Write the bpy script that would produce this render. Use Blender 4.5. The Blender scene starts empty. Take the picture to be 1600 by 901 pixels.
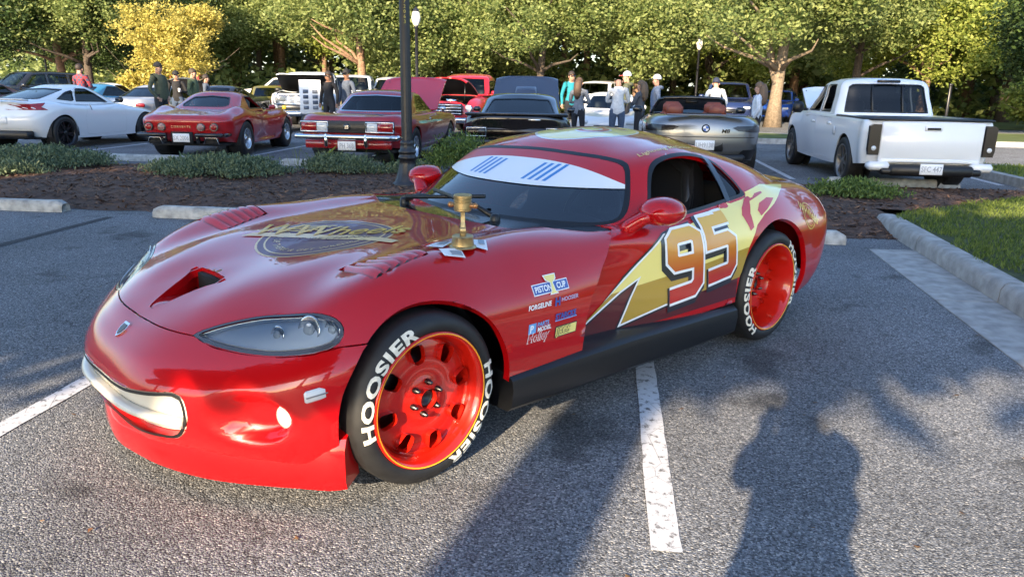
import bpy, bmesh, math, random
import numpy as np
from mathutils import Vector, Matrix, Euler
from mathutils.bvhtree import BVHTree
rad = math.radians
SC = bpy.context.scene
COL = SC.collection

# ------------------------------------------------------------------ camera
CAM_POS = (0.0, 0.0, 1.406)
CAM_YAW, CAM_PITCH, CAM_ROLL = 0.1251, 0.2621, 0.0158      # left of the stall direction, down, roll
def setup_camera():
    cd = bpy.data.cameras.new('camera'); co = bpy.data.objects.new('camera', cd); COL.objects.link(co)
    cd.sensor_width = 36.0; cd.lens = 36.0 * 1176.4 / 1600.0; cd.clip_start = 0.05; cd.clip_end = 600
    c, s = math.cos(CAM_YAW), math.sin(CAM_YAW); cp, sp = math.cos(CAM_PITCH), math.sin(CAM_PITCH)
    r = Vector((c, s, 0)); fw = Vector((-s * cp, c * cp, -sp)); up = r.cross(fw)
    cr, sr = math.cos(CAM_ROLL), math.sin(CAM_ROLL)
    r2 = r * cr + up * sr; up2 = up * cr - r * sr
    m = Matrix((r2, up2, -fw)).transposed().to_4x4(); m.translation = Vector(CAM_POS)
    co.matrix_world = m; SC.camera = co
setup_camera()

# ------------------------------------------------------------------ light
SUN_EL = rad(21.5)
SUN_TRAVEL_AZ = rad(14.4)            # light travels towards +Y, a little to +X
def setup_light():
    w = bpy.data.worlds.new('World'); SC.world = w; w.use_nodes = True
    nt = w.node_tree; bg = nt.nodes['Background']
    sky = nt.nodes.new('ShaderNodeTexSky'); sky.sky_type = 'NISHITA'; sky.sun_disc = False
    sky.sun_elevation = SUN_EL; sky.sun_rotation = math.pi + SUN_TRAVEL_AZ
    sky.air_density = 1.0; sky.dust_density = 1.0; sky.ozone_density = 3.0
    nt.links.new(sky.outputs[0], bg.inputs[0]); bg.inputs[1].default_value = 0.15
    ld = bpy.data.lights.new('sun', 'SUN'); ld.energy = 5.0; ld.angle = rad(0.55); ld.color = (1.0, 0.79, 0.53)
    lo = bpy.data.objects.new('sun', ld); COL.objects.link(lo)
    d = Vector((math.sin(SUN_TRAVEL_AZ) * math.cos(SUN_EL), math.cos(SUN_TRAVEL_AZ) * math.cos(SUN_EL), -math.sin(SUN_EL)))
    lo.rotation_euler = d.to_track_quat('-Z', 'Y').to_euler(); lo.location = (-8, -30, 20)
    SC.view_settings.view_transform = 'Standard'; SC.view_settings.look = 'None'
    SC.view_settings.exposure = 1.65; SC.view_settings.gamma = 1.0
    SC.view_settings.use_curve_mapping = False
    SC.render.engine = 'CYCLES'
    SC.cycles.max_bounces = 8; SC.cycles.transparent_max_bounces = 16
setup_light()
# ================================================================== helpers
RND = random.Random(7)
NR = np.random.RandomState(11)
_mats = {}
def mat(name, col=(0.5, 0.5, 0.5), rough=0.5, metal=0.0, coat=0.0, emit=0, noise=None, bump=None, spec=0.5, coatr=0.03):
    """principled material; noise=(scale, amount) varies the colour, bump=(scale, strength) the relief"""
    if name in _mats: return _mats[name]
    m = bpy.data.materials.new(name); m.use_nodes = True; nt = m.node_tree; b = nt.nodes['Principled BSDF']
    b.inputs['Base Color'].default_value = (*col, 1); b.inputs['Roughness'].default_value = rough
    b.inputs['Metallic'].default_value = metal; b.inputs['Coat Weight'].default_value = coat
    b.inputs['Coat Roughness'].default_value = coatr; b.inputs['Specular IOR Level'].default_value = spec
    if emit:
        b.inputs['Emission Color'].default_value = (*col, 1); b.inputs['Emission Strength'].default_value = emit
    if noise or bump:
        tc = nt.nodes.new('ShaderNodeTexCoord')
    if noise:
        n = nt.nodes.new('ShaderNodeTexNoise'); n.inputs['Scale'].default_value = noise[0]; n.inputs['Detail'].default_value = 6
        nt.links.new(tc.outputs['Object'], n.inputs['Vector'])
        mr = nt.nodes.new('ShaderNodeMapRange'); mr.inputs['From Min'].default_value = 0.3; mr.inputs['From Max'].default_value = 0.7
        mr.inputs['To Min'].default_value = 1 - noise[1]; mr.inputs['To Max'].default_value = 1 + noise[1]
        nt.links.new(n.outputs['Fac'], mr.inputs['Value'])
        mx = nt.nodes.new('ShaderNodeVectorMath'); mx.operation = 'SCALE'; mx.inputs[0].default_value = col
        nt.links.new(mr.outputs[0], mx.inputs['Scale']); nt.links.new(mx.outputs[0], b.inputs['Base Color'])
    if bump:
        n2 = nt.nodes.new('ShaderNodeTexNoise'); n2.inputs['Scale'].default_value = bump[0]; n2.inputs['Detail'].default_value = 4
        nt.links.new(tc.outputs['Object'], n2.inputs['Vector'])
        bp = nt.nodes.new('ShaderNodeBump'); bp.inputs['Strength'].default_value = bump[1]; bp.inputs['Distance'].default_value = 0.02
        nt.links.new(n2.outputs['Fac'], bp.inputs['Height']); nt.links.new(bp.outputs[0], b.inputs['Normal'])
    _mats[name] = m
    return m

def glass_mat(name, tint=(0.55, 0.62, 0.62), rough=0.0, ior=1.5):
    """thin pane: fresnel mirror over tinted see-through"""
    if name in _mats: return _mats[name]
    m = bpy.data.materials.new(name); m.use_nodes = True; nt = m.node_tree
    for n in list(nt.nodes): nt.nodes.remove(n)
    o = nt.nodes.new('ShaderNodeOutputMaterial'); mx = nt.nodes.new('ShaderNodeMixShader'); fr = nt.nodes.new('ShaderNodeFresnel')
    fr.inputs[0].default_value = ior
    tr = nt.nodes.new('ShaderNodeBsdfTransparent'); tr.inputs[0].default_value = (*tint, 1)
    gl = nt.nodes.new('ShaderNodeBsdfGlossy'); gl.inputs['Roughness'].default_value = rough
    nt.links.new(fr.outputs[0], mx.inputs[0]); nt.links.new(tr.outputs[0], mx.inputs[1]); nt.links.new(gl.outputs[0], mx.inputs[2])
    nt.links.new(mx.outputs[0], o.inputs[0]); _mats[name] = m
    return m

def tag(o, label=None, cat=None, group=None, kind=None):
    if label: o['label'] = label
    if cat: o['category'] = cat
    if group: o['group'] = group
    if kind: o['kind'] = kind
    return o

def thing(name, loc=(0, 0, 0), rz=0.0, label=None, cat=None, group=None):
    o = bpy.data.objects.new(name, None); COL.objects.link(o); o.location = loc; o.rotation_euler = (0, 0, rz)
    o.empty_display_size = 0.2
    return tag(o, label, cat, group)

def obj(name, g, m, parent=None, smooth=True, sharp=None, loc=None, rot=None):
    """g: (V, F) or (V, F, material index per face)"""
    me = bpy.data.meshes.new(name)
    V = [tuple(map(float, v)) for v in g[0]]
    me.from_pydata(V, [], [tuple(int(i) for i in f) for f in g[1]])
    ms = m if isinstance(m, (list, tuple)) else [m]
    for x in ms: me.materials.append(x)
    if len(g) > 2 and len(me.polygons) == len(g[2]): me.polygons.foreach_set('material_index', list(g[2]))
    if smooth:
        me.polygons.foreach_set('use_smooth', [True] * len(me.polygons))
        if sharp: me.set_sharp_from_angle(angle=rad(sharp))
    me.update()
    o = bpy.data.objects.new(name, me); COL.objects.link(o)
    if parent: o.parent = parent
    if loc is not None: o.location = loc
    if rot is not None: o.rotation_euler = rot
    return o

def copy_tree(o, parent=None):
    c = o.copy(); COL.objects.link(c); c.parent = parent
    for ch in list(o.children): copy_tree(ch, c)
    return c

# ---- shapes: every one returns (V, F) -------------------------------------------------
def join(*gs):
    V = []; F = []
    for g in gs:
        n = len(V); V += [tuple(v) for v in g[0]]; F += [tuple(i + n for i in f) for f in g[1]]
    return V, F

def xf(g, loc=(0, 0, 0), rot=(0, 0, 0), scale=(1, 1, 1)):
    m = Matrix.LocRotScale(Vector(loc), Euler(rot), Vector(scale))
    return [tuple(m @ Vector(v)) for v in g[0]], g[1]

def mir(g):
    return [(v[0], -v[1], v[2]) for v in g[0]], [tuple(reversed(f)) for f in g[1]]

def box(sx, sy, sz, b=0.0, c=(0, 0, 0)):
    """chamfered box of full sizes centred at c"""
    hx, hy, hz = sx / 2, sy / 2, sz / 2
    if b <= 0:
        V = [(x, y, z) for x in (-hx, hx) for y in (-hy, hy) for z in (-hz, hz)]
        F = [(0, 1, 3, 2), (4, 6, 7, 5), (0, 4, 5, 1), (2, 3, 7, 6), (0, 2, 6, 4), (1, 5, 7, 3)]
    else:
        b = min(b, hx * .95, hy * .95, hz * .95); V = []; ix = {}
        for sxn in (-1, 1):
            for syn in (-1, 1):
                for szn in (-1, 1):
                    for a in range(3):
                        p = [sxn * (hx - b), syn * (hy - b), szn * (hz - b)]
                        p[a] = (sxn * hx, syn * hy, szn * hz)[a]
                        ix[(sxn, syn, szn, a)] = len(V); V.append(tuple(p))
        F = []
        for a in range(3):
            o1, o2 = [(1, 2), (2, 0), (0, 1)][a]
            for s in (-1, 1):
                def k(u, v):
                    q = [0, 0, 0]; q[a] = s; q[o1] = u; q[o2] = v; return ix[(*q, a)]
                f = [k(-1, -1), k(1, -1), k(1, 1), k(-1, 1)]
                F.append(tuple(f if s > 0 else f[::-1]))
        for a in range(3):
            o1, o2 = [(1, 2), (2, 0), (0, 1)][a]
            for s1 in (-1, 1):
                for s2 in (-1, 1):
                    q0 = [0, 0, 0]; q0[o1] = s1; q0[o2] = s2; q1 = q0[:]; q0[a] = -1; q1[a] = 1
                    f = [ix[(*q0, o1)], ix[(*q1, o1)], ix[(*q1, o2)], ix[(*q0, o2)]]
                    F.append(tuple(f if s1 * s2 < 0 else f[::-1]))
        for sxn in (-1, 1):
            for syn in (-1, 1):
                for szn in (-1, 1):
                    f = [ix[(sxn, syn, szn, a)] for a in range(3)]
                    F.append(tuple(f if sxn * syn * szn > 0 else f[::-1]))
    return [(v[0] + c[0], v[1] + c[1], v[2] + c[2]) for v in V], F

def lathe(prof, n=24, axis='z', a0=0.0, a1=2 * math.pi):
    """prof: list of (radius, height) swept round an axis"""
    full = abs(a1 - a0 - 2 * math.pi) < 1e-6; V = []; F = []; k = len(prof); m = n if full else n + 1
    for i in range(m):
        a = a0 + (a1 - a0) * i / n; c, s = math.cos(a), math.sin(a)
        for r, h in prof:
            V.append((r * c, r * s, h) if axis == 'z' else ((r * c, h, r * s) if axis == 'y' else (h, r * c, r * s)))
    for i in range(n):
        j = (i + 1) % m
        for q in range(k - 1):
            f = (i * k + q, j * k + q, j * k + q + 1, i * k + q + 1)
            F.append(f if axis != 'y' else f[::-1])
    return V, F

def tube(pts, r, n=8, cap=True, flat=1.0):
    """round bar through pts; r one radius or one per point"""
    P = [Vector(p) for p in pts]; rs = r if isinstance(r, (list, tuple)) else [r] * len(P); V = []; F = []
    up = Vector((0, 0, 1)); prev = None
    for i, p in enumerate(P):
        d = (P[min(i + 1, len(P) - 1)] - P[max(i - 1, 0)]).normalized()
        if prev is None:
            a = d.cross(up)
            if a.length < 1e-3: a = d.cross(Vector((1, 0, 0)))
            a.normalize()
        else:
            a = (prev - d * prev.dot(d)).normalized()
        prev = a; b = d.cross(a)
        for k in range(n):
            t = 2 * math.pi * k / n
            V.append(tuple(p + a * (rs[i] * math.cos(t)) + b * (rs[i] * flat * math.sin(t))))
    for i in range(len(P) - 1):
        for k in range(n):
            F.append((i * n + k, i * n + (k + 1) % n, (i + 1) * n + (k + 1) % n, (i + 1) * n + k))
    if cap:
        F.append(tuple(range(n - 1, -1, -1))); F.append(tuple((len(P) - 1) * n + k for k in range(n)))
    return V, F

def prism(poly, h0, h1, axis='z'):
    """poly extruded along an axis; poly = (a,b): z->(x,y)  y->(x,z)  x->(y,z)"""
    n = len(poly)
    def p(a, b, h): return (a, b, h) if axis == 'z' else ((a, h, b) if axis == 'y' else (h, a, b))
    V = [p(a, b, h0) for a, b in poly] + [p(a, b, h1) for a, b in poly]
    F = [tuple(range(n - 1, -1, -1)), tuple(range(n, 2 * n))] + [(i, (i + 1) % n, (i + 1) % n + n, i + n) for i in range(n)]
    return V, F

def ball(r=1.0, n=12, m=8, c=(0, 0, 0), s=(1, 1, 1)):
    prof = [(math.sin(math.pi * i / m) * r, -math.cos(math.pi * i / m) * r) for i in range(m + 1)]
    prof[0] = (1e-4, -r); prof[-1] = (1e-4, r)
    V, F = lathe(prof, n)
    return [(v[0] * s[0] + c[0], v[1] * s[1] + c[1], v[2] * s[2] + c[2]) for v in V], F

def spline(pts, n=8, closed=False):
    P = [np.array(p, float) for p in pts]; out = []; k = len(P)
    for i in range(k if closed else k - 1):
        g = (lambda j: P[j % k]) if closed else (lambda j: P[min(max(j, 0), k - 1)])
        p0, p1, p2, p3 = g(i - 1), g(i), g(i + 1), g(i + 2)
        for t in range(n):
            t = t / n
            out.append(tuple(0.5 * (2 * p1 + (p2 - p0) * t + (2 * p0 - 5 * p1 + 4 * p2 - p3) * t * t + (3 * p1 - p0 - 3 * p2 + p3) * t ** 3)))
    if not closed: out.append(tuple(P[-1]))
    return out

# ---- smooth panels from a control net ---------------------------------------------------
def _herm(P, sub, g0=None, g1=None, ax=0):
    """cubic interpolation through the rows of P along axis ax; g0/g1 ghost rows"""
    P = np.moveaxis(np.asarray(P, float), ax, 0); n = len(P)
    a = g0 if g0 is not None else 2 * P[0] - P[1]; b = g1 if g1 is not None else 2 * P[-1] - P[-2]
    if g0 is not None: a = np.moveaxis(np.asarray(g0)[None], 0, 0)[0]
    Q = np.concatenate([a[None], P, b[None]])
    d = np.linalg.norm(np.diff(Q, axis=0), axis=-1).reshape(n + 1, -1).mean(1); d = np.maximum(d, 1e-4)
    sl = np.diff(Q, axis=0) / d[:, None, None]
    T = (sl[:-1] * d[1:, None, None] + sl[1:] * d[:-1, None, None]) / (d[:-1] + d[1:])[:, None, None]
    out = []
    for i in range(n - 1):
        k = sub[i] if isinstance(sub, (list, tuple)) else sub; h = d[i + 1]
        for j in range(k):
            t = j / k; h00 = 2 * t ** 3 - 3 * t * t + 1; h10 = t ** 3 - 2 * t * t + t; h01 = 1 - h00; h11 = t ** 3 - t * t
            out.append(h00 * P[i] + h10 * h * T[i] + h01 * P[i + 1] + h11 * h * T[i + 1])
    out.append(P[-1])
    return np.moveaxis(np.array(out), 0, ax)

FL = np.array([1, -1, 1.0])
def net_mesh(net, su, sv, both=True, top_closed=True):
    """net[row][col]: rows go up to the centre line, cols run front centre -> left side -> rear centre. Returns whole skin (V,F)"""
    N = np.array(net, float)
    A = _herm(N, sv, None, (N[-2] * FL) if top_closed else None, ax=0)
    A = _herm(A, su, A[:, 1] * FL, A[:, -2] * FL, ax=1) if True else A
    r, c = A.shape[:2]; V = A.reshape(-1, 3); F = []
    for i in range(r - 1):
        for j in range(c - 1):
            F.append((i * c + j, i * c + j + 1, (i + 1) * c + j + 1, (i + 1) * c + j))
    if both:
        n = len(V); V2 = V * FL
        V = np.concatenate([V, V2]); F = F + [tuple(q + n for q in reversed(f)) for f in F]
    V, F = weld(V, F)
    return V, F

def weld(V, F, eps=1e-5):
    V = np.asarray(V, float); key = {}; mp = np.zeros(len(V), int); out = []
    for i, k in enumerate(map(tuple, np.round(V / eps).astype(np.int64))):
        if k not in key: key[k] = len(out); out.append(V[i])
        mp[i] = key[k]
    F2 = []
    for f in F:
        g = []
        for q in f:
            q = int(mp[q])
            if not g or g[-1] != q: g.append(q)
        if len(g) > 2 and g[0] == g[-1]: g.pop()
        if len(g) >= 3: F2.append(tuple(g))
    return np.array(out), F2

def clean(V, F):
    used = sorted({i for f in F for i in f}); mp = {u: i for i, u in enumerate(used)}
    V = np.asarray(V)
    return (V[used] if len(used) else np.zeros((0, 3))), [tuple(mp[i] for i in f) for f in F]

def cut(g, fn):
    """split a skin along fn == 0; returns (part where fn < 0, part where fn > 0)"""
    V = np.asarray(g[0], float); F = g[1]; s = np.asarray(fn(V), float); s = np.where(np.abs(s) < 1e-7, 1e-7, s)
    neg = s < 0; VL = [v for v in V]; ins = []; outs = []; cache = {}
    for f in F:
        ng = [neg[i] for i in f]
        if all(ng): ins.append(f); continue
        if not any(ng): outs.append(f); continue
        a = []; b = []
        for k in range(len(f)):
            i, j = f[k], f[(k + 1) % len(f)]
            (a if neg[i] else b).append(i)
            if neg[i] != neg[j]:
                e = (i, j) if i < j else (j, i)
                if e not in cache:
                    t = s[e[0]] / (s[e[0]] - s[e[1]]); t = min(max(t, 0.02), 0.98)
                    cache[e] = len(VL); VL.append(V[e[0]] * (1 - t) + V[e[1]] * t)
                a.append(cache[e]); b.append(cache[e])
        if len(a) > 2: ins.append(tuple(a))
        if len(b) > 2: outs.append(tuple(b))
    VA = np.array(VL)
    return clean(VA, ins), clean(VA, outs)

def pdist(pts, poly):
    """signed distance of 2-D points to a closed polygon, negative inside"""
    P = np.asarray(pts, float); Q = np.asarray(poly, float); n = len(Q); d = np.full(len(P), 1e9); inside = np.zeros(len(P), bool)
    for i in range(n):
        a = Q[i]; b = Q[(i + 1) % n]; e = b - a; w = P - a
        t = np.clip((w @ e) / max(e @ e, 1e-12), 0, 1)
        d = np.minimum(d, np.linalg.norm(w - t[:, None] * e, axis=1))
        c = ((a[1] > P[:, 1]) != (b[1] > P[:, 1]))
        with np.errstate(divide='ignore', invalid='ignore'):
            x = (b[0] - a[0]) * (P[:, 1] - a[1]) / (b[1] - a[1] + 1e-15) + a[0]
        inside ^= c & (P[:, 0] < x)
    return np.where(inside, -d, d)

def vnormals(V, F):
    V = np.asarray(V, float); N = np.zeros_like(V); by = {}
    for f in F: by.setdefault(len(f), []).append(f)
    for k, L in by.items():
        A = np.array(L); n = np.zeros((len(A), 3))
        for q in range(1, k - 1): n += np.cross(V[A[:, q]] - V[A[:, 0]], V[A[:, q + 1]] - V[A[:, 0]])
        for q in range(k): np.add.at(N, A[:, q], n)
    L = np.linalg.norm(N, axis=1); L[L == 0] = 1
    return N / L[:, None]

def panel(g, depth=0.012, gap=0.0015, only=None):
    """give a skin a turned-in edge so that the joint beside it reads as a real gap"""
    V = np.array(g[0], float); F = list(g[1])
    if len(F) == 0: return V, F
    N = vnormals(V, F); ed = {}
    for f in F:
        for k in range(len(f)):
            i, j = f[k], f[(k + 1) % len(f)]; e = (min(i, j), max(i, j)); ed.setdefault(e, []).append((i, j))
    B = [v[0] for v in ed.values() if len(v) == 1]
    if only is not None: B = [(i, j) for i, j in B if only(V[i]) and only(V[j])]
    mv = {}
    for i, j in B:
        e = V[j] - V[i]; n = N[i] + N[j]; w = np.array([n[1] * e[2] - n[2] * e[1], n[2] * e[0] - n[0] * e[2], n[0] * e[1] - n[1] * e[0]]); L = math.sqrt(w @ w)
        if L > 1e-9:
            w /= L
            for q in (i, j): mv[q] = mv.get(q, np.zeros(3)) + w
    for q, w in mv.items():
        L = np.linalg.norm(w)
        if L > 1e-6: V[q] = V[q] + w / L * gap
    VL = [v for v in V]; mp = {}
    for i, j in B:
        for q in (i, j):
            if q not in mp:
                mp[q] = (len(VL), len(VL) + 1); VL.append(V[q]); VL.append(V[q] - N[q] * depth)
    for i, j in B:
        F.append((mp[j][0], mp[i][0], mp[i][1], mp[j][1]))
    return np.array(VL), F

def offset(g, d):
    N = vnormals(g[0], g[1]); return np.asarray(g[0]) + N * d, g[1]

def bvh_of(*gs):
    V = []; F = []
    for g in gs:
        n = len(V); V += [tuple(map(float, v)) for v in g[0]]; F += [tuple(i + n for i in f) for f in g[1]]
    return BVHTree.FromPolygons([Vector(v) for v in V], F)

# ---- flat print: letters and cut shapes laid on a skin ------------------------------------
_txt = {}
def text2d(s, size=1.0, bold=0.0, shear=0.0, align='CENTER', sx=1.0, space=1.0):
    """letters as flat triangles in (s,t); unit cap height about 0.7*size"""
    key = (s, size, bold, shear, align, sx, space)
    if key in _txt: return _txt[key]
    cu = bpy.data.curves.new('letters', 'FONT'); cu.body = s; cu.size = size; cu.offset = bold * size; cu.shear = shear
    cu.align_x = align; cu.resolution_u = 3; cu.space_character = space; cu.fill_mode = 'FRONT'
    o = bpy.data.objects.new('letters', cu); COL.objects.link(o)
    me = o.to_mesh()
    V = [(v.co.x * sx, v.co.y) for v in me.vertices]; F = [tuple(p.vertices) for p in me.polygons]
    o.to_mesh_clear(); bpy.data.objects.remove(o); bpy.data.curves.remove(cu)
    _txt[key] = (V, F)
    return V, F

def poly2d(pts):
    return [tuple(p) for p in pts], [tuple(range(len(pts)))]

def dice2d(g, step):
    """cut flat shapes on a square lattice so they can bend over a curved skin"""
    bm = bmesh.new(); vs = [bm.verts.new((a, b, 0)) for a, b in g[0]]
    for f in g[1]:
        try: bm.faces.new([vs[i] for i in f])
        except ValueError: pass
    if not bm.faces: return [], []
    xs = [v.co.x for v in bm.verts]; ys = [v.co.y for v in bm.verts]
    for ax, lo, hi in ((0, min(xs), max(xs)), (1, min(ys), max(ys))):
        t = math.floor(lo / step) * step + step * 0.5037
        while t < hi:
            co = Vector((t, 0, 0)) if ax == 0 else Vector((0, t, 0)); no = Vector((1, 0, 0)) if ax == 0 else Vector((0, 1, 0))
            bmesh.ops.bisect_plane(bm, geom=bm.verts[:] + bm.edges[:] + bm.faces[:], plane_co=co, plane_no=no)
            t += step
    bmesh.ops.triangulate(bm, faces=bm.faces[:])
    bm.verts.index_update()
    V = [(v.co.x, v.co.y) for v in bm.verts]; F = [tuple(v.index for v in f.verts) for f in bm.faces]; bm.free()
    return V, F

def lay(g, to3d, direction, tree, off=0.0015, step=0.04):
    """lay a flat print on a skin: to3d maps (s,t) to a point in front of it, direction looks at it"""
    if step: g = dice2d(g, step)
    d = Vector(direction).normalized(); V = []; ok = []
    for a, b in g[0]:
        p = Vector(to3d(a, b)); h, n, i, dist = tree.ray_cast(p, d)
        if h is None: V.append((0, 0, 0)); ok.append(False)
        else:
            if n.dot(d) > 0: n = -n
            V.append(tuple(h + n * off)); ok.append(True)
    F = [f for f in g[1] if all(ok[i] for i in f)]
    return clean(V, F) if F else ([], [])
def obj_np(name, V, Fq, m, parent=None, smooth=False, mi=None):
    """fast mesh from arrays; Fq (n,k)"""
    me = bpy.data.meshes.new(name); n, k = Fq.shape
    me.vertices.add(len(V)); me.vertices.foreach_set('co', np.asarray(V, np.float32).ravel())
    me.loops.add(n * k); me.loops.foreach_set('vertex_index', np.asarray(Fq, np.int32).ravel())
    me.polygons.add(n); me.polygons.foreach_set('loop_start', np.arange(0, n * k, k, dtype=np.int32))
    for x in (m if isinstance(m, (list, tuple)) else [m]): me.materials.append(x)
    if mi is not None: me.polygons.foreach_set('material_index', np.asarray(mi, np.int32))
    me.polygons.foreach_set('use_smooth', np.full(n, smooth)); me.update(calc_edges=True); me.validate()
    o = bpy.data.objects.new(name, me); COL.objects.link(o)
    if parent: o.parent = parent
    return o

def leaf_mat(name, c0, c1, trans=0.35, rough=0.55):
    """leaves: colour differs leaf by leaf, light passes through"""
    if name in _mats: return _mats[name]
    m = bpy.data.materials.new(name); m.use_nodes = True; nt = m.node_tree
    for n in list(nt.nodes): nt.nodes.remove(n)
    o = nt.nodes.new('ShaderNodeOutputMaterial'); g = nt.nodes.new('ShaderNodeNewGeometry'); cr = nt.nodes.new('ShaderNodeValToRGB')
    cr.color_ramp.elements[0].color = (*c0, 1); cr.color_ramp.elements[1].color = (*c1, 1)
    nt.links.new(g.outputs['Random Per Island'], cr.inputs[0])
    d = nt.nodes.new('ShaderNodeBsdfPrincipled'); d.inputs['Roughness'].default_value = rough; d.inputs['Specular IOR Level'].default_value = .35
    t = nt.nodes.new('ShaderNodeBsdfTranslucent'); mx = nt.nodes.new('ShaderNodeMixShader'); mx.inputs[0].default_value = trans
    nt.links.new(cr.outputs[0], d.inputs['Base Color']); nt.links.new(cr.outputs[0], t.inputs[0])
    nt.links.new(d.outputs[0], mx.inputs[1]); nt.links.new(t.outputs[0], mx.inputs[2]); nt.links.new(mx.outputs[0], o.inputs[0])
    _mats[name] = m
    return m

def leaf_cloud(C, per, spread, size, rs, flat=0.6, aspect=1.7):
    """C cluster centres -> leaf quads"""
    n = len(C) * per; P = np.repeat(C, per, 0) + rs.normal(0, 1, (n, 3)) * spread * np.array([1, 1, .75])
    a = rs.normal(0, 1, (n, 3)); a[:, 2] *= flat; a /= np.linalg.norm(a, axis=1)[:, None]
    b = rs.normal(0, 1, (n, 3)); b = np.cross(a, b); b /= np.linalg.norm(b, axis=1)[:, None] + 1e-9
    s = size * rs.uniform(.6, 1.35, n)[:, None]; l = a * s * aspect / 2; w = b * s / 2
    V = np.stack([P - l, P + w * 1.0 - l * .1, P + l, P - w * 1.0 - l * .1], 1).reshape(-1, 3)
    return V, np.arange(len(V)).reshape(-1, 4)

def crown_points(n, rx, ry, z0, z1, rs, lobes=9, hollow=.55):
    """cluster centres over several lobes filling a crown between z0 and z1"""
    H = (z1 - z0) / 2; L = []
    for k in range(lobes):
        a = 2 * math.pi * k / lobes + rs.uniform(-.4, .4); r = rs.uniform(.30, .70); zz = rs.uniform(-.62, .55)
        L.append((math.cos(a) * r * rx, math.sin(a) * r * ry, zz * H, rs.uniform(.34, .52)))
    L.append((0, 0, .45 * H, .55)); L.append((0, 0, -.1 * H, .5)); L = np.array(L)
    k = rs.randint(0, len(L), n); d = rs.normal(0, 1, (n, 3)); d /= np.linalg.norm(d, axis=1)[:, None]
    rr = (hollow + (1 - hollow) * rs.uniform(0, 1, n)) ; s = np.array([rx, ry, H])
    P = L[k, :3] + d * (rr * L[k, 3])[:, None] * s
    P[:, 2] = np.maximum(P[:, 2], -H * 1.02) + (z0 + z1) / 2
    return P

BARK = None
def trunk_geo(h, r, rs, limbs=7, fork=None, spread=2.5, lean=0.0):
    """tapered trunk with limbs reaching into the crown"""
    pts = []; n = 7
    for i in range(n):
        t = i / (n - 1); pts.append((lean * t * h + .10 * math.sin(3.1 * t + r * 9), .08 * math.sin(4.3 * t + 1), t * h))
    rad_ = [r * (1.45 if i == 0 else 1.0) * (1 - .62 * i / (n - 1)) for i in range(n)]
    g = [tube(pts, rad_, 9)]
    for k in range(limbs):
        t = rs.uniform(.38, .9); p = Vector(pts[min(n - 1, int(t * (n - 1)))]); a = rs.uniform(0, 2 * math.pi); L = spread * rs.uniform(.6, 1.2); u = rs.uniform(.35, .9)
        q = [p, p + Vector((math.cos(a) * L * .35, math.sin(a) * L * .35, L * .28 * u + .1)), p + Vector((math.cos(a + .2) * L * .75, math.sin(a + .2) * L * .75, L * .62 * u)), p + Vector((math.cos(a + .1) * L, math.sin(a + .1) * L, L * .95 * u))]
        rr = r * (1 - .6 * t) * .55; g.append(tube(q, [rr, rr * .75, rr * .45, rr * .15], 6))
    return join(*g)
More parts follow.
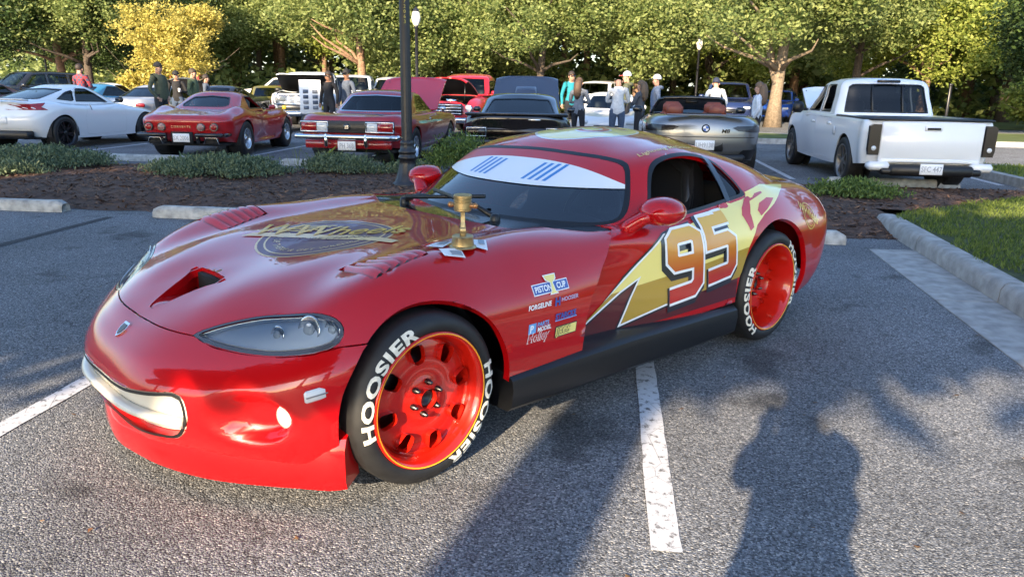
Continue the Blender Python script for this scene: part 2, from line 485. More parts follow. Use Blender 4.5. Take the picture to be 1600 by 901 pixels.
# ================================================================== the ground
def asphalt_mat():
    m = bpy.data.materials.new('asphalt'); m.use_nodes = True; nt = m.node_tree; b = nt.nodes['Principled BSDF']; L = nt.links
    tc = nt.nodes.new('ShaderNodeTexCoord')
    vo = nt.nodes.new('ShaderNodeTexVoronoi'); vo.inputs['Scale'].default_value = 150; L.new(tc.outputs['Object'], vo.inputs['Vector'])
    n1 = nt.nodes.new('ShaderNodeTexNoise'); n1.inputs['Scale'].default_value = 85; n1.inputs['Detail'].default_value = 5; n1.inputs['Roughness'].default_value = .7; L.new(tc.outputs['Object'], n1.inputs['Vector'])
    n2 = nt.nodes.new('ShaderNodeTexNoise'); n2.inputs['Scale'].default_value = .7; n2.inputs['Detail'].default_value = 5; L.new(tc.outputs['Object'], n2.inputs['Vector'])
    sep = nt.nodes.new('ShaderNodeSeparateColor'); L.new(vo.outputs['Color'], sep.inputs[0])
    cr = nt.nodes.new('ShaderNodeValToRGB'); e = cr.color_ramp.elements
    e[0].color = (.036, .037, .040, 1); e[1].color = (.40, .395, .385, 1); e[1].position = 1.0
    for p, c in ((.30, .115), (.62, .175), (.86, .25)):
        q = e.new(p); q.color = (c * .95, c, c * 1.07, 1)
    L.new(sep.outputs[0], cr.inputs[0])
    mr = nt.nodes.new('ShaderNodeMapRange'); mr.inputs['From Min'].default_value = .3; mr.inputs['From Max'].default_value = .7; mr.inputs['To Min'].default_value = .72; mr.inputs['To Max'].default_value = 1.25
    L.new(n2.outputs[0], mr.inputs[0])
    mr1 = nt.nodes.new('ShaderNodeMapRange'); mr1.inputs['From Min'].default_value = .35; mr1.inputs['From Max'].default_value = .65; mr1.inputs['To Min'].default_value = .68; mr1.inputs['To Max'].default_value = 1.25
    L.new(n1.outputs[0], mr1.inputs[0])
    mu = nt.nodes.new('ShaderNodeMath'); mu.operation = 'MULTIPLY'; L.new(mr.outputs[0], mu.inputs[0]); L.new(mr1.outputs[0], mu.inputs[1])
    vm = nt.nodes.new('ShaderNodeVectorMath'); vm.operation = 'SCALE'; L.new(cr.outputs[0], vm.inputs[0]); L.new(mu.outputs[0], vm.inputs['Scale']); L.new(vm.outputs[0], b.inputs['Base Color'])
    # oil spots, tyre-darkened lanes and hairline cracks
    n3 = nt.nodes.new('ShaderNodeTexNoise'); n3.inputs['Scale'].default_value = 1.9; n3.inputs['Detail'].default_value = 3; n3.inputs['Distortion'].default_value = .4; L.new(tc.outputs['Object'], n3.inputs['Vector'])
    st = nt.nodes.new('ShaderNodeValToRGB'); st.color_ramp.elements[0].position = .30; st.color_ramp.elements[0].color = (.45, .45, .45, 1); st.color_ramp.elements[1].position = .40; st.color_ramp.elements[1].color = (1, 1, 1, 1); L.new(n3.outputs[0], st.inputs[0])
    ws = nt.nodes.new('ShaderNodeTexNoise'); ws.inputs['Scale'].default_value = 1.4; ws.inputs['Detail'].default_value = 6; L.new(tc.outputs['Object'], ws.inputs['Vector'])
    va = nt.nodes.new('ShaderNodeVectorMath'); va.operation = 'SCALE'; va.inputs['Scale'].default_value = 1.1; L.new(ws.outputs['Color'], va.inputs[0])
    vb = nt.nodes.new('ShaderNodeVectorMath'); L.new(tc.outputs['Object'], vb.inputs[0]); L.new(va.outputs[0], vb.inputs[1])
    vc = nt.nodes.new('ShaderNodeTexVoronoi'); vc.feature = 'DISTANCE_TO_EDGE'; vc.inputs['Scale'].default_value = .42; L.new(vb.outputs[0], vc.inputs['Vector'])
    ck = nt.nodes.new('ShaderNodeValToRGB'); ck.color_ramp.elements[0].position = .0008; ck.color_ramp.elements[0].color = (.45, .45, .45, 1); ck.color_ramp.elements[1].position = .0030; ck.color_ramp.elements[1].color = (1, 1, 1, 1); L.new(vc.outputs[0], ck.inputs[0])
    m1 = nt.nodes.new('ShaderNodeVectorMath'); m1.operation = 'MULTIPLY'; L.new(vm.outputs[0], m1.inputs[0]); L.new(st.outputs[0], m1.inputs[1])
    m2 = nt.nodes.new('ShaderNodeVectorMath'); m2.operation = 'MULTIPLY'; L.new(m1.outputs[0], m2.inputs[0]); L.new(ck.outputs[0], m2.inputs[1]); L.new(m2.outputs[0], b.inputs['Base Color'])
    b.inputs['Roughness'].default_value = .85
    bp = nt.nodes.new('ShaderNodeBump'); bp.inputs['Strength'].default_value = .9; bp.inputs['Distance'].default_value = .006
    L.new(vo.outputs['Distance'], bp.inputs['Height']); bp.invert = True; L.new(bp.outputs[0], b.inputs['Normal'])
    return m
def sheet(x0, x1, y0, y1, z): return [(x0, y0, z), (x1, y0, z), (x1, y1, z), (x0, y1, z)], [(0, 1, 2, 3)]
CONC = mat('concrete', (.33, .32, .30), .85, noise=(9, .28), bump=(60, .25))
GRASSB = mat('lawn_soil', (.055, .075, .02), .95, noise=(3, .35))
ASPH = asphalt_mat()
tag(obj('terrain', sheet(-250, 250, -120, 330, -.03), GRASSB), kind='structure')
tag(obj('parking_lot', sheet(-60, 40, -40, 44, 0), ASPH), kind='structure')
def path_sheet(pts, w, z):
    V = []; F = []
    for x, y in pts: V += [(x - w / 2, y, z), (x + w / 2, y, z)]
    return V, [(2 * i, 2 * i + 1, 2 * i + 3, 2 * i + 2) for i in range(len(pts) - 1)]
# worn white stall lines
def line_mat():
    m = mat('road_paint', (.66, .67, .68), .7); nt = m.node_tree; L = nt.links; b = nt.nodes['Principled BSDF']; tc = nt.nodes.new('ShaderNodeTexCoord')
    n = nt.nodes.new('ShaderNodeTexNoise'); n.inputs['Scale'].default_value = 26; n.inputs['Detail'].default_value = 8; n.inputs['Roughness'].default_value = .75; L.new(tc.outputs['Object'], n.inputs['Vector'])
    v = nt.nodes.new('ShaderNodeTexVoronoi'); v.feature = 'DISTANCE_TO_EDGE'; v.inputs['Scale'].default_value = 3.2; L.new(tc.outputs['Object'], v.inputs['Vector'])
    cr = nt.nodes.new('ShaderNodeValToRGB'); cr.color_ramp.elements[0].position = .39; cr.color_ramp.elements[0].color = (.12, .12, .12, 1); cr.color_ramp.elements[1].position = .47; cr.color_ramp.elements[1].color = (.54, .55, .57, 1)
    L.new(n.outputs[0], cr.inputs[0])
    c2 = nt.nodes.new('ShaderNodeValToRGB'); c2.color_ramp.elements[0].position = .001; c2.color_ramp.elements[0].color = (.45, .45, .45, 1); c2.color_ramp.elements[1].position = .007; c2.color_ramp.elements[1].color = (1, 1, 1, 1); L.new(v.outputs[0], c2.inputs[0])
    mx = nt.nodes.new('ShaderNodeMix'); mx.data_type = 'RGBA'; mx.blend_type = 'MULTIPLY'; mx.inputs[0].default_value = 1; L.new(cr.outputs[0], mx.inputs[6]); L.new(c2.outputs[0], mx.inputs[7]); L.new(mx.outputs[2], b.inputs['Base Color'])
    b.inputs['Roughness'].default_value = .75
    return m
PAINT = line_mat()
def ragged_line(x, y0, y1, w, z=.004, n=60):
    V = []; rs = random.Random(int(x * 100))
    for i in range(n + 1):
        y = y0 + (y1 - y0) * i / n; V += [(x - w / 2 + rs.uniform(-.003, .003), y, z), (x + w / 2 + rs.uniform(-.003, .003), y, z)]
    return V, [(2 * i, 2 * i + 1, 2 * i + 3, 2 * i + 2) for i in range(n)]
for x in (.235, -2.45):
    tag(obj('stall_line', ragged_line(x, 2.12 if x > 0 else 2.1, 7.6, .10), PAINT), kind='structure')
tag(obj('tar_line', ragged_line(-5.23, 2.3, 7.3, .09), mat('worn_line', (.030, .031, .034), .9, noise=(8, .4))), kind='structure')
for x in (-13.9, -10.6, -7.0, -3.2, -.1, 3.0, 6.2):
    tag(obj('stall_line', ragged_line(x, 12.9, 18.2, .10), PAINT), kind='structure')
# ------------------------------------------------------------------ planted bed
MULCH = mat('mulch', (.085, .045, .029), .95, noise=(7, .5), bump=(45, .9))
def bed_z(x, y):
    e = min(y - 7.75, 12.15 - y); e = max(0.0, min(1.0, e / .9)); return .004 + .085 * e * e * (3 - 2 * e) + .012 * math.sin(3 * x + 2 * y) * e
def build_bed():
    xs = np.linspace(-22, 6.4, 190); ys = np.linspace(7.72, 12.2, 40); V = []; F = []
    def kx(y): return 2.98 + (y - 8.9) * .055
    for j, y in enumerate(ys):
        for i, x in enumerate(xs):
            yy = y + .07 * math.sin(x * 2.3) * (1 if j == 0 else 0) + .05 * math.sin(x * 5.1 + 1) * (j == 0)
            V.append((x, yy, bed_z(x, y)))
    n = len(xs)
    for j in range(len(ys) - 1):
        for i in range(n - 1):
            cx, cy = xs[i], ys[j]
            if cx > kx(cy) - .02 and cy < 9.2: continue
            F.append((j * n + i, j * n + i + 1, (j + 1) * n + i + 1, (j + 1) * n + i))
    tag(obj('mulch_bed', clean(V, F), MULCH), kind='structure')
    # loose bark and straw
    rs = np.random.RandomState(3); n = 26000
    x = rs.uniform(-13, 6.3, n); y = rs.uniform(7.70, 12.15, n); k = ~((x > 2.95) & (y < 9.1)); x, y = x[k], y[k]; n = len(x)
    z = np.array([bed_z(a, b) for a, b in zip(x, y)]) + rs.uniform(.001, .014, n)
    a = rs.uniform(0, 6.283, n); l = rs.uniform(.012, .055, n); w = rs.uniform(.003, .010, n); t = rs.normal(0, .25, n)
    dx = np.stack([np.cos(a), np.sin(a), t], 1) * l[:, None]; dy = np.stack([-np.sin(a), np.cos(a), rs.normal(0, .3, n)], 1) * w[:, None]; P = np.stack([x, y, z], 1)
    V = np.stack([P - dx - dy, P + dx - dy, P + dx + dy, P - dx + dy], 1).reshape(-1, 3)
    tag(obj_np('bark_chips', V, np.arange(len(V)).reshape(-1, 4), leaf_mat('bark_chip', (.04, .019, .012), (.23, .125, .072), 0.0, .9)), 'loose brown bark chips and pine straw covering the planted bed', 'mulch', kind='stuff')
build_bed()
# wheel stops: worn concrete blocks with sloped ends
def stop_geo(L, n=10):
    V = []; F = []; rs = random.Random(int(L * 100)); sec = [(-.085, 0), (-.075, .075), (-.045, .118), (.045, .118), (.075, .075), (.085, 0)]
    xs = [-L / 2, -L / 2 + .07] + [-L / 2 + .07 + (L - .14) * i / n for i in range(1, n)] + [L / 2 - .07, L / 2]
    for i, x in enumerate(xs):
        e = .72 if i in (0, len(xs) - 1) else 1.0
        for a, b in sec: V.append((x, a * (.9 if e < 1 else 1) + rs.uniform(-.003, .003), b * e + (rs.uniform(-.003, .003) if b > 0 else 0)))
    m = len(sec)
    for i in range(len(xs) - 1):
        for k in range(m - 1): F.append((i * m + k, i * m + k + 1, (i + 1) * m + k + 1, (i + 1) * m + k))
    F.append(tuple(range(m))); F.append(tuple(range((len(xs) - 1) * m + m - 1, (len(xs) - 1) * m - 1, -1)))
    return V, F
STOPC = mat('stop_concrete', (.40, .39, .36), .85, noise=(11, .35), bump=(50, .35))
for x, y, L, lab in ((-6.83, 7.52, 1.85, 'grey concrete wheel stop at the left edge of the near row'), (-3.9, 7.45, 1.78, 'grey concrete wheel stop behind the red show car bonnet'), (1.36, 7.42, 1.8, 'pale concrete wheel stop seen past the tail of the show car'),
                     (-12.3, 12.65, 1.8, 'concrete wheel stop behind the white coupe'), (-8.2, 12.75, 2.0, 'concrete wheel stop behind the red fastback with four round lamps'), (-4.8, 12.75, 1.85, 'concrete wheel stop behind the red coupe with chrome rear bumper'), (4.35, 12.35, 1.95, 'concrete wheel stop under the tail of the white pickup')):
    o = obj('wheel_stop', stop_geo(L), STOPC, loc=(x, y, .002), rot=(0, 0, .01)); tag(o, lab, 'wheel stop', 'concrete wheel stops')
# ------------------------------------------------------------------ kerb, gutter and lawn on the right
def kx(y): return 2.70 + (y - 5.03) * .058
def build_kerb():
    ys = [-6, -3.5, -1, 1.2, 3.3, 5.42, 7.2, 8.05, 8.55]
    root = thing('kerb', (0, 0, 0), 0, 'pale concrete kerb with gutter along the lawn on the right', 'kerb')
    for i in range(len(ys) - 1):
        y0, y1 = ys[i] + .006, ys[i + 1] - .006; V = []; n = 8
        sec = [(-.005, 0), (.0, .10), (.022, .138), (.05, .150), (.155, .150), (.165, .13), (.165, -.02)]
        for k in range(n + 1):
            y = y0 + (y1 - y0) * k / n
            for a, b in sec: V.append((kx(y) + a, y, b * (1 if y < 8.3 else 1 - .35 * (y - 8.3))))
        m = len(sec); F = [(k * m + j, k * m + j + 1, (k + 1) * m + j + 1, (k + 1) * m + j) for k in range(n) for j in range(m - 1)]
        F += [tuple(range(m)), tuple(range(n * m + m - 1, n * m - 1, -1))]
        obj('kerb_block', (V, F), CONC, root, sharp=50)
        if y1 < 7.5:
            g = [(kx(y0) - .41, y0, .006), (kx(y0) - .008, y0, .010), (kx(y1) - .008, y1, .010), (kx(y1) - .41, y1, .006)]
            g += [(a, b, -.03) for a, b, c in g]
            obj('gutter_slab', (g, [(0, 1, 2, 3), (0, 4, 5, 1), (1, 5, 6, 2), (2, 6, 7, 3), (3, 7, 4, 0)]), CONC, root, smooth=False)
build_kerb()
def blades(name, x0, x1, y0, y1, n, h, z0, label, inside=None, seed=5, zf=None, w=.0035):
    rs = np.random.RandomState(seed); x = rs.uniform(x0, x1, n); y = rs.uniform(y0, y1, n)
    if inside is not None: k = inside(x, y); x, y = x[k], y[k]; n = len(x)
    a = rs.uniform(0, 6.283, n); hh = h * rs.uniform(.45, 1.25, n); b = rs.normal(0, .45, (n, 2)) * hh[:, None]
    z = np.full(n, z0) if zf is None else zf(x, y)
    P = np.stack([x, y, z], 1); d = np.stack([np.cos(a), np.sin(a), 0 * a], 1) * (w * rs.uniform(.7, 1.5, n))[:, None]
    tip = P + np.stack([b[:, 0], b[:, 1], hh], 1); mid = P + np.stack([b[:, 0] * .35, b[:, 1] * .35, hh * .6], 1)
    V = np.stack([P - d, P + d, mid + d * .8, tip, mid - d * .8], 1).reshape(-1, 3)
    o = obj_np(name, V, np.arange(len(V)).reshape(-1, 5), leaf_mat('grass_blade', (.045, .085, .012), (.20, .25, .05), .3))
    return tag(o, label, 'grass', kind='stuff')
lawn_soil = mat('lawn_ground', (.05, .062, .018), .95, noise=(14, .4), bump=(30, .6))
V = []; F = []; ys = np.linspace(-6, 10.6, 40)
for i, y in enumerate(ys):
    e0 = kx(y) + (.15 if y < 8.6 else .15 + (y - 8.6) * 1.2) + .03 * math.sin(y * 7)
    V += [(e0, y, .125), (e0 + .6, y, .14), (e0 + 3, y, .14), (13.5, y, .12)]
    if i: k = 4 * i; F += [(k - 4 + j, k - 4 + j + 1, k + j + 1, k + j) for j in range(3)]
tag(obj('lawn', (V, F), lawn_soil), kind='structure')
blades('lawn_grass', 2.6, 8.2, 3.5, 10.5, 62000, .045, .135, 'short green lawn grass behind the kerb on the right', lambda x, y: (x > kx(y) + .19 + np.maximum(0, y - 8.6) * 1.2 + .05 * np.sin(y * 9) + .06 * np.sin(y * 3.7)) & (x < y * .95 + .6))
# grass strips, kerbs and roads beyond the pickup
FARG = mat('far_lawn', (.075, .105, .022), .95, noise=(1.2, .35))
def slab(name, x0, x1, y0, y1, z0, z1, m, kind='structure'): return tag(obj(name, box(x1 - x0, y1 - y0, z1 - z0, 0, ((x0 + x1) / 2, (y0 + y1) / 2, (z0 + z1) / 2)), m, smooth=False), kind=kind)
def rounded_island(name, x0, x1, y0, y1, r, label):
    root = thing(name, (0, 0, 0), 0, label, 'traffic island'); P = []
    for cx, cy, a0 in ((x1 - r, y1 - r, 0), (x0 + r, y1 - r, 90), (x0 + r, y0 + r, 180), (x1 - r, y0 + r, 270)):
        for k in range(7): a = rad(a0 + 15 * k); P.append((cx + r * math.cos(a), cy + r * math.sin(a)))
    Q = [((a - (x0 + x1) / 2) * (1 - .32 / (x1 - x0)) + (x0 + x1) / 2, (b - (y0 + y1) / 2) * (1 - .32 / (y1 - y0)) + (y0 + y1) / 2) for a, b in P]
    n = len(P); V = [(a, b, 0) for a, b in P] + [(a, b, .14) for a, b in P] + [(a, b, .14) for a, b in Q]
    obj('kerb_ring', (V, [(i, (i + 1) % n, n + (i + 1) % n, n + i) for i in range(n)] + [(n + i, n + (i + 1) % n, 2 * n + (i + 1) % n, 2 * n + i) for i in range(n)]), CONC, root, sharp=50)
    obj('turf', ([(a, b, .137) for a, b in Q], [tuple(range(n))]), FARG, root)
    return root
rounded_island('grass_island', 6.35, 16, 10.9, 15.2, .9, 'grassy kerbed island right of the white pickup')
rounded_island('grass_island', -.6, 5.6, 21.5, 24.5, 1.0, 'narrow grassy kerbed island behind the silver convertible')
rounded_island('grass_island', 8.0, 40, 22.5, 27.5, 1.2, 'long grassy kerbed strip across the road behind the pickup')
tag(obj('far_lawn', sheet(-120, 160, 46, 200, .03), FARG), kind='structure')
tag(obj('far_lawn', sheet(12, 120, 33, 46.5, .035), FARG), kind='structure')
blades('island_grass', 6.5, 12, 11.1, 15.0, 9000, .06, .137, 'grass growing on the island right of the pickup', None, 8, w=.007)
# fallen leaves on the tarmac
LEAFM = mat('dry_leaf', (.22, .10, .035), .8)
rsl = random.Random(4)
for i, (x, y) in enumerate(((.95, 1.62), (1.05, 1.58), (.98, 1.9), (1.6, 2.6), (-1.6, 1.95), (.62, 1.95))):
    a = rsl.uniform(0, 6.28); s = rsl.uniform(.014, .024); c_, s_ = math.cos(a) * s, math.sin(a) * s
    g = [(x - c_, y - s_, .006), (x - s_ * .5, y + c_ * .5, .014), (x + c_, y + s_, .008), (x + s_ * .5, y - c_ * .5, .012)]
    tag(obj('fallen_leaf', (g, [(0, 1, 2, 3)]), LEAFM), 'small dry brown leaf lying on the near tarmac', 'leaf', 'fallen leaves on the tarmac')

rs_l = np.random.RandomState(31); n = 420
P_ = np.stack([rs_l.uniform(-7, 2.6, n), rs_l.uniform(1.2, 7.6, n), np.full(n, .006)], 1); a_ = rs_l.uniform(0, 6.283, n); l_ = rs_l.uniform(.004, .016, n)[:, None]; w_ = l_ * rs_l.uniform(.15, .6, n)[:, None]
d_ = np.stack([np.cos(a_), np.sin(a_), rs_l.uniform(0, .4, n)], 1) * l_; e_ = np.stack([-np.sin(a_), np.cos(a_), rs_l.uniform(0, .3, n)], 1) * w_
V_ = np.stack([P_ - d_ * [1, 1, 0], P_ + e_, P_ + d_, P_ - e_ * [1, 1, 0]], 1).reshape(-1, 3)
tag(obj_np('leaf_litter', V_, np.arange(len(V_)).reshape(-1, 4), leaf_mat('litter', (.06, .035, .02), (.26, .15, .07), 0, .9)), 'fine bits of leaf and twig scattered over the tarmac', 'litter', kind='stuff')
BLACKG = mat('black_gloss', (0.008, 0.008, 0.009), 0.12, coat=0.5)
# ================================================================== people
SKIN = mat('skin', (.42, .24, .17), .55); SKIND = mat('skin_tan', (.26, .14, .09), .55)
def cloth(n, c): return mat('cloth_' + n, c, .85, noise=(22, .16), bump=(40, .35))
def grow_body(verts, edges, root=0):
    """skin a joint skeleton into one continuous surface"""
    me = bpy.data.meshes.new('body'); bm = bmesh.new(); ly = bm.verts.layers.skin.verify(); vs = []
    for i, (p, r) in enumerate(verts):
        v = bm.verts.new(p); v[ly].radius = (r if isinstance(r, tuple) else (r, r)); v[ly].use_root = (i == root); vs.append(v)
    for a, b in edges: bm.edges.new((vs[a], vs[b]))
    bm.to_mesh(me); bm.free(); o = bpy.data.objects.new('body', me); COL.objects.link(o)
    o.modifiers.new('s', 'SKIN').use_smooth_shade = True; m = o.modifiers.new('u', 'SUBSURF'); m.levels = 1; m.render_levels = 1
    dg = bpy.context.evaluated_depsgraph_get(); ev = o.evaluated_get(dg); em = ev.to_mesh()
    V = np.array([v.co[:] for v in em.vertices]); F = [tuple(p.vertices) for p in em.polygons]
    ev.to_mesh_clear(); bpy.data.objects.remove(o); bpy.data.meshes.remove(me)
    return V, F
def person(label, x, y, face, h=1.75, shirt=None, pants=None, hair=(.03, .02, .015), hairlen='short', arms='down', cap=None, skin=None, hood=False, glasses=False, lean=0.0, group=None, headturn=0.0, wide=1.0, plaid=False, cup=False):
    """local frame: facing +x, left +y"""
    k = h / 1.75; T = thing('person', (x, y, 0), face, label, 'person', group); skin = skin or SKIN; sh = wide
    Vt = []; E = []; tag_ = []
    def add(p, r, t, parent=None):
        q = (p[0] + lean * max(0, p[2] - .9), p[1], p[2]); Vt.append((tuple(c * k for c in q), r if isinstance(r, tuple) else r * k)); tag_.append(t)
        if parent is not None: E.append((parent, len(Vt) - 1))
        return len(Vt) - 1
    pel = add((0, 0, .95), .135 * sh, 'p'); ab = add((.01, 0, 1.10), .130 * sh, 's', pel); ch = add((.01, 0, 1.28), .145 * sh, 's', ab); ut = add((-.01, 0, 1.41), .105 * sh, 's', ch); nk = add((0, 0, 1.50), .055, 'k', ut); hd0 = add((.02, 0, 1.585), .082, 'k', nk); hd1 = add((.015, 0, 1.675), .088, 'k', hd0)
    nose = add((.115, 0, 1.60), .012, 'k', hd0)
    for s in (1, -1):
        hp = add((0, s * .10, .88), .105 * sh, 'p', pel); kn = add((.025, s * .115, .50), .068, 'p', hp); an = add((-.01, s * .12, .10), .048, 'p', kn); add((.02, s * .12, .045), .042, 'f', an); add((.15, s * .135, .035), .036, 'f', len(Vt) - 1)
        so = add((-.01, s * .19 * (.6 + .4 * sh), 1.40), .068, 's', ut)
        if arms == 'crossed': el = (.08, s * .27, 1.13); wr = (.21, s * .03, 1.17); hdir = (.03, -s * .07, .02)
        elif arms == 'phone': el = (.20, s * .15, 1.22); wr = (.30, s * .05, 1.36); hdir = (.02, -s * .02, .08)
        elif arms == 'pocket': el = (-.06, s * .30, 1.12); wr = (.06, s * .20, .93); hdir = (.04, -s * .03, -.05)
        elif arms == 'hold' and s > 0: el = (.02, s * .27, 1.13); wr = (.25, s * .14, 1.16); hdir = (.08, -s * .01, .02)
        elif arms == 'reach': el = (.12, s * .26, 1.16); wr = (.33, s * .2, 1.06); hdir = (.08, 0, -.02)
        else: el = (-.03, s * .27, 1.13); wr = (.03, s * .28, .88); hdir = (.02, 0, -.08)
        e_ = add(el, .050, 's', so); w_ = add(wr, .036, 's', e_); pm = add(tuple(a + b * .55 for a, b in zip(wr, hdir)), .032, 'k', w_)
        L = Vector(hdir).normalized(); side = L.cross(Vector((0, 0, 1)) if abs(L.z) < .8 else Vector((1, 0, 0))).normalized(); base = Vector(wr) + Vector(hdir)
        for q, fl in enumerate((.060, .070, .066, .052)):
            p1 = base + side * (-.024 + .016 * q); f1 = add(tuple(p1), .010, 'k', pm); add(tuple(p1 + L * fl * .6), .008, 'k', f1)
        th = add(tuple(Vector(wr) + Vector(hdir) * .5 + side * .04), .011, 'k', pm); add(tuple(Vector(wr) + Vector(hdir) * .95 + side * .055), .009, 'k', th)
    V, F = grow_body(Vt, E)
    P = np.array([v[0] for v in Vt]); A = P[[a for a, b in E]]; B = P[[b for a, b in E]]; te = [tag_[b] for a, b in E]
    C = np.array([V[list(f)].mean(0) for f in F]); best = np.full(len(C), 1e9); idx = np.zeros(len(C), int)
    for i in range(len(E)):
        d = B[i] - A[i]; t = np.clip(((C - A[i]) @ d) / max(d @ d, 1e-9), 0, 1); dist = np.linalg.norm(C - A[i] - t[:, None] * d, axis=1) / max(.02, Vt[E[i][1]][1] if not isinstance(Vt[E[i][1]][1], tuple) else .05)
        m = dist < best; best[m] = dist[m]; idx[m] = i
    code = {'k': 0, 's': 1, 'p': 2, 'f': 3}; mi = [code[te[i]] for i in idx]
    # neckline and belt line by height
    for q in range(len(F)):
        z = C[q][2] / k; r = math.hypot(C[q][1], C[q][0] - lean * max(0, z - .9) * k) / k
        if z > 1.49 and r < .2 and abs(C[q][1]) < .12 * k: mi[q] = 0
        elif 0.97 < z < 1.47 and r < .19 and mi[q] in (0, 2): mi[q] = 1
    obj('body', (V, F, mi), [skin, shirt, pants, mat('shoe', (.03, .03, .03), .6)], T)
    hx = lean * .72 * k; HM = mat('hair_%d' % (int(hair[0] * 999)), hair, .6, bump=(60, .6))
    def headpart(nm, g, m, par=None): return obj(nm, xf(g, (hx, 0, 0), (0, 0, 0), (k, k, k)), m, par or T)
    if not cap or hairlen == 'long':
        cut_z = 1.63
        g = ball(1, 14, 10, (-.004, 0, 1.665), (.108, .094, .105)); _, g = cut((np.array(g[0]), g[1]), lambda Q: Q[:, 2] - (1.63 + .55 * np.maximum(Q[:, 0] + .0, -.16) * .9))
        if hairlen != 'bald': headpart('hair', g, HM)
    if hairlen == 'long':
        pts = [(-.055, 0, 1.70), (-.085, 0, 1.60), (-.10, 0, 1.47), (-.105, 0, 1.32), (-.10, 0, 1.22)]
        g = tube(pts, [.085, .105, .11, .10, .035], 12, flat=1.0); g = ([(v[0] * 1.0, v[1] * .95, v[2]) for v in g[0]], g[1]); headpart('long_hair', g, HM)
    for s in (1, -1): headpart('ear', ball(.02, 8, 6, (.01, s * .092, 1.605), (.9, .5, 1.4)), skin); headpart('eye', ball(.011, 8, 6, (.098, s * .033, 1.628)), mat('eye_dark', (.02, .015, .012), .2))
    headpart('mouth', ball(.02, 8, 5, (.098, 0, 1.548), (.35, 1, .3)), mat('lips', (.30, .12, .10), .5))
    if glasses: headpart('sunglasses', box(.02, .15, .042, .012, (.106, 0, 1.628)), BLACKG)
    if cap:
        cm, bm_ = cap
        g = ball(1, 14, 10, (0, 0, 1.668), (.112, .099, .112)); _, g = cut((np.array(g[0]), g[1]), lambda Q: Q[:, 2] - 1.655); co = headpart('cap', g, cm)
        if bm_: headpart('cap_brim', xf(ball(1, 12, 6), (.115, 0, 1.665), (0, .15, 0), (.095, .078, .012)), bm_, co)
    if hood: headpart('hood', tube([(-.03, .10, 1.47), (-.10, .06, 1.46), (-.125, 0, 1.45), (-.10, -.06, 1.46), (-.03, -.10, 1.47)], [.03, .045, .05, .045, .03], 8), shirt)
    if cup: headpart('cup', xf(lathe([(.001, -.05), (.03, -.05), (.038, .06), (.001, .06)], 12), (.36, .13, 1.19)), mat('cup_white', (.8, .8, .8), .5))
    return T
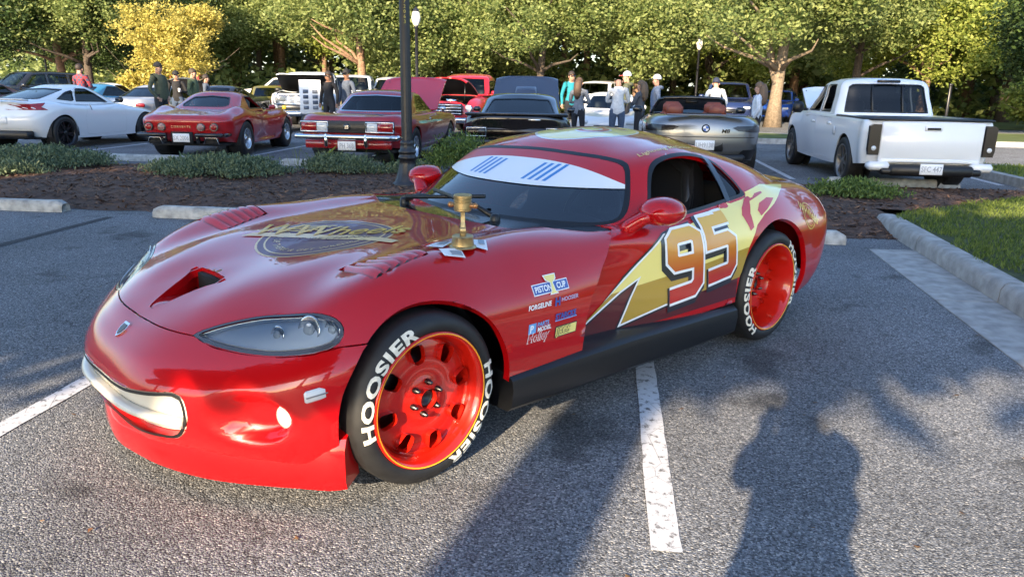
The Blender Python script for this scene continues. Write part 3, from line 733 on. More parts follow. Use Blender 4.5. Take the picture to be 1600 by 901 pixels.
def build_people():
    J = cloth('jeans', (.06, .09, .15)); DK = cloth('dark_trousers', (.018, .020, .026)); OL = cloth('olive', (.075, .085, .05)); OL2 = cloth('green_sweater', (.06, .09, .05)); BK = cloth('black', (.012, .012, .014)); GH = cloth('grey_hoodie', (.19, .21, .25)); WS_ = cloth('cream_sweater', (.62, .63, .64)); NB = cloth('slate', (.14, .18, .26)); DG = cloth('charcoal', (.07, .075, .09)); TE = cloth('teal', (.01, .20, .26)); PJ = cloth('pale_jacket', (.55, .60, .66)); BS = cloth('blue_grey', (.07, .09, .13))
    PL = mat('cloth_plaid', (.3, .05, .06), .85)
    nt = PL.node_tree; tc = nt.nodes.new('ShaderNodeTexCoord'); ck = nt.nodes.new('ShaderNodeTexChecker'); ck.inputs['Scale'].default_value = 14; ck.inputs['Color1'].default_value = (.30, .03, .04, 1); ck.inputs['Color2'].default_value = (.05, .055, .10, 1); nt.links.new(tc.outputs['Object'], ck.inputs['Vector']); nt.links.new(ck.outputs[0], nt.nodes['Principled BSDF'].inputs['Base Color'])
    CN = mat('cap_navy', (.015, .022, .05), .8); CR = mat('cap_red', (.45, .06, .05), .8); CW = mat('cap_white', (.62, .64, .66), .8); CB = mat('cap_black', (.012, .012, .014), .8)
    g1 = 'visitors around the cars'
    person('man in an olive hoodie and dark beanie left of the red fastback', -12.05, 19.5, rad(-10), 1.86, OL, DK, arms='pocket', cap=(CB, None), hood=True, group=g1, wide=1.12)
    person('man in dark clothes holding a white cup behind the red fastback', -12.75, 21.5, rad(-70), 1.68, BK, J, arms='hold', cap=(CB, CB), group=g1, cup=True)
    person('man in a green sweater beside the raised black hood', -11.65, 20.5, rad(5), 1.74, OL2, J, hair=(.05, .035, .02), arms='down', group=g1, wide=1.05)
    person('person in blue-grey top behind the man in the green sweater', -12.1, 22, rad(20), 1.6, BS, DK, group=g1)
    person('man in a red plaid shirt seen from behind beyond the white coupe', -15.8, 21.5, rad(85), 1.84, PL, DK, arms='crossed', group=g1)
    person('woman in black hooded top and sunglasses beside the display board', -7.72, 20.5, rad(-105), 1.72, BK, DK, hairlen='long', arms='down', hood=True, glasses=True, group=g1, skin=SKIND)
    person('person in dark cap and sunglasses behind the red muscle car roof', -7.38, 21, rad(-115), 1.78, BS, DK, cap=(CB, CB), glasses=True, group=g1, skin=SKIND)
    person('man in a teal shirt behind the raised blue-grey hood', -1.2, 22.5, rad(-60), 1.84, TE, DK, glasses=True, group=g1)
    person('woman in a grey hoodie with brown hair right of the black coupe', -.80, 18.5, rad(70), 1.62, GH, DK, hair=(.10, .06, .035), hairlen='long', arms='crossed', hood=True, group=g1)
    person('balding man in a cream sweater and jeans seen from behind', .12, 18.2, rad(95), 1.68, WS_, J, hair=(.10, .08, .06), hairlen='bald', arms='crossed', group=g1, wide=1.12)
    person('man in a red and white cap behind the man in the cream sweater', .34, 20.2, rad(170), 1.80, OL, DK, cap=(CW, CR), hood=True, group=g1, wide=1.05)
    person('woman with long hair in a charcoal jacket amid the group', .66, 18.8, rad(150), 1.58, DG, DK, hair=(.12, .08, .05), hairlen='long', arms='crossed', group=g1)
    person('man in a navy and white cap and slate hoodie facing left', 1.06, 19.5, rad(180), 1.72, NB, J, cap=(CW, CN), arms='pocket', hood=True, group=g1, wide=1.05)
    person('man in a white shirt and navy cap seen from behind the convertible', 2.62, 20.5, rad(95), 1.68, WS_, DK, cap=(CN, CN), arms='pocket', group=g1, lean=.06, wide=1.15)
    person('woman with long brown hair and pale jacket right of the convertible', 3.02, 16.75, rad(165), 1.56, PJ, DK, hair=(.14, .09, .055), hairlen='long', arms='pocket', group=g1)
    person('photographer holding up a phone, seen only as a shadow on the tarmac', -.02, -.40, rad(97), 1.66, BS, J, arms='phone', hair=(.05, .035, .02), wide=1.4)
build_people()
# ================================================================== the red show car in front
RED = mat('red_paint', (0.42, 0.002, 0.004), 0.30, 0.0, 1.0, coatr=0.02, spec=.15)
BLACKP = mat('black_plastic', (0.007, 0.007, 0.008), 0.42)
BLACKG = mat('black_gloss', (0.008, 0.008, 0.009), 0.12, coat=0.5)
RUBBER = mat('tyre_rubber', (0.011, 0.011, 0.012), 0.58, noise=(30, 0.25))
CHROME = mat('chrome', (0.75, 0.75, 0.76), 0.12, 1.0)
STEEL = mat('dark_steel', (0.10, 0.10, 0.10), 0.35, 1.0)
WHITEV = mat('white_vinyl', (0.80, 0.80, 0.78), 0.35)
LEATHER = mat('black_leather', (0.022, 0.022, 0.024), 0.42)
GLASS = glass_mat('clear_glass', (0.50, 0.56, 0.56))
SMOKE = glass_mat('tinted_glass', (0.16, 0.18, 0.19))
DARKIN = mat('dark_interior', (0.012, 0.012, 0.014), 0.8)

VX, VY, VRZ = -0.553, 3.963, rad(231.29)

def viper_net():
    # rows upward (r0 sill .. r6 centre line); columns from nose centre round the left side to the tail
    c = [
     [(1.975,0,.150),(2.010,0,.25),(2.025,0,.360),(1.990,0,.455),(1.930,0,.515),(1.865,0,.555),(1.80,0,.592)],
     [(1.955,.25,.150),(1.995,.26,.25),(2.008,.27,.365),(1.970,.27,.460),(1.905,.26,.525),(1.80,.19,.592),(1.60,0,.670)],
     [(1.855,.49,.150),(1.900,.51,.25),(1.915,.52,.375),(1.880,.51,.470),(1.800,.48,.555),(1.64,.34,.665),(1.35,0,.722)],
     [(1.735,.68,.145),(1.775,.71,.25),(1.785,.725,.39),(1.760,.71,.485),(1.660,.65,.605),(1.42,.43,.722),(1.05,0,.755)],
     [(1.590,.845,.140),(1.600,.880,.27),(1.600,.890,.42),(1.590,.875,.535),(1.470,.76,.700),(1.18,.46,.758),(.80,0,.775)],
     [(1.222,.905,.15),(1.222,.945,.30),(1.222,.955,.47),(1.222,.935,.620),(1.190,.79,.775),(.93,.47,.778),(.60,0,.788)],
     [(.80,.915,.17),(.80,.945,.30),(.80,.950,.48),(.78,.925,.630),(.74,.79,.778),(.60,.47,.788),(.38,0,.795)],
     [(.25,.92,.17),(.25,.935,.30),(.24,.938,.48),(.22,.915,.640),(.20,.82,.760),(.20,.50,.790),(.12,0,.795)],
     [(-.35,.92,.17),(-.35,.930,.30),(-.35,.928,.48),(-.35,.905,.660),(-.35,.82,.775),(-.35,.50,.80),(-.35,0,.80)],
     [(-.82,.925,.17),(-.82,.940,.30),(-.82,.945,.48),(-.82,.930,.68),(-.82,.83,.815),(-.80,.50,.83),(-.80,0,.83)],
     [(-1.222,.93,.17),(-1.222,.965,.30),(-1.222,.975,.48),(-1.222,.962,.68),(-1.222,.84,.850),(-1.2,.50,.87),(-1.2,0,.87)],
     [(-1.66,.92,.22),(-1.66,.950,.32),(-1.66,.955,.48),(-1.66,.930,.67),(-1.64,.80,.835),(-1.6,.50,.865),(-1.6,0,.87)],
     [(-1.95,.83,.26),(-1.98,.855,.33),(-2.03,.865,.48),(-2.06,.840,.66),(-2.00,.73,.800),(-1.93,.46,.845),(-1.88,0,.85)],
     [(-2.07,.45,.27),(-2.11,.46,.34),(-2.16,.46,.48),(-2.20,.455,.66),(-2.165,.42,.795),(-2.10,.28,.825),(-2.05,0,.835)],
     [(-2.10,0,.27),(-2.14,0,.34),(-2.19,0,.48),(-2.235,0,.66),(-2.205,0,.80),(-2.18,0,.815),(-2.14,0,.825)],
    ]
    return np.array(c).transpose(1, 0, 2)

def viper_cabin_net():
    c = [
     [(.34,0,.760),(.08,0,.905),(-.24,0,1.065),(-.34,0,1.115),(-.50,0,1.165)],
     [(.275,.42,.757),(.03,.36,.905),(-.262,.31,1.062),(-.40,.25,1.125),(-.66,0,1.182)],
     [(.02,.765,.745),(-.145,.675,.895),(-.325,.565,1.045),(-.50,.40,1.120),(-.84,0,1.18)],
     [(-.16,.80,.76),(-.25,.725,.905),(-.42,.62,1.060),(-.58,.42,1.128),(-.95,0,1.172)],
     [(-.40,.83,.775),(-.45,.755,.915),(-.60,.635,1.080),(-.75,.43,1.132),(-1.08,0,1.158)],
     [(-.80,.84,.81),(-.80,.765,.935),(-.86,.645,1.062),(-.98,.43,1.110),(-1.25,0,1.125)],
     [(-1.25,.83,.845),(-1.22,.745,.945),(-1.22,.625,1.015),(-1.28,.41,1.055),(-1.45,0,1.065)],
     [(-1.68,.70,.835),(-1.66,.63,.88),(-1.62,.55,.925),(-1.60,.37,.965),(-1.66,0,.980)],
     [(-1.93,.42,.825),(-1.91,.38,.842),(-1.88,.35,.862),(-1.84,.25,.885),(-1.83,0,.900)],
     [(-1.98,0,.825),(-1.955,0,.840),(-1.93,0,.855),(-1.91,0,.868),(-1.89,0,.878)],
    ]
    return np.array(c).transpose(1, 0, 2)

def sstep(a, b, x):
    t = np.clip((x - a) / (b - a), 0, 1); return t * t * (3 - 2 * t)

ARCH_F = (1.215, .318, .360); ARCH_R = (-1.222, .328, .382)
# trailing edge of the front wing, (x, z) from sill to belt
WING_EDGE = [(.40, .10), (.41, .334), (.395, .45), (.36, .54), (.27, .65), (.15, .735), (.02, .80), (-.05, .9)]
HEADLIGHT = [(1.822,.385),(1.803,.49),(1.755,.617),(1.684,.738),(1.612,.822),(1.548,.858),(1.512,.850),(1.509,.812),(1.537,.745),(1.58,.652),(1.632,.562),(1.708,.478),(1.775,.415)]
def wing_x(z):
    a = np.array(WING_EDGE); return np.interp(z, a[:, 1], a[:, 0])

def viper_skin():
    V, F = net_mesh(viper_net(), [8, 8, 8, 9, 12, 12, 14, 14, 12, 10, 12, 10, 8, 8], [5, 8, 10, 10, 10, 10])
    # bowl round each fog lamp
    x, y, z = V[:, 0].copy(), np.abs(V[:, 1]), V[:, 2]
    d = np.sqrt(((y - .70) / .125) ** 2 + ((z - .345) / .095) ** 2)
    V[:, 0] -= np.where(x > 1.4, .075 * (1 - sstep(.40, 1.08, d)), 0)
    # raised blisters of the bonnet towards the cowl, hollow beside them
    x = V[:, 0]; y = np.abs(V[:, 1]); z = V[:, 2]
    blis = np.exp(-((y - .66) / .10) ** 2) * sstep(.95, .45, x) * sstep(.10, .40, x)
    V[:, 2] += np.where(z > .6, .018 * blis, 0)
    # ducktail lip
    V[:, 2] += np.where((x < -1.95) & (z > .72), .02 * sstep(-1.95, -2.18, x), 0)
    return V, F

def wheel_parts(root, cx, y, side, R=.321, RR=.247, steer=0.0, dish=.05, letters=True, width=.27, rot=0.0):
    """one road wheel as a part with tyre, rim, nuts; side=+1 left"""
    hub = bpy.data.objects.new('wheel', None); COL.objects.link(hub); hub.parent = root
    hub.location = (cx, y, R); hub.rotation_euler = (0, 0, steer + (0 if side > 0 else math.pi))
    # local: +y outward, wheel axis y, outer face at y=0
    w = width
    prof = [(RR - .012, -.012), (RR + .002, .004), (RR + .018, .012), (RR + .035, .0135), (R - .022, .004), (R - .006, -.012), (R - .001, -.030), (R, -.06), (R, -w + .05), (R - .004, -w + .03), (R - .02, -w + .005), (RR + .02, -w), (RR - .012, -w + .02)]
    obj('tyre', lathe(prof, 64, 'y'), RUBBER, hub)
    RIMRED = mat('wheel_red', (.50, .010, .004), .28, 0, 1.0, spec=.2)
    rim = [(RR - .012, -.014), (RR + .006, .002), (RR + .0065, .010), (RR + .001, .014), (RR - .006, .012), (RR - .012, .004), (RR - .02, -.012), (RR - .028, -dish * .8), (RR - .036, -dish)]
    ro = obj('rim', lathe(rim, 64, 'y'), RIMRED, hub)
    st = [(RR + .0015, .0150), (RR - .0030, .0140)]
    obj('pinstripe', lathe([(r, h + .0012) for r, h in st], 64, 'y'), mat('orange_pinstripe', (0.9, 0.38, 0.02), 0.4), hub)
    barrel = [(RR - .036, -dish), (RR - .045, -dish - .02), (RR - .05, -w + .02)]
    obj('barrel', lathe(barrel, 48, 'y'), RIMRED, hub)
    # disc with eight openings
    nr, na = 18, 160; V = []; F = []; r0, r1 = .034, RR - .034
    def hz(r):
        t = (r - r0) / (r1 - r0); return -dish - .004 + .020 * math.exp(-((r - .0) / .088) ** 4) + .012 * math.sin(math.pi * min(max((t - .3) / .7, 0), 1))
    for i in range(nr):
        r = r0 + (r1 - r0) * i / (nr - 1)
        for k in range(na):
            a = 2 * math.pi * k / na; V.append((r * math.cos(a), hz(r), r * math.sin(a)))
    for i in range(nr - 1):
        for k in range(na):
            F.append((i * na + k, (i + 1) * na + k, (i + 1) * na + (k + 1) % na, i * na + (k + 1) % na))
    def holes(P):
        r = np.hypot(P[:, 0], P[:, 2]); a = np.arctan2(P[:, 2], P[:, 0]) + rot; s = 2 * math.pi / 8
        da = (a + s / 2) % s - s / 2; u = da * r; v = r - .172
        hw = .027 + .16 * v                                   # wider outwards
        q = np.maximum(np.abs(u) - hw + .016, 0); p = np.maximum(np.abs(v) - .030 + .016, 0)
        return np.hypot(q, p) - .016 + np.minimum(np.maximum(np.abs(u) - hw + .016, np.abs(v) - .030 + .016), 0)
    _, disc = cut((np.array(V), F), holes)
    obj('disc', panel(disc, .022, 0.0005), RIMRED, hub, sharp=50)
    obj('brake_rotor', lathe([(.02, -dish - .09), (.17, -dish - .09), (.17, -dish - .12)], 32, 'y'), STEEL, hub)
    obj('inner_dark', lathe([(.001, -w + .06), (RR - .05, -w + .06)], 24, 'y'), DARKIN, hub)
    cap = lathe([(.036, hz(.04) - .012), (.034, hz(.04) + .004), (.026, hz(.04) + .004), (.020, hz(.04) - .006), (.0005, hz(.04) - .010)], 24, 'y')
    obj('hub_cap', cap, BLACKP, hub)
    nut = join(lathe([(.0115, 0), (.0115, .016), (.007, .020), (.007, .030), (.0003, .031)], 6, 'y'))
    for k in range(6):
        a = rot + math.pi / 6 + k * math.pi / 3
        obj('lug_nut', xf(nut, (.060 * math.cos(a), hz(.06), .060 * math.sin(a))), STEEL, hub)
    if letters:
        base = text2d('HOOSIER', .074, .04, 0, 'CENTER', 1.30, 1.12)
        def side_y(r):
            a = [(RR + .018, .012), (RR + .035, .0135), (R - .022, .004)]
            return float(np.interp(r, [q[0] for q in a], [q[1] for q in a]))
        wm = mat('tyre_lettering', (0.72, 0.68, 0.58), 0.6, noise=(60, .12))
        for a0 in letters:
            g = dice2d(base, .012); VV = []
            for s_, t_ in g[0]:
                r = RR + .0125 + t_ * .80; a = a0 - s_ / (RR + .03)
                if side > 0: X = -r * math.cos(a)
                else: X = -r * math.cos(a)
                VV.append((X, side_y(r) + .0012, r * math.sin(a)))
            obj('lettering', (VV, g[1]), wm, hub, smooth=False)
    return hub

def build_viper():
    T = thing('show_car', (VX, VY, 0), VRZ, 'glossy red show coupe with yellow flash, number 95 and HOOSIER tyres, parked nearest', 'car')
    skin = viper_skin()
    _, skin = cut(skin, lambda P: np.hypot(P[:, 0] - ARCH_F[0], P[:, 2] - ARCH_F[1]) - ARCH_F[2])
    _, skin = cut(skin, lambda P: np.hypot(P[:, 0] - ARCH_R[0], P[:, 2] - ARCH_R[1]) - ARCH_R[2])
    cock = [(.30, .0), (.245, .38), (.02, .735), (-.16, .775), (-.40, .80), (-.80, .81), (-1.20, .79), (-1.60, .60), (-1.80, .3), (-1.85, 0)]
    cock = cock + [(a, -b) for a, b in reversed(cock[1:-1])]
    _, skin = cut(skin, lambda P: np.maximum(pdist(P[:, :2], cock), .68 - P[:, 2]))
    _, skin = cut(skin, lambda P: np.maximum(np.maximum(P[:, 2] - .30, P[:, 0] - 1.1), -1.0 - P[:, 0]))
    full = bvh_of(skin)
    # front bumper below the seam
    bump, rest = cut(skin, lambda P: np.maximum(P[:, 2] - np.interp(np.abs(P[:, 1]), [0, .39, .5, .62, .74, .82, .87, .92], [.552, .562, .546, .543, .547, .560, .582, .585]), 1.2 - P[:, 0]))
    # bonnet + wings in front of the trailing edge
    rear, hood = cut(rest, lambda P: np.where(P[:, 2] > .70, P[:, 0] - np.where(np.abs(P[:, 1]) > .78, wing_x(P[:, 2]), .04), P[:, 0] - wing_x(P[:, 2])))
    hl = np.array(spline(HEADLIGHT, 4, True))
    lamp, hood = cut(hood, lambda P: np.where(P[:, 0] > 1.3, pdist(np.stack([P[:, 0], np.abs(P[:, 1])], 1), hl), 1))
    # recess behind the wing
    V = rear[0]; x, y, z = V[:, 0], V[:, 1], V[:, 2]
    dep = .115 * sstep(-.62, .36, x) * sstep(.80, .60, z) * (x > -.65)
    V[:, 1] -= np.sign(y) * np.where(np.abs(y) > .6, dep, 0)
    # doors
    DOOR = [(.60, .30), (.60, .92), (-.70, .92), (-.775, .80), (-.79, .60), (-.785, .40), (-.76, .30)]
    door, rear = cut(rear, lambda P: pdist(P[:, [0, 2]], DOOR))
    # bonnet openings -------------------------------------------------------------
    LOUV = [(1.315, .49), (1.335, .765), (1.06, .735), (1.06, .565)]
    louv, hood = cut(hood, lambda P: np.where(P[:, 2] > .6, pdist(np.stack([P[:, 0], np.abs(P[:, 1])], 1), LOUV), 1))
    DUCT = spline([(1.825, 0), (1.815, .025), (1.74, .06), (1.65, .10), (1.60, .15), (1.585, .145), (1.575, 0)], 5)[:-1]
    DUCT = DUCT + [(1.575, 0)] + [(a, -b) for a, b in reversed(DUCT[1:])]
    COWL = [(.47, 0), (.465, .25), (.44, .50), (.36, .68), (.20, .755), (.03, .79), (-.2, .79), (-.2, 0)]
    COWL = COWL[:-1] + [(a, -b) for a, b in reversed(COWL[:-1])]
    cowlp, hood = cut(hood, lambda P: np.where(P[:, 2] > .7, pdist(P[:, :2], COWL), 1))
    ductp, hood = cut(hood, lambda P: np.where(P[:, 0] > 1.2, pdist(P[:, :2], DUCT), 1))
    body = obj('hood', panel(hood, .03, .003), RED, T)
    obj('rear_body', panel(rear, .03, .002), RED, T)
    for s in (1, -1):
        d = cut(door, lambda P: -P[:, 1] * s)[0]
        dd = obj('door', panel(d, .03, .002), RED, T)
    # bumper: mouth
    MOUTH = [(0, .372), (.20, .372), (.36, .388), (.47, .405), (.51, .375), (.505, .30), (.42, .225), (.2, .205), (0, .205)]
    MOUTH = MOUTH + [(-a, b) for a, b in reversed(MOUTH[1:-1])]
    mouth, bump = cut(bump, lambda P: np.where(P[:, 0] > 1.5, pdist(P[:, 1:], np.array(spline(MOUTH, 4, True))), 1))
    bo = obj('front_bumper', panel(bump, .05, .003), RED, T)
    CREAM = mat('cream_paint', (0.60, 0.57, 0.49), 0.35, coat=.6)
    # plain off-white insert, two panels with a bar between, set back in the opening
    mv = offset(mouth, -.020)
    up, lo = cut(mv, lambda P: .300 - P[:, 2])
    ins = obj('grille_insert', up, CREAM, T); obj('grille_insert', offset(lo, -.018), CREAM, T)
    ring, _ = cut(offset(mouth, .0), lambda P: -.011 - pdist(P[:, 1:], np.array(spline(MOUTH, 4, True))))
    obj('grille_outline', offset(ring, .002), BLACKP, T)
    bar = []
    for i in range(25):
        yy = -.49 + .98 * i / 24; h, n, _, _ = full.ray_cast(Vector((3, yy, .300)), Vector((-1, 0, 0))); bar.append((h.x - .004, yy, .300))
    obj('grille_bar', tube(bar, .024, 10, flat=.7), CREAM, ins)
    # headlights
    for s in (1, -1):
        L = cut(lamp, lambda P: -P[:, 1] * s)[0]
        e = bpy.data.objects.new('headlight', None); COL.objects.link(e); e.parent = T
        obj('bucket', offset(panel(L, .018, .0), -.020), mat('lamp_bucket', (.74, .77, .80), .3, .0), e)
        obj('lens', offset(L, -.002), glass_mat('lamp_glass', (.80, .84, .86)), e)
        rim = cut(L, lambda P: -.010 - pdist(np.stack([P[:, 0], np.abs(P[:, 1])], 1), hl))[0]
        obj('lens_rim', offset(rim, .0006), mat('lens_rim', (.05, .05, .055), .25, coat=.6), e)
        lt = bvh_of(L)
        for (lx, ly, sc) in ((1.585, .745, .95), (1.535, .812, .62), (1.655, .655, .62)):
            h_, n_, _, _ = lt.ray_cast(Vector((lx, s * ly, 2)), Vector((0, 0, -1)))
            if h_ is None: continue
            if n_.z < 0: n_ = -n_
            ax = (n_ + Vector((1.1, s * .25, -.3))).normalized(); R3 = ax.to_track_quat('X', 'Z').to_euler()
            c0 = h_ - n_ * .020
            obj('reflector', xf(lathe([(.004, -.012), (.028, -.008), (.042, .006), (.047, .012), (.050, .006)], 24, 'x'), c0, R3, (sc * .5, sc, sc)), CHROME, e)
            obj('projector', xf(ball(.024, 14, 9), c0 + ax * .004, R3, (sc * .5, sc, sc)), mat('projector_glass', (.55, .56, .55), .05, coat=1), e)
    # louvres
    for s in (1, -1):
        L = cut(louv, lambda P: -P[:, 1] * s)[0]
        lp = obj('louver_panel', offset(L, -.022), BLACKP, T)
        tr = bvh_of(louv)
        n = 6
        def pt(u, v, dz=0.0):
            a = np.array(LOUV); p = (a[0] * (1 - u) + a[3] * u) * (1 - v) + (a[1] * (1 - u) + a[2] * u) * v
            p = p * .98 + a.mean(0) * .02
            h = tr.ray_cast(Vector((p[0], s * p[1], 1.5)), Vector((0, 0, -1)))[0]
            if h is None:
                h = tr.find_nearest(Vector((p[0], s * p[1], .75)))[0]
            return (h.x, h.y, h.z + dz)
        for k in range(n):
            VV = []; FF = []; m = 9; q = 5
            for i in range(q):
                u = .025 + (k + i / (q - 1) * .86) / n * .96
                for j in range(m):
                    v = .03 + .94 * j / (m - 1)
                    dz = .017 * math.sin(math.pi * .5 * min(1, 1.15 * i / (q - 1))) - .013 + .003 * math.sin(math.pi * j / (m - 1))
                    VV.append(pt(u, v, dz))
            for i in range(q - 1):
                for j in range(m - 1): FF.append((i * m + j, i * m + j + 1, (i + 1) * m + j + 1, (i + 1) * m + j))
            obj('slat', (VV, FF), RED, lp)
    # bonnet duct: ramp down to a dark mouth
    ramp = (ductp[0].copy(), ductp[1]); ramp[0][:, 2] -= .004 + .085 * sstep(1.82, 1.58, ramp[0][:, 0])
    do = obj('hood_duct', ramp, RED, T)
    lipV = []; lipF = []; ntree = full
    for i, (a, b) in enumerate(DUCT):
        zt = ntree.ray_cast(Vector((a, b, 2)), Vector((0, 0, -1)))[0].z; zb = zt - .004 - .085 * float(sstep(1.82, 1.58, np.array(a)))
        lipV += [(a, b, zt - .001), (a, b, zb - .002)]
    m = len(DUCT)
    lipF = [(2 * i, 2 * ((i + 1) % m), 2 * ((i + 1) % m) + 1, 2 * i + 1) for i in range(m)]
    obj('duct_wall', (lipV, lipF), RED, do, smooth=False)
    zt = ntree.ray_cast(Vector((1.585, 0, 2)), Vector((0, 0, -1)))[0].z
    obj('duct_mouth', box(.05, .22, .075, .004, (1.575, 0, zt - .052)), mat('duct_black', (.003, .003, .003), .9), do)
    # -------------------------------------------------- cabin
    cab = net_mesh(viper_cabin_net(), [8, 10, 8, 8, 10, 12, 10, 8, 8], [10, 12, 8, 10])
    A_LINE = None
    WS = [(0, .79), (.43, .785), (.70, .785), (.735, .83), (.665, .945), (.58, 1.035), (.47, 1.062), (.30, 1.075), (0, 1.085)]
    WS = WS + [(-a, b) for a, b in reversed(WS[1:-1])]
    wsp = np.array(spline(WS, 3, True))
    ws, cab = cut(cab, lambda P: np.maximum(pdist(P[:, 1:], wsp), np.interp(P[:, 2], [.70, .77, .84, .95, 1.035, 1.07, 1.1], [.02, -.025, -.135, -.235, -.315, -.39, -.5]) - P[:, 0]))
    SW = [(-.185, .80), (-.25, .87), (-.345, 1.00), (-.46, 1.062), (-.67, 1.083), (-.86, 1.056), (-.955, .99), (-1.035, .865), (-1.03, .848), (-.80, .825), (-.5, .80), (-.22, .785)]
    swp = np.array(spline(SW, 3, True))
    sw, cab = cut(cab, lambda P: np.where(np.abs(P[:, 1]) > .5, pdist(P[:, [0, 2]], swp), 1))
    HG = [(-1.10, .36), (-1.14, .48), (-1.35, .585), (-1.52, .60), (-1.68, .53), (-1.79, .36), (-1.85, 0), (-1.08, 0)]
    hgp = HG[:-2] + [(-1.85, 0)] + [(a, -b) for a, b in reversed(HG[:-2])]
    hg, cab = cut(cab, lambda P: np.where(P[:, 0] < -.9, pdist(P[:, :2], hgp), 1))
    roof = obj('roof', panel(cab, .035, .001), RED, T)
    cabtree = bvh_of(cab)
    w = obj('windshield', offset(ws, -.004), glass_mat('windshield_glass', (.50, .58, .60), ior=2.3), T)
    rimw = cut(ws, lambda P: -.013 - pdist(P[:, 1:], wsp))[0]
    obj('windshield_trim', offset(rimw, .001), BLACKP, w)
    wstree = bvh_of(ws)
    # plain sun strip across the top of the screen (white, red above, slim blue stripes)
    strip = cut(cut(ws, lambda P: .925 + .02 * np.abs(P[:, 1]) ** 2 - P[:, 2])[0], lambda P: .014 + pdist(P[:, 1:], wsp))[0]
    redp, whitep = cut(strip, lambda P: (1.035 - .045 * (np.abs(P[:, 1]) / .5) ** 2.5) - P[:, 2])
    obj('sun_strip', offset(whitep, .0008), mat('banner_vinyl', (.72, .78, .85), .3), w)
    obj('sun_strip', offset(redp, .0008), mat('banner_red', (.42, .02, .03), .3), w)
    for yc in (.16, -.27):
        for k in range(4):
            y0 = yc + k * .045
            g = poly2d([(y0 - .035, .945), (y0 - .013, .945), (y0 + .014, 1.02), (y0 - .008, 1.02)])
            obj('blue_stripe', lay(g, lambda a, b: (1.5, a, b), (-1, 0, 0), wstree, .002, .03), mat('sky_blue_vinyl', (.03, .22, .60), .3), w)
    # side glass: window is down on the driver's side, rear quarter panes stay
    for s in (1, -1):
        S_ = cut(sw, lambda P: -P[:, 1] * s)[0]
        fr = cut(S_, lambda P: -.016 - pdist(P[:, [0, 2]], swp))[0]
        fo = obj('window_frame', offset(fr, .001), BLACKP, T)
        q = cut(S_, lambda P: P[:, 0] + .845)[0]
        obj('quarter_window', offset(q, -.012), SMOKE, T)
        pil = cut(cut(S_, lambda P: P[:, 0] + .845)[0], lambda P: -.885 - P[:, 0])[0]
        obj('pillar', offset(pil, .002), BLACKG, T)
        if s < 0:
            obj('side_window', offset(cut(S_, lambda P: -.845 - P[:, 0])[0], -.012), GLASS, T)
    hgo = obj('hatch_glass', offset(hg, -.003), SMOKE, T)
    hrim = cut(hg, lambda P: -.014 - pdist(P[:, :2], hgp))[0]
    obj('hatch_trim', offset(hrim, .001), BLACKG, hgo)
    # cowl and wipers
    obj('cowl', offset(cowlp, -.006), BLACKG, T)
    for (p0, p1, p2) in (((.335, .30, .80), (.33, .0, .86), (.245, -.28, .865)), ((.34, -.42, .80), (.32, -.18, .845), (.22, .10, .87))):
        wi = obj('wiper', join(tube([p0, ((p0[0] + p1[0]) / 2 + .01, (p0[1] + p1[1]) / 2, (p0[2] + p1[2]) / 2 + .02), p1], [.014, .011, .007], 8), lathe([(.02, -.03), (.024, .0), (.02, .012), (.001, .014)], 12)), BLACKP, T)
        a = Vector(p1) + (Vector(p1) - Vector(p2)).normalized() * .18
        wi.data.vertices.foreach_get  # keep reference
        obj('wiper_blade', tube([tuple(a), p1, p2], .008, 6, flat=1.4), BLACKP, wi)
        piv = obj('wiper_pivot', xf(lathe([(.026, -.03), (.026, .006), (.018, .018), (.001, .02)], 12), p0), BLACKP, wi)
    # drop the stray pivot ring that sits at the origin of each arm
    for o in [c for c in T.children if c.name.startswith('wiper')]:
        bm = bmesh.new(); bm.from_mesh(o.data)
        bmesh.ops.delete(bm, geom=[v for v in bm.verts if v.co.z < .3], context='VERTS'); bm.to_mesh(o.data); bm.free()
    # -------------------------------------------------- interior
    obj('cabin_floor', box(1.75, 1.40, .30, .05, (-.55, 0, .30)), DARKIN, T)
    obj('dashboard', join(box(.42, 1.42, .22, .07, (-.02, 0, .64)), xf(ball(1, 16, 10), (-.13, .36, .73), (0, 0, 0), (.14, .24, .05))), LEATHER, T)
    obj('console', box(1.0, .26, .35, .05, (-.55, 0, .50)), LEATHER, T)
    obj('rear_bulkhead', box(.10, 1.40, .45, .05, (-1.20, 0, .66)), DARKIN, T)
    for s in (1, -1):
        prof = [(-.02, .0), (.06, .02), (.11, .14), (.115, .30), (.10, .44), (.085, .52), (.05, .58), (.0, .60), (-.04, .55), (-.05, .3), (-.06, .1)]
        VV = []; FF = []; m = len(prof)
        ys = np.linspace(-1, 1, 13)
        for t in ys:
            for (a, b) in prof:
                wv = .25 - .10 * max(0, (b - .38) / .22) ** 1.6
                bol = .05 * abs(t) ** 3
                VV.append((a + bol - .04 * (abs(t) ** 6), t * wv * (1 - .0), b - .03 * abs(t) ** 4 * (b > .3)))
        for i in range(len(ys) - 1):
            for k in range(m): FF.append((i * m + k, i * m + (k + 1) % m, (i + 1) * m + (k + 1) % m, (i + 1) * m + k))
        FF.append(tuple(range(m))); FF.append(tuple((len(ys) - 1) * m + k for k in range(m - 1, -1, -1)))
        so = obj('seat', xf((VV, FF), (-.86, s * .37, .46), (0, -.30, 0)), LEATHER, T, sharp=60)
        obj('seat_cushion', box(.52, .48, .16, .06, (-.62, s * .37, .47)), LEATHER, so)
        obj('seat_rim', xf(tube([(.075, -.215, .10), (.10, -.205, .35), (.085, -.15, .50), (.06, 0, .57), (.085, .15, .50), (.10, .205, .35), (.075, .215, .10)], .035, 8), (-.86, s * .37, .46), (0, -.30, 0)), LEATHER, so)
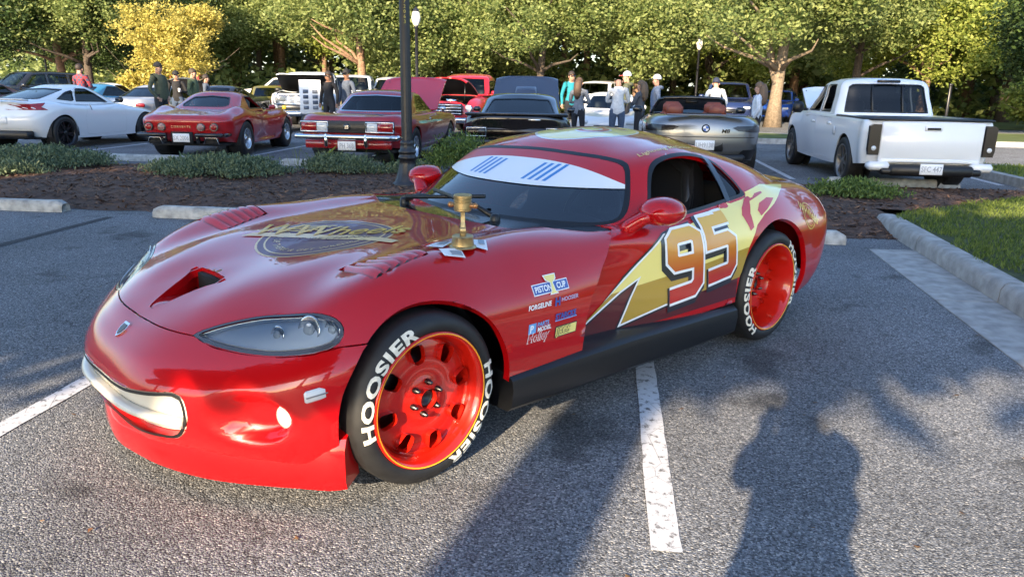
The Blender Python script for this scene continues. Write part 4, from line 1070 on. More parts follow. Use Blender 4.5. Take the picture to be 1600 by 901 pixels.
    sw_ = obj('steering_wheel', xf(lathe([(.175 + .016 * math.cos(a), .016 * math.sin(a)) for a in np.linspace(0, 2 * math.pi, 9)], 32, 'x'), (-.30, .36, .76), (0, -.38, 0)), LEATHER, T)
    obj('spoke', xf(join(box(.02, .30, .035, .008), box(.03, .10, .10, .03), box(.02, .04, .16, .008, (0, 0, -.08))), (-.30, .36, .76), (0, -.38, 0)), LEATHER, sw_)
    obj('inside_mirror', box(.03, .20, .06, .015, (-.22, 0, .985)), BLACKP, T)
    # -------------------------------------------------- mirrors
    prof = [(.0, .001), (.02, .045), (.06, .070), (.12, .080), (.17, .077), (.20, .066), (.205, .05)]
    for s in (1, -1):
        VV, FF = lathe([(r, -h) for h, r in [(p[0], p[1]) for p in prof]], 24, 'x')
        VV = [(v[0], v[1] * 1.45, v[2] * .92) for v in VV]
        mo = obj('door_mirror', xf((VV, FF), (-.06, s * .915, .855), (0, 0, s * .18), (.94, .92, .92)), RED, T)
        obj('mirror_arm', tube([(-.06, s * .765, .755), (-.07, s * .80, .785), (-.09, s * .845, .82), (-.11, s * .885, .845)], [.055, .048, .042, .05], 10, flat=.8), RED, mo).matrix_parent_inverse = Matrix()
        ar = [c for c in mo.children][0]; 
        obj('mirror_glass', xf(lathe([(.0005, 0), (.052, 0)], 24, 'x'), (-.250, s * .88, .855), (0, 0, s * .18), (1, 1.4, .85)), CHROME, mo)
    # -------------------------------------------------- lower trim
    for s in (1, -1):
        SK = [(.845, .93), (.845, .955), (.40, .962), (-.3, .962), (-.80, .962), (-.80, .93)]
        VV = []; FF = []
        st = [(.85, .172, .325), (.5, .160, .322), (.1, .150, .318), (-.4, .135, .300), (-.83, .128, .285)]
        for (x, zb, zt) in st:
            VV += [(x, s * .80, zt + .004), (x, s * .940, zt + .002), (x, s * .966, zt - .02), (x, s * .972, zt - .06), (x, s * .962, zb + .02), (x, s * .940, zb), (x, s * .80, zb)]
        for i in range(len(st) - 1):
            for k in range(6): FF.append((i * 7 + k, i * 7 + k + 1, i * 7 + k + 8, i * 7 + k + 7))
        FF.append(tuple(range(7))); FF.append(tuple(range((len(st) - 1) * 7 + 6, (len(st) - 1) * 7 - 1, -1)))
        obj('side_skirt', (VV, FF), mat('satin_black', (.006, .0065, .008), .36), T, sharp=40)
        obj('side_vent', join(box(.10, .03, .22, .008, (.375, s * .838, .42))), mat('duct_black', (.003, .003, .003), .9), T)
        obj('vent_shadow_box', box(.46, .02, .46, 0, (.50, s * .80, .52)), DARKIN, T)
        # wheel well liners
        for (cx, cz, rr) in (ARCH_F, ARCH_R):
            obj('wheel_liner', xf(lathe([(rr + .006, -s * .13), (rr + .006, -s * .36)], 28, 'y', -.15, math.pi + .15), (cx, s * .93, cz)), DARKIN, T)
            obj('wheel_well', xf(lathe([(.001, 0), (rr + .01, 0)], 24, 'y'), (cx, s * .58, cz)), DARKIN, T)
    # chin spoiler under the bumper
    edge = [(1.56, .905), (1.605, .868), (1.665, .795), (1.765, .672), (1.872, .50), (1.952, .298), (1.992, .095)]
    edge = [(a, -b) for a, b in edge] + [(2.0, 0)] + list(reversed(edge))
    ez = [.09, .085, .085, .085, .08, .08, .08]; ez = ez + [.08] + ez[::-1]
    VV = []; FF = []; m = 6
    E3 = spline([(a, b, z) for (a, b), z in zip(edge, ez)], 4)
    for (a, b, z) in E3:
        L = math.hypot(a - .9, b); nx, ny = (a - .9) / L * .6 + .2, b / L
        zt = .225 + .055 * (abs(b) / .9) ** 2
        VV += [(a - .055, b * .955, zt + .006), (a - .012, b * .990, zt - .012), (a + .002, b * 1.0, zt - .05), (a + .004, b * 1.003, z + .03), (a - .004, b * .997, z), (a - .09, b * .93, z + .006)]
    for i in range(len(E3) - 1):
        for k in range(m - 1): FF.append((i * m + k, (i + 1) * m + k, (i + 1) * m + k + 1, i * m + k + 1))
    FF.append(tuple(range(m))); FF.append(tuple(range((len(E3) - 1) * m + m - 1, (len(E3) - 1) * m - 1, -1)))
    obj('chin_spoiler', (VV, FF), RED, T, sharp=45)
    # lamps in the bumper
    for s in (1, -1):
        fh = full.ray_cast(Vector((3, s * .765, .348)), Vector((-1, 0, 0)))[0]
        fl = obj('fog_lamp', xf(lathe([(.001, .018), (.022, .014), (.036, .004), (.040, -.03)], 20, 'x'), (fh.x + .006, s * .765, .348), (0, 0, s * .55), (1, 1.0, 1.2)), mat('fog_lens', (.75, .68, .62), .08, coat=1), T)
        h = full.ray_cast(Vector((1.625, s * 2, .445)), Vector((0, -s, 0)))[0]
        mk = obj('side_marker', xf(box(.105, .014, .042, .010), (1.625, h.y + s * .000, .446), (0, .06, -s * .12)), mat('marker_lens', (.62, .64, .66), .12, coat=1, bump=(220, .3)), T)
        obj('marker_bar', xf(box(.098, .006, .004), (1.625, h.y + s * .007, .446), (0, .06, -s * .12)), mat('marker_grey', (.2, .2, .21), .4), mk)
    # nose badge
    h, n, _, _ = full.ray_cast(Vector((3, 0, .512)), Vector((-1, 0, 0)))
    bd = [(-.024, .032), (.024, .032), (.027, .005), (.018, -.018), (0, -.034), (-.018, -.018), (-.027, .005)]
    ang = math.atan2(n.x, n.z)
    b1 = obj('nose_badge', xf(prism(bd, 0, .006), h, (0, ang, 0)), CHROME, T, smooth=False)
    b1.data.transform(Matrix.Translation(-h)); b1.data.transform(Matrix.Rotation(math.pi / 2, 4, n)); b1.data.transform(Matrix.Translation(h))
    b1.data.transform(Matrix.Translation(-h)); b1.data.transform(Matrix.Rotation(math.pi * 0, 4, n)); b1.data.transform(Matrix.Translation(h))
    b2 = obj('badge_face', xf(prism([(a * .7, b * .7) for a, b in bd], .006, .008), h, (0, ang, 0)), mat('badge_dark', (.05, .05, .06), .3), b1, smooth=False)
    b2.data.transform(Matrix.Translation(-h)); b2.data.transform(Matrix.Rotation(math.pi / 2, 4, n)); b2.data.transform(Matrix.Translation(h))
    # wheels
    L1 = (rad(28), rad(28 + 180)); 
    wheel_parts(T, 1.215, .925, 1, steer=rad(2), letters=(rad(150), rad(-28)), rot=.2)
    wheel_parts(T, 1.215, -.925, -1, steer=rad(2), letters=None)
    wheel_parts(T, -1.222, .945, 1, dish=.12, letters=(rad(192), rad(12)), rot=.1, width=.33)
    wheel_parts(T, -1.222, -.945, -1, dish=.12, letters=None, width=.33)
    # exhaust-side floor so that no daylight shows under the shell
    obj('underbody', box(3.1, 1.4, .04, 0, (-.2, 0, .18)), DARKIN, T)
    return T, dict(skin=full, side=bvh_of(door, rear, hood, cab), hood=bvh_of(hood), cab=cabtree)
VIPER, VTREE = build_viper()
# ---- print on the show car ------------------------------------------------------------
def grow(poly, d):
    P = np.array(poly, float); n = len(P); a = 0.5 * sum(P[i][0] * P[(i + 1) % n][1] - P[(i + 1) % n][0] * P[i][1] for i in range(n)); sg = 1 if a > 0 else -1
    out = []
    for i in range(n):
        e0 = P[i] - P[i - 1]; e1 = P[(i + 1) % n] - P[i]; e0 /= np.linalg.norm(e0) + 1e-9; e1 /= np.linalg.norm(e1) + 1e-9
        n0 = np.array([e0[1], -e0[0]]) * sg; n1 = np.array([e1[1], -e1[0]]) * sg; m = n0 + n1; L = np.linalg.norm(m)
        m = m / L if L > .2 else n0
        out.append(tuple(P[i] + m * d / max(.38, float(m @ n0))))
    return out
def strip(path, w, close=False):
    """flat thick line with mitred corners"""
    P = [np.array(p, float) for p in path]; n = len(P); A = []; B = []
    for i in range(n):
        e0 = P[i] - P[i - 1] if (i or close) else P[1] - P[0]; e1 = (P[(i + 1) % n] - P[i]) if (i < n - 1 or close) else e0
        e0 = e0 / np.linalg.norm(e0); e1 = e1 / np.linalg.norm(e1); n0 = np.array([-e0[1], e0[0]]); n1 = np.array([-e1[1], e1[0]])
        m = (n0 + n1) / np.linalg.norm(n0 + n1); k = w / 2 / max(.45, float(m @ n0)); A.append(tuple(P[i] + m * k)); B.append(tuple(P[i] - m * k))
    V = A + B; F = [(i, n + i, n + i + 1, i + 1) for i in range(n - 1)]
    if close: F.append((n - 1, 2 * n - 1, n, 0))
    return V, F
def ellipse(cx, cy, rx, ry, n=36):
    return [(cx + rx * math.cos(2 * math.pi * i / n), cy + ry * math.sin(2 * math.pi * i / n)) for i in range(n)]

def build_print():
    T = VIPER; side = VTREE['side']; hoodt = VTREE['hood']; cabt = VTREE['cab']
    YEL = mat('yellow_print', (.84, .72, .22), .3, coat=.8); OCH = mat('ochre_print', (.42, .27, .035), .3, coat=.8); MAR = mat('maroon_print', (.085, .006, .010), .3, coat=.8)
    WHT = mat('white_print', (.82, .84, .86), .3, coat=.8); BLK = mat('black_print', (.010, .012, .022), .3, coat=.8); BLU = mat('blue_print', (.02, .07, .34), .3, coat=.8)
    GOLD = mat('gold_print', (.62, .36, .06), .35, coat=.6); LBL = mat('light_blue_print', (.12, .36, .72), .3, coat=.8); REDP = mat('red_print', (.52, .02, .02), .3, coat=.8)
    def S(g, m, off, name='graphic', step=.045):       # (x, z) measured on the side plane y = .9
        r = lay(g, lambda a, b: (a, 1.9, b + .35), (0, -1, -.35), side, off, step)
        if len(r[1]): return obj(name, r, m, T)
    def Sx(g, x0, z0): return [(x0 - a, z0 + b) for a, b in g[0]], [tuple(reversed(f)) for f in g[1]]
    # plain yellow flash along the door, light on top and ochre below
    flash = [(.30, .400), (.02, .570), (-.253, .738), (-.45, .765), (-.66, .80), (-.95, .875), (-1.25, .925), (-1.56, .905), (-1.40, .855), (-1.24, .79), (-1.10, .742), (-1.0, .69), (-.915, .58), (-.862, .45), (-.845, .425), (-.25, .395), (.04, .358), (-.02, .47), (-.085, .568), (.05, .52)]
    S(poly2d([(.335, .318), (.31, .39), (.06, .50), (-.07, .55), (.0, .42), (-.2, .42), (-.88, .47), (-.84, .318)]), MAR, .0012)
    S(poly2d(grow(flash[:4] + [(-.45, .72), (-.45, .395)] + flash[-5:], .020)), BLK, .0022)
    S(poly2d(grow(flash[:4] + [(-.45, .72), (-.45, .395)] + flash[-5:], .010)), WHT, .0032)
    g = lay(poly2d(flash), lambda a, b: (a, 1.9, b + .35), (0, -1, -.35), side, .0042, .045)
    lo, hi = cut(g, lambda P: P[:, 2] - (.505 - .10 * P[:, 0]))
    obj('graphic', hi, YEL, T); obj('graphic', lo, OCH, T)
    for e in ([(-.93, .80), (-.90, .76), (-.93, .665), (-.965, .68), (-.975, .76), (-1.03, .83), (-1.2, .868), (-1.2, .878), (-1.02, .86)], [(-1.05, .77), (-1.06, .735), (-1.14, .765), (-1.27, .825), (-1.2, .835), (-1.1, .81)], ellipse(-.80, .833, .045, .018, 16)):
        S(poly2d(e), REDP, .0056)
    # number
    five = [(-.545, .735), (-.315, .728), (-.315, .615), (-.50, .622), (-.535, .600), (-.545, .49), (-.515, .455), (-.30, .440)]
    five = [(a, b + .03) for a, b in [(-.755, .745), (-.575, .735), (-.575, .62), (-.72, .628), (-.752, .605), (-.760, .485), (-.735, .455), (-.555, .440)]]
    nine = [(-.272, .425), (-.44, .436), (-.475, .47), (-.475, .70), (-.44, .725), (-.325, .722), (-.292, .70), (-.292, .61), (-.32, .582), (-.446, .582)]
    for path in (nine, five):
        S(strip([(a + .012, b - .016) for a, b in path], .125), BLK, .0062)
        S(strip(path, .098), WHT, .0074)
        G = mat('sunset_print', (.8, .4, .05), .3, coat=.8); nt = G.node_tree
        if not nt.nodes.get('ramp'):
            tc = nt.nodes.new('ShaderNodeTexCoord'); sp = nt.nodes.new('ShaderNodeSeparateXYZ'); mr = nt.nodes.new('ShaderNodeMapRange'); cr = nt.nodes.new('ShaderNodeValToRGB'); cr.name = 'ramp'
            mr.inputs['From Min'].default_value = .43; mr.inputs['From Max'].default_value = .75
            nt.links.new(tc.outputs['Object'], sp.inputs[0]); nt.links.new(sp.outputs['Z'], mr.inputs[0]); nt.links.new(mr.outputs[0], cr.inputs[0])
            cr.color_ramp.elements[0].color = (.46, .015, .012, 1); cr.color_ramp.elements[1].color = (.72, .42, .04, 1)
            e = cr.color_ramp.elements.new(.55); e.color = (.55, .17, .012, 1); e = cr.color_ramp.elements.new(.18); e.color = (.46, .02, .012, 1)
            nt.links.new(cr.outputs[0], nt.nodes['Principled BSDF'].inputs['Base Color'])
        S(strip(path, .070), G, .0086)
    # sponsor stickers on the wing
    def word(t, x, z, size, m, off=.003, bold=.02, shear=.2, sx=1.0, align='LEFT'):
        S(Sx(text2d(t, size, bold, shear, align, sx), x, z), m, off, 'sticker', .05)
    def quad(x0, z0, x1, z1, m, off, sh=0.0):
        S(poly2d([(x0, z0), (x1, z0), (x1 - sh, z1), (x0 - sh, z1)]), m, off, 'sticker')
    quad(.707, .600, .500, .648, WHT, .0015); quad(.703, .604, .504, .644, BLU, .0027)
    word('PISTON', .697, .612, .036, WHT, .0039, .03, 0, .78); word('CUP', .572, .612, .036, WHT, .0039, .03, 0, .78)
    S(poly2d([(.632, .678), (.560, .678), (.565, .655), (.588, .640), (.582, .605), (.568, .592), (.620, .592), (.610, .605), (.604, .640), (.627, .655)]), WHT, .0050, 'sticker')
    S(poly2d([(.627, .674), (.565, .674), (.570, .657), (.592, .641), (.586, .605), (.574, .595), (.614, .595), (.606, .605), (.600, .641), (.622, .657)]), YEL, .0062, 'sticker')
    word('FORGELINE', .750, .548, .028, WHT, .002, .03, .25, .92)
    word('H', .598, .541, .046, BLU, .003, .05, .2, 1.0); word('HOOSIER', .556, .552, .024, mat('lavender_print', (.45, .42, .62), .4), .002, .02, .2, 1.05)
    quad(.596, .474, .462, .478, LBL, .0015); word('STARCKE', .597, .482, .032, BLU, .003, .05, .15, .95)
    quad(.755, .452, .712, .492, LBL, .0015, .006); word('P', .748, .459, .038, WHT, .003, .04, .2)
    word('PARTS', .703, .474, .024, LBL, .002, .03, .2, 1.0); word('MODEL', .703, .454, .024, WHT, .002, .03, .2, 1.0)
    word('Holley', .765, .418, .050, WHT, .002, .045, .35, .95); word('Holley', .764, .4185, .050, REDP, .0032, .012, .35, .95)
    quad(.602, .406, .468, .452, BLK, .0015, .008); quad(.598, .410, .472, .448, YEL, .0027, .008)
    word('JEGS', .592, .416, .042, BLK, .0039, .05, .25, 1.0); word('JEGS', .592, .416, .042, YEL, .0051, .005, .25, 1.0)
    # rear-quarter roundel
    S(strip(ellipse(-1.655, .675, .085, .085), .010, True), GOLD, .002)
    S(strip(ellipse(-1.655, .675, .066, .066), .005, True), GOLD, .002)
    g = text2d('WWheels', .085, .02, .3, 'CENTER', .75); ca, sa = math.cos(-.5), math.sin(-.5)
    g = [(ca * a - sa * b, sa * a + ca * b) for a, b in g[0]], g[1]
    S(Sx(g, -1.645, .67), mat('yellow_letter', (.75, .45, .05), .35, coat=.6), .0035)
    # bonnet roundel: purple disc, gold rings, banner, lettering
    def Hd(g, m, off, step=.05):                        # (x, y) seen from above
        r = lay(g, lambda a, b: (a, b, 1.6), (0, 0, -1), hoodt, off, step)
        if len(r[1]): obj('hood_graphic', r, m, T)
    cx, cy, R = 1.08, .02, .30
    PUR = mat('purple_print', (.12, .05, .09), .5, coat=.25); TAN = mat('tan_print', (.70, .50, .26), .5, coat=.35)
    Hd(poly2d(ellipse(cx, cy, R, R, 48)), TAN, .0010); Hd(poly2d(ellipse(cx, cy, R - .010, R - .010, 48)), PUR, .0020)
    Hd(strip(ellipse(cx, cy, R - .040, R - .040, 48), .008, True), TAN, .0030)
    ang = math.radians(55)                               # reading direction on the bonnet, seen from the car's left front
    ux, uy = (-math.sin(ang) * .75, math.cos(ang) * .75)
    ux, uy = (-.62, .785); vx, vy = (-.785, -.62)
    def rotp(g, x0, y0, k=1.0): return [(x0 + k * (a * ux + b * vx), y0 + k * (a * uy + b * vy)) for a, b in g[0]], g[1]
    def rp(pts): return [(cx + a * ux + b * vx, cy + a * uy + b * vy) for a, b in pts]
    Hd(poly2d(rp([(-.40, .01), (-.10, -.005), (.15, -.075), (.34, -.155), (.36, -.115), (.30, -.075), (.12, .02), (-.10, .055), (-.36, .05)])), TAN, .0040)
    Hd(rotp(text2d('YOUTUBE CHANNEL', .058, .0, .15, 'CENTER', .9), cx + .00 * ux - .045 * vx, cy - .045 * vy), PUR, .0052)
    GY = mat('bonnet_gold', (.70, .42, .05), .5, coat=.35)
    Hd(rotp(text2d('WWheels', .215, .016, .3, 'CENTER', .80), cx - .02 * ux + .03 * vx, cy - .02 * uy + .03 * vy), TAN, .0060)
    Hd(rotp(text2d('WWheels', .215, .002, .3, 'CENTER', .80), cx - .02 * ux + .03 * vx, cy - .02 * uy + .03 * vy), GY, .0072)
    for k in range(5):
        Hd(poly2d(rp([(-.36 + k * .05, .075 + k * .022), (-.35 + k * .05, .083 + k * .022), (-.10 + .02 * k, .092 + k * .026), (-.10 + .02 * k, .080 + k * .026)])), GY, .0064)
    arc = text2d("GET UP THERE & GET WRENCHIN'", .044, .004, .0, 'CENTER', 1.0, 1.1)
    def bend(g):
        o = []
        for a, b in g[0]:
            t = -math.pi / 2 - .25 + a / (R - .075); r = (R - .075) - b; o.append((r * math.cos(t), r * math.sin(t)))
        return o, g[1]
    a2 = bend(arc); Hd(rotp(a2, cx, cy), TAN, .0042)
    # roof: number in a yellow oval, and the name over the driver's window
    def Rf(g, m, off): 
        r = lay(g, lambda a, b: (a, b, 2.0), (0, 0, -1), cabt, off, .05)
        if len(r[1]): obj('roof_graphic', r, m, T)
    Rf(poly2d(ellipse(-.66, .0, .30, .30, 40)), WHT, .001); Rf(poly2d(ellipse(-.66, .0, .285, .285, 40)), YEL, .002)
    def rotp2(g, x0, y0): return [(x0 - a * 0 - b, y0 - a) for a, b in g[0]], g[1]
    t9 = text2d('95', .42, .03, .1, 'CENTER', .9); Rf(([(-.53 - b, a) for a, b in t9[0]], t9[1]), WHT, .003)
    t9 = text2d('95', .42, -.005, .1, 'CENTER', .9); Rf(([(-.53 - b, a) for a, b in t9[0]], t9[1]), REDP, .004)
    nm = text2d('Lightning McQueen', .066, .004, .3, 'LEFT', .92)
    r = lay(([(-.40 - a, 1.098 + b * 1.0 + .045 * a) for a, b in nm[0]], nm[1]), lambda a, b: (a, .60 + 1.0 * .6, b + .75), (0, -.6, -.75), cabt, .002, .05)
    if len(r[1]): obj('roof_graphic', r, mat('cream_letter', (.75, .62, .22), .35), T)
build_print()

# ---- trophy and cards standing on the bonnet ----------------------------------------------
def on_hood(x, y):
    return VTREE['hood'].ray_cast(Vector((x, y, 2)), Vector((0, 0, -1)))[0]
def car_pt(x, y, z):
    c, s = math.cos(VRZ), math.sin(VRZ); return (VX + c * x - s * y, VY + s * x + c * y, z)
def build_trophy():
    h = on_hood(.905, .735)
    T = thing('piston_trophy', car_pt(h.x, h.y, h.z + .001), VRZ, 'bronze gold trophy shaped like an engine piston, standing on the red bonnet', 'trophy')
    T.scale = (.84,) * 3
    B = mat('old_bronze', (.42, .31, .15), .34, .85, noise=(40, .2))
    obj('base', lathe([(.0005, 0), (.062, 0), (.064, .004), (.060, .010), (.052, .012), (.048, .048), (.050, .052), (.046, .058), (.030, .060), (.0005, .060)], 28), B, T, sharp=40)
    rod = join(prism([(-.026, .058), (.026, .058), (.030, .085), (.018, .115), (.012, .150), (.018, .19), (-.018, .19), (-.012, .150), (-.018, .115), (-.030, .085)], -.009, .009, 'y'),
               xf(lathe([(.030, -.013), (.030, .013), (.017, .013), (.017, -.013), (.030, -.013)], 18, 'y'), (0, 0, .082)))
    obj('connecting_rod', xf(rod, (0, 0, 0), (0, 0, .9)), B, T, sharp=40)
    obj('piston_head', lathe([(.0005, .168), (.036, .168), (.040, .172), (.040, .178), (.042, .180), (.042, .208), (.039, .210), (.039, .214), (.042, .216), (.042, .221), (.039, .223), (.039, .227), (.042, .229), (.042, .240), (.039, .244), (.0005, .244)], 28), B, T, sharp=35)
    obj('pin', xf(join(box(.030, .125, .022, .008), ball(.014, 8, 6, (0, .06, 0)), ball(.014, 8, 6, (0, -.06, 0))), (0, 0, .195), (0, 0, .5)), mat('copper_pin', (.45, .22, .09), .35, .8), T)
build_trophy()
def build_cards():
    specs = [(.965, .665, .105, .07, .5, 'small printed card lying left of the piston trophy on the bonnet', 'card'), (.985, .765, .085, .055, -.3, 'small round-cornered card lying in front of the piston trophy', 'card'), (.82, .735, .085, .055, .9, 'small white card lying right of the piston trophy on the bonnet', 'card')]
    for x, y, a, b, r, lab, cat in specs:
        g = poly2d([(-a / 2, -b / 2), (a / 2, -b / 2), (a / 2, b / 2), (-a / 2, b / 2)]); c, s = math.cos(r), math.sin(r)
        p = on_hood(x, y); root = thing('card', car_pt(p.x, p.y, p.z), VRZ, lab, cat, 'cards beside the trophy')
        def pl(g, off, m, nm):
            gg = [(x + c * u - s * v, y + s * u + c * v) for u, v in g[0]], g[1]
            q = lay(gg, lambda u, v: (u, v, 1.6), (0, 0, -1), VTREE['hood'], off, .05)
            if len(q[1]): obj(nm, ([(v[0] - p.x, v[1] - p.y, v[2] - p.z) for v in q[0]], q[1]), m, root)
        pl(g, .009, mat('card_white', (.78, .79, .80), .4), 'sheet')
        pl(poly2d([(-a * .42, -b * .1), (a * .1, -b * .1), (a * .1, b * .35), (-a * .42, b * .35)]), .0105, mat('card_grey', (.25, .3, .36), .4), 'print')
build_cards()
# ================================================================== cars in the rows behind
def itp(pts):
    a = np.array(pts, float); o = np.argsort(a[:, 0]); return lambda x: np.interp(x, a[o, 0], a[o, 1])
def ring(xf_, xr, cf, cr, W, sc, zf, X, dw=0.0):
    """one row of the net: front centre -> left side -> rear centre"""
    P = []
    def w(x): return max(0.0, W(x) * sc + dw)
    for k, q in ((0, 0), (.05, .42), (.28, .80), (1.0, 1.0)):
        x = xf_ - k * cf; P.append((x, q * w(xf_ - cf), zf(x)))
    a, b = xf_ - cf, xr + cr
    for t in X: x = a + (b - a) * t; P.append((x, w(x), zf(x)))
    for k, q in ((1.0, 1.0), (.28, .80), (.05, .42), (0, 0)):
        x = xr + k * cr; P.append((x, q * w(xr + cr), zf(x)))
    return P
XS = (.12, .25, .40, .55, .70, .82, .92)
def car_skin(b, su=5, sv=4):
    xf_, xr = b['x']; W = itp(b['w']); top = itp(b['top']); sh = itp(b['sh']); sill = itp(b.get('sill', [(0, .22)])); cf, cr = b.get('cf', .45), b.get('cr', .35)
    df = b.get('df', (-.12, -.03, 0, -.03, -.10)); dr = b.get('dr', (.14, .04, 0, .02, .05)); s = b.get('sc', (.92, .985, 1.0, .985, .90))
    mid = lambda t: (lambda x: sill(x) + t * (sh(x) - sill(x)))
    rows = []
    for k, (t, z) in enumerate(((0, mid(0)), (.3, mid(.30)), (.65, mid(.66)), (1, sh))):
        rows.append(ring(xf_ + df[k], xr + dr[k], cf, cr, W, s[k], z, XS))
    e = b.get('edge', .72)
    rows.append(ring(xf_ + df[4], xr + dr[4], cf, cr, W, s[4], lambda x: sh(x) + e * (top(x) - sh(x)), XS))
    rows.append(ring(xf_ + df[4] - .10, xr + dr[4] + .08, cf * .8, cr * .8, W, .52, lambda x: sh(x) + .94 * (top(x) - sh(x)), XS))
    rows.append(ring(xf_ + df[4] - .18, xr + dr[4] + .14, cf * .6, cr * .6, W, 0.0, top, XS))
    V, F = net_mesh(rows, su, sv)
    if 'warp' in b: V = b['warp'](V)
    for (cx, cz, r) in b['arch']:
        _, (V, F) = cut((V, F), lambda P: np.hypot(P[:, 0] - cx, P[:, 2] - cz) - r)
    return V, F
def cabin_skin(c, su=5, sv=5):
    (f0, r0, w0f, w0r), (f1, r1, w1f, w1r) = c['base'], c['roof']; z0 = itp(c['zb']); z1 = itp(c['zr']); cf, cr = c.get('cf', .30), c.get('cr', .30); bul = c.get('bulge', .02)
    rows = []
    for t, ins in ((0, 0), (.5, bul), (1.0, 0)):
        a = f0 + (f1 - f0) * t; b = r0 + (r1 - r0) * t; W = itp([(a, w0f + (w1f - w0f) * t), (b, w0r + (w1r - w0r) * t)])
        def zf(x, t=t, a=a, b=b):
            q = (x - b) / (a - b); xb = r0 + (f0 - r0) * q; xt = r1 + (f1 - r1) * q; return z0(xb) * (1 - t) + (z1(xt) - .045) * t
        rows.append(ring(a, b, cf * (1 - .35 * t), cr * (1 - .35 * t), W, 1.0, zf, XS, ins))
    W = itp([(f1, w1f), (r1, w1r)])
    rows.append(ring(f1 - .10, r1 + .10, cf * .5, cr * .5, W, .66, lambda x: z1(x) - .008, XS))
    rows.append(ring(f1 - .22, r1 + .22, cf * .4, cr * .4, W, 0, z1, XS))
    return net_mesh(rows, su, sv)

def simple_wheel(root, x, y, side, R, RR, style, rimm, w=.22, spokes=5):
    hub = bpy.data.objects.new('wheel', None); COL.objects.link(hub); hub.parent = root; hub.location = (x, y, R); hub.rotation_euler = (0, 0, 0 if side > 0 else math.pi)
    obj('tyre', lathe([(RR - .01, -.01), (RR + .01, .006), (R - .03, .008), (R - .006, -.012), (R, -.04), (R, -w + .04), (R - .02, -w), (RR, -w)], 36, 'y'), RUBBER, hub)
    obj('rim', lathe([(RR - .01, -.012), (RR + .006, .004), (RR - .008, .006), (RR - .022, -.02), (RR - .04, -.07), (RR - .05, -w + .02)], 36, 'y'), rimm, hub)
    obj('rim_back', lathe([(.001, -.13), (RR - .03, -.13)], 24, 'y'), DARKIN, hub)
    if style == 'spoke':
        for k in range(spokes):
            a = 2 * math.pi * k / spokes + .3
            sp = prism([(-.030, .03), (.030, .03), (.018, RR * .6), (.026, RR - .015), (-.026, RR - .015), (-.018, RR * .6)], -.045, -.02, 'y')
            obj('spoke', xf(sp, (0, 0, 0), (0, a, 0)), rimm, hub, smooth=False)
    elif style == 'vee':
        for k in range(spokes):
            for d in (-.17, .17):
                a = 2 * math.pi * k / spokes + .3
                sp = prism([(-.016, .03), (.016, .03), (.011 + d * RR * .9, RR - .015), (-.016 + d * RR * .9, RR - .015)], -.045, -.022, 'y')
                obj('spoke', xf(sp, (0, 0, 0), (0, a, 0)), rimm, hub, smooth=False)
    else:
        g = lathe([(.03, -.03), (.08, -.035), (.10, -.055), (RR - .05, -.075), (RR - .03, -.06)], 30, 'y')
        _, g = cut((np.array(g[0]), g[1]), lambda P: np.maximum(np.abs(((np.arctan2(P[:, 2], P[:, 0]) + .35) % .7) - .35) * np.hypot(P[:, 0], P[:, 2]) - .022, np.abs(np.hypot(P[:, 0], P[:, 2]) - .13) - .022))
        obj('disc', g, rimm, hub)
    obj('hub_cap', lathe([(.055, -.06), (.05, -.025), (.035, -.012), (.001, -.008)], 16, 'y'), rimm if style != 'vee' else BLACKP, hub)
    return hub

def plate(root, x, y, z, text, tilt=0.0, fg=(.03, .04, .12), facing=-1):
    """number plate facing backwards (-x) or forwards"""
    p = obj('number_plate', xf(box(.012, .305, .152, .004), (x, y, z), (0, tilt, 0)), mat('plate_white', (.75, .76, .78), .45), root)
    g = text2d(text, .105, .012, 0, 'CENTER', .78)
    o = obj('plate_text', xf(([(facing * .0072, facing * a, b - .035) for a, b in g[0]], g[1]), (x, y, z), (0, tilt, 0)), mat('plate_ink', fg, .5), p, smooth=False)
    return p
def lens(root, name, x, y, z, sx, sy, sz, m, b=.012, rot=(0, 0, 0)): return obj(name, xf(box(sx, sy, sz, b), (x, y, z), rot), m, root)
TAIL = mat('tail_lens', (.30, .010, .012), .12, coat=1); TAILD = mat('dark_tail_lens', (.008, .004, .005), .25, coat=.4); CLEARL = mat('clear_lens', (.62, .64, .66), .10, coat=1); AMBER = mat('amber_lens', (.7, .5, .03), .2, coat=1)
SILVERW = mat('alloy', (.55, .56, .58), .25, .9); DARKW = mat('dark_alloy', (.05, .05, .055), .3, .8); GREYW = mat('grey_alloy', (.20, .19, .18), .35, .7)
BLUEGL = glass_mat('car_glass', (.30, .35, .38))

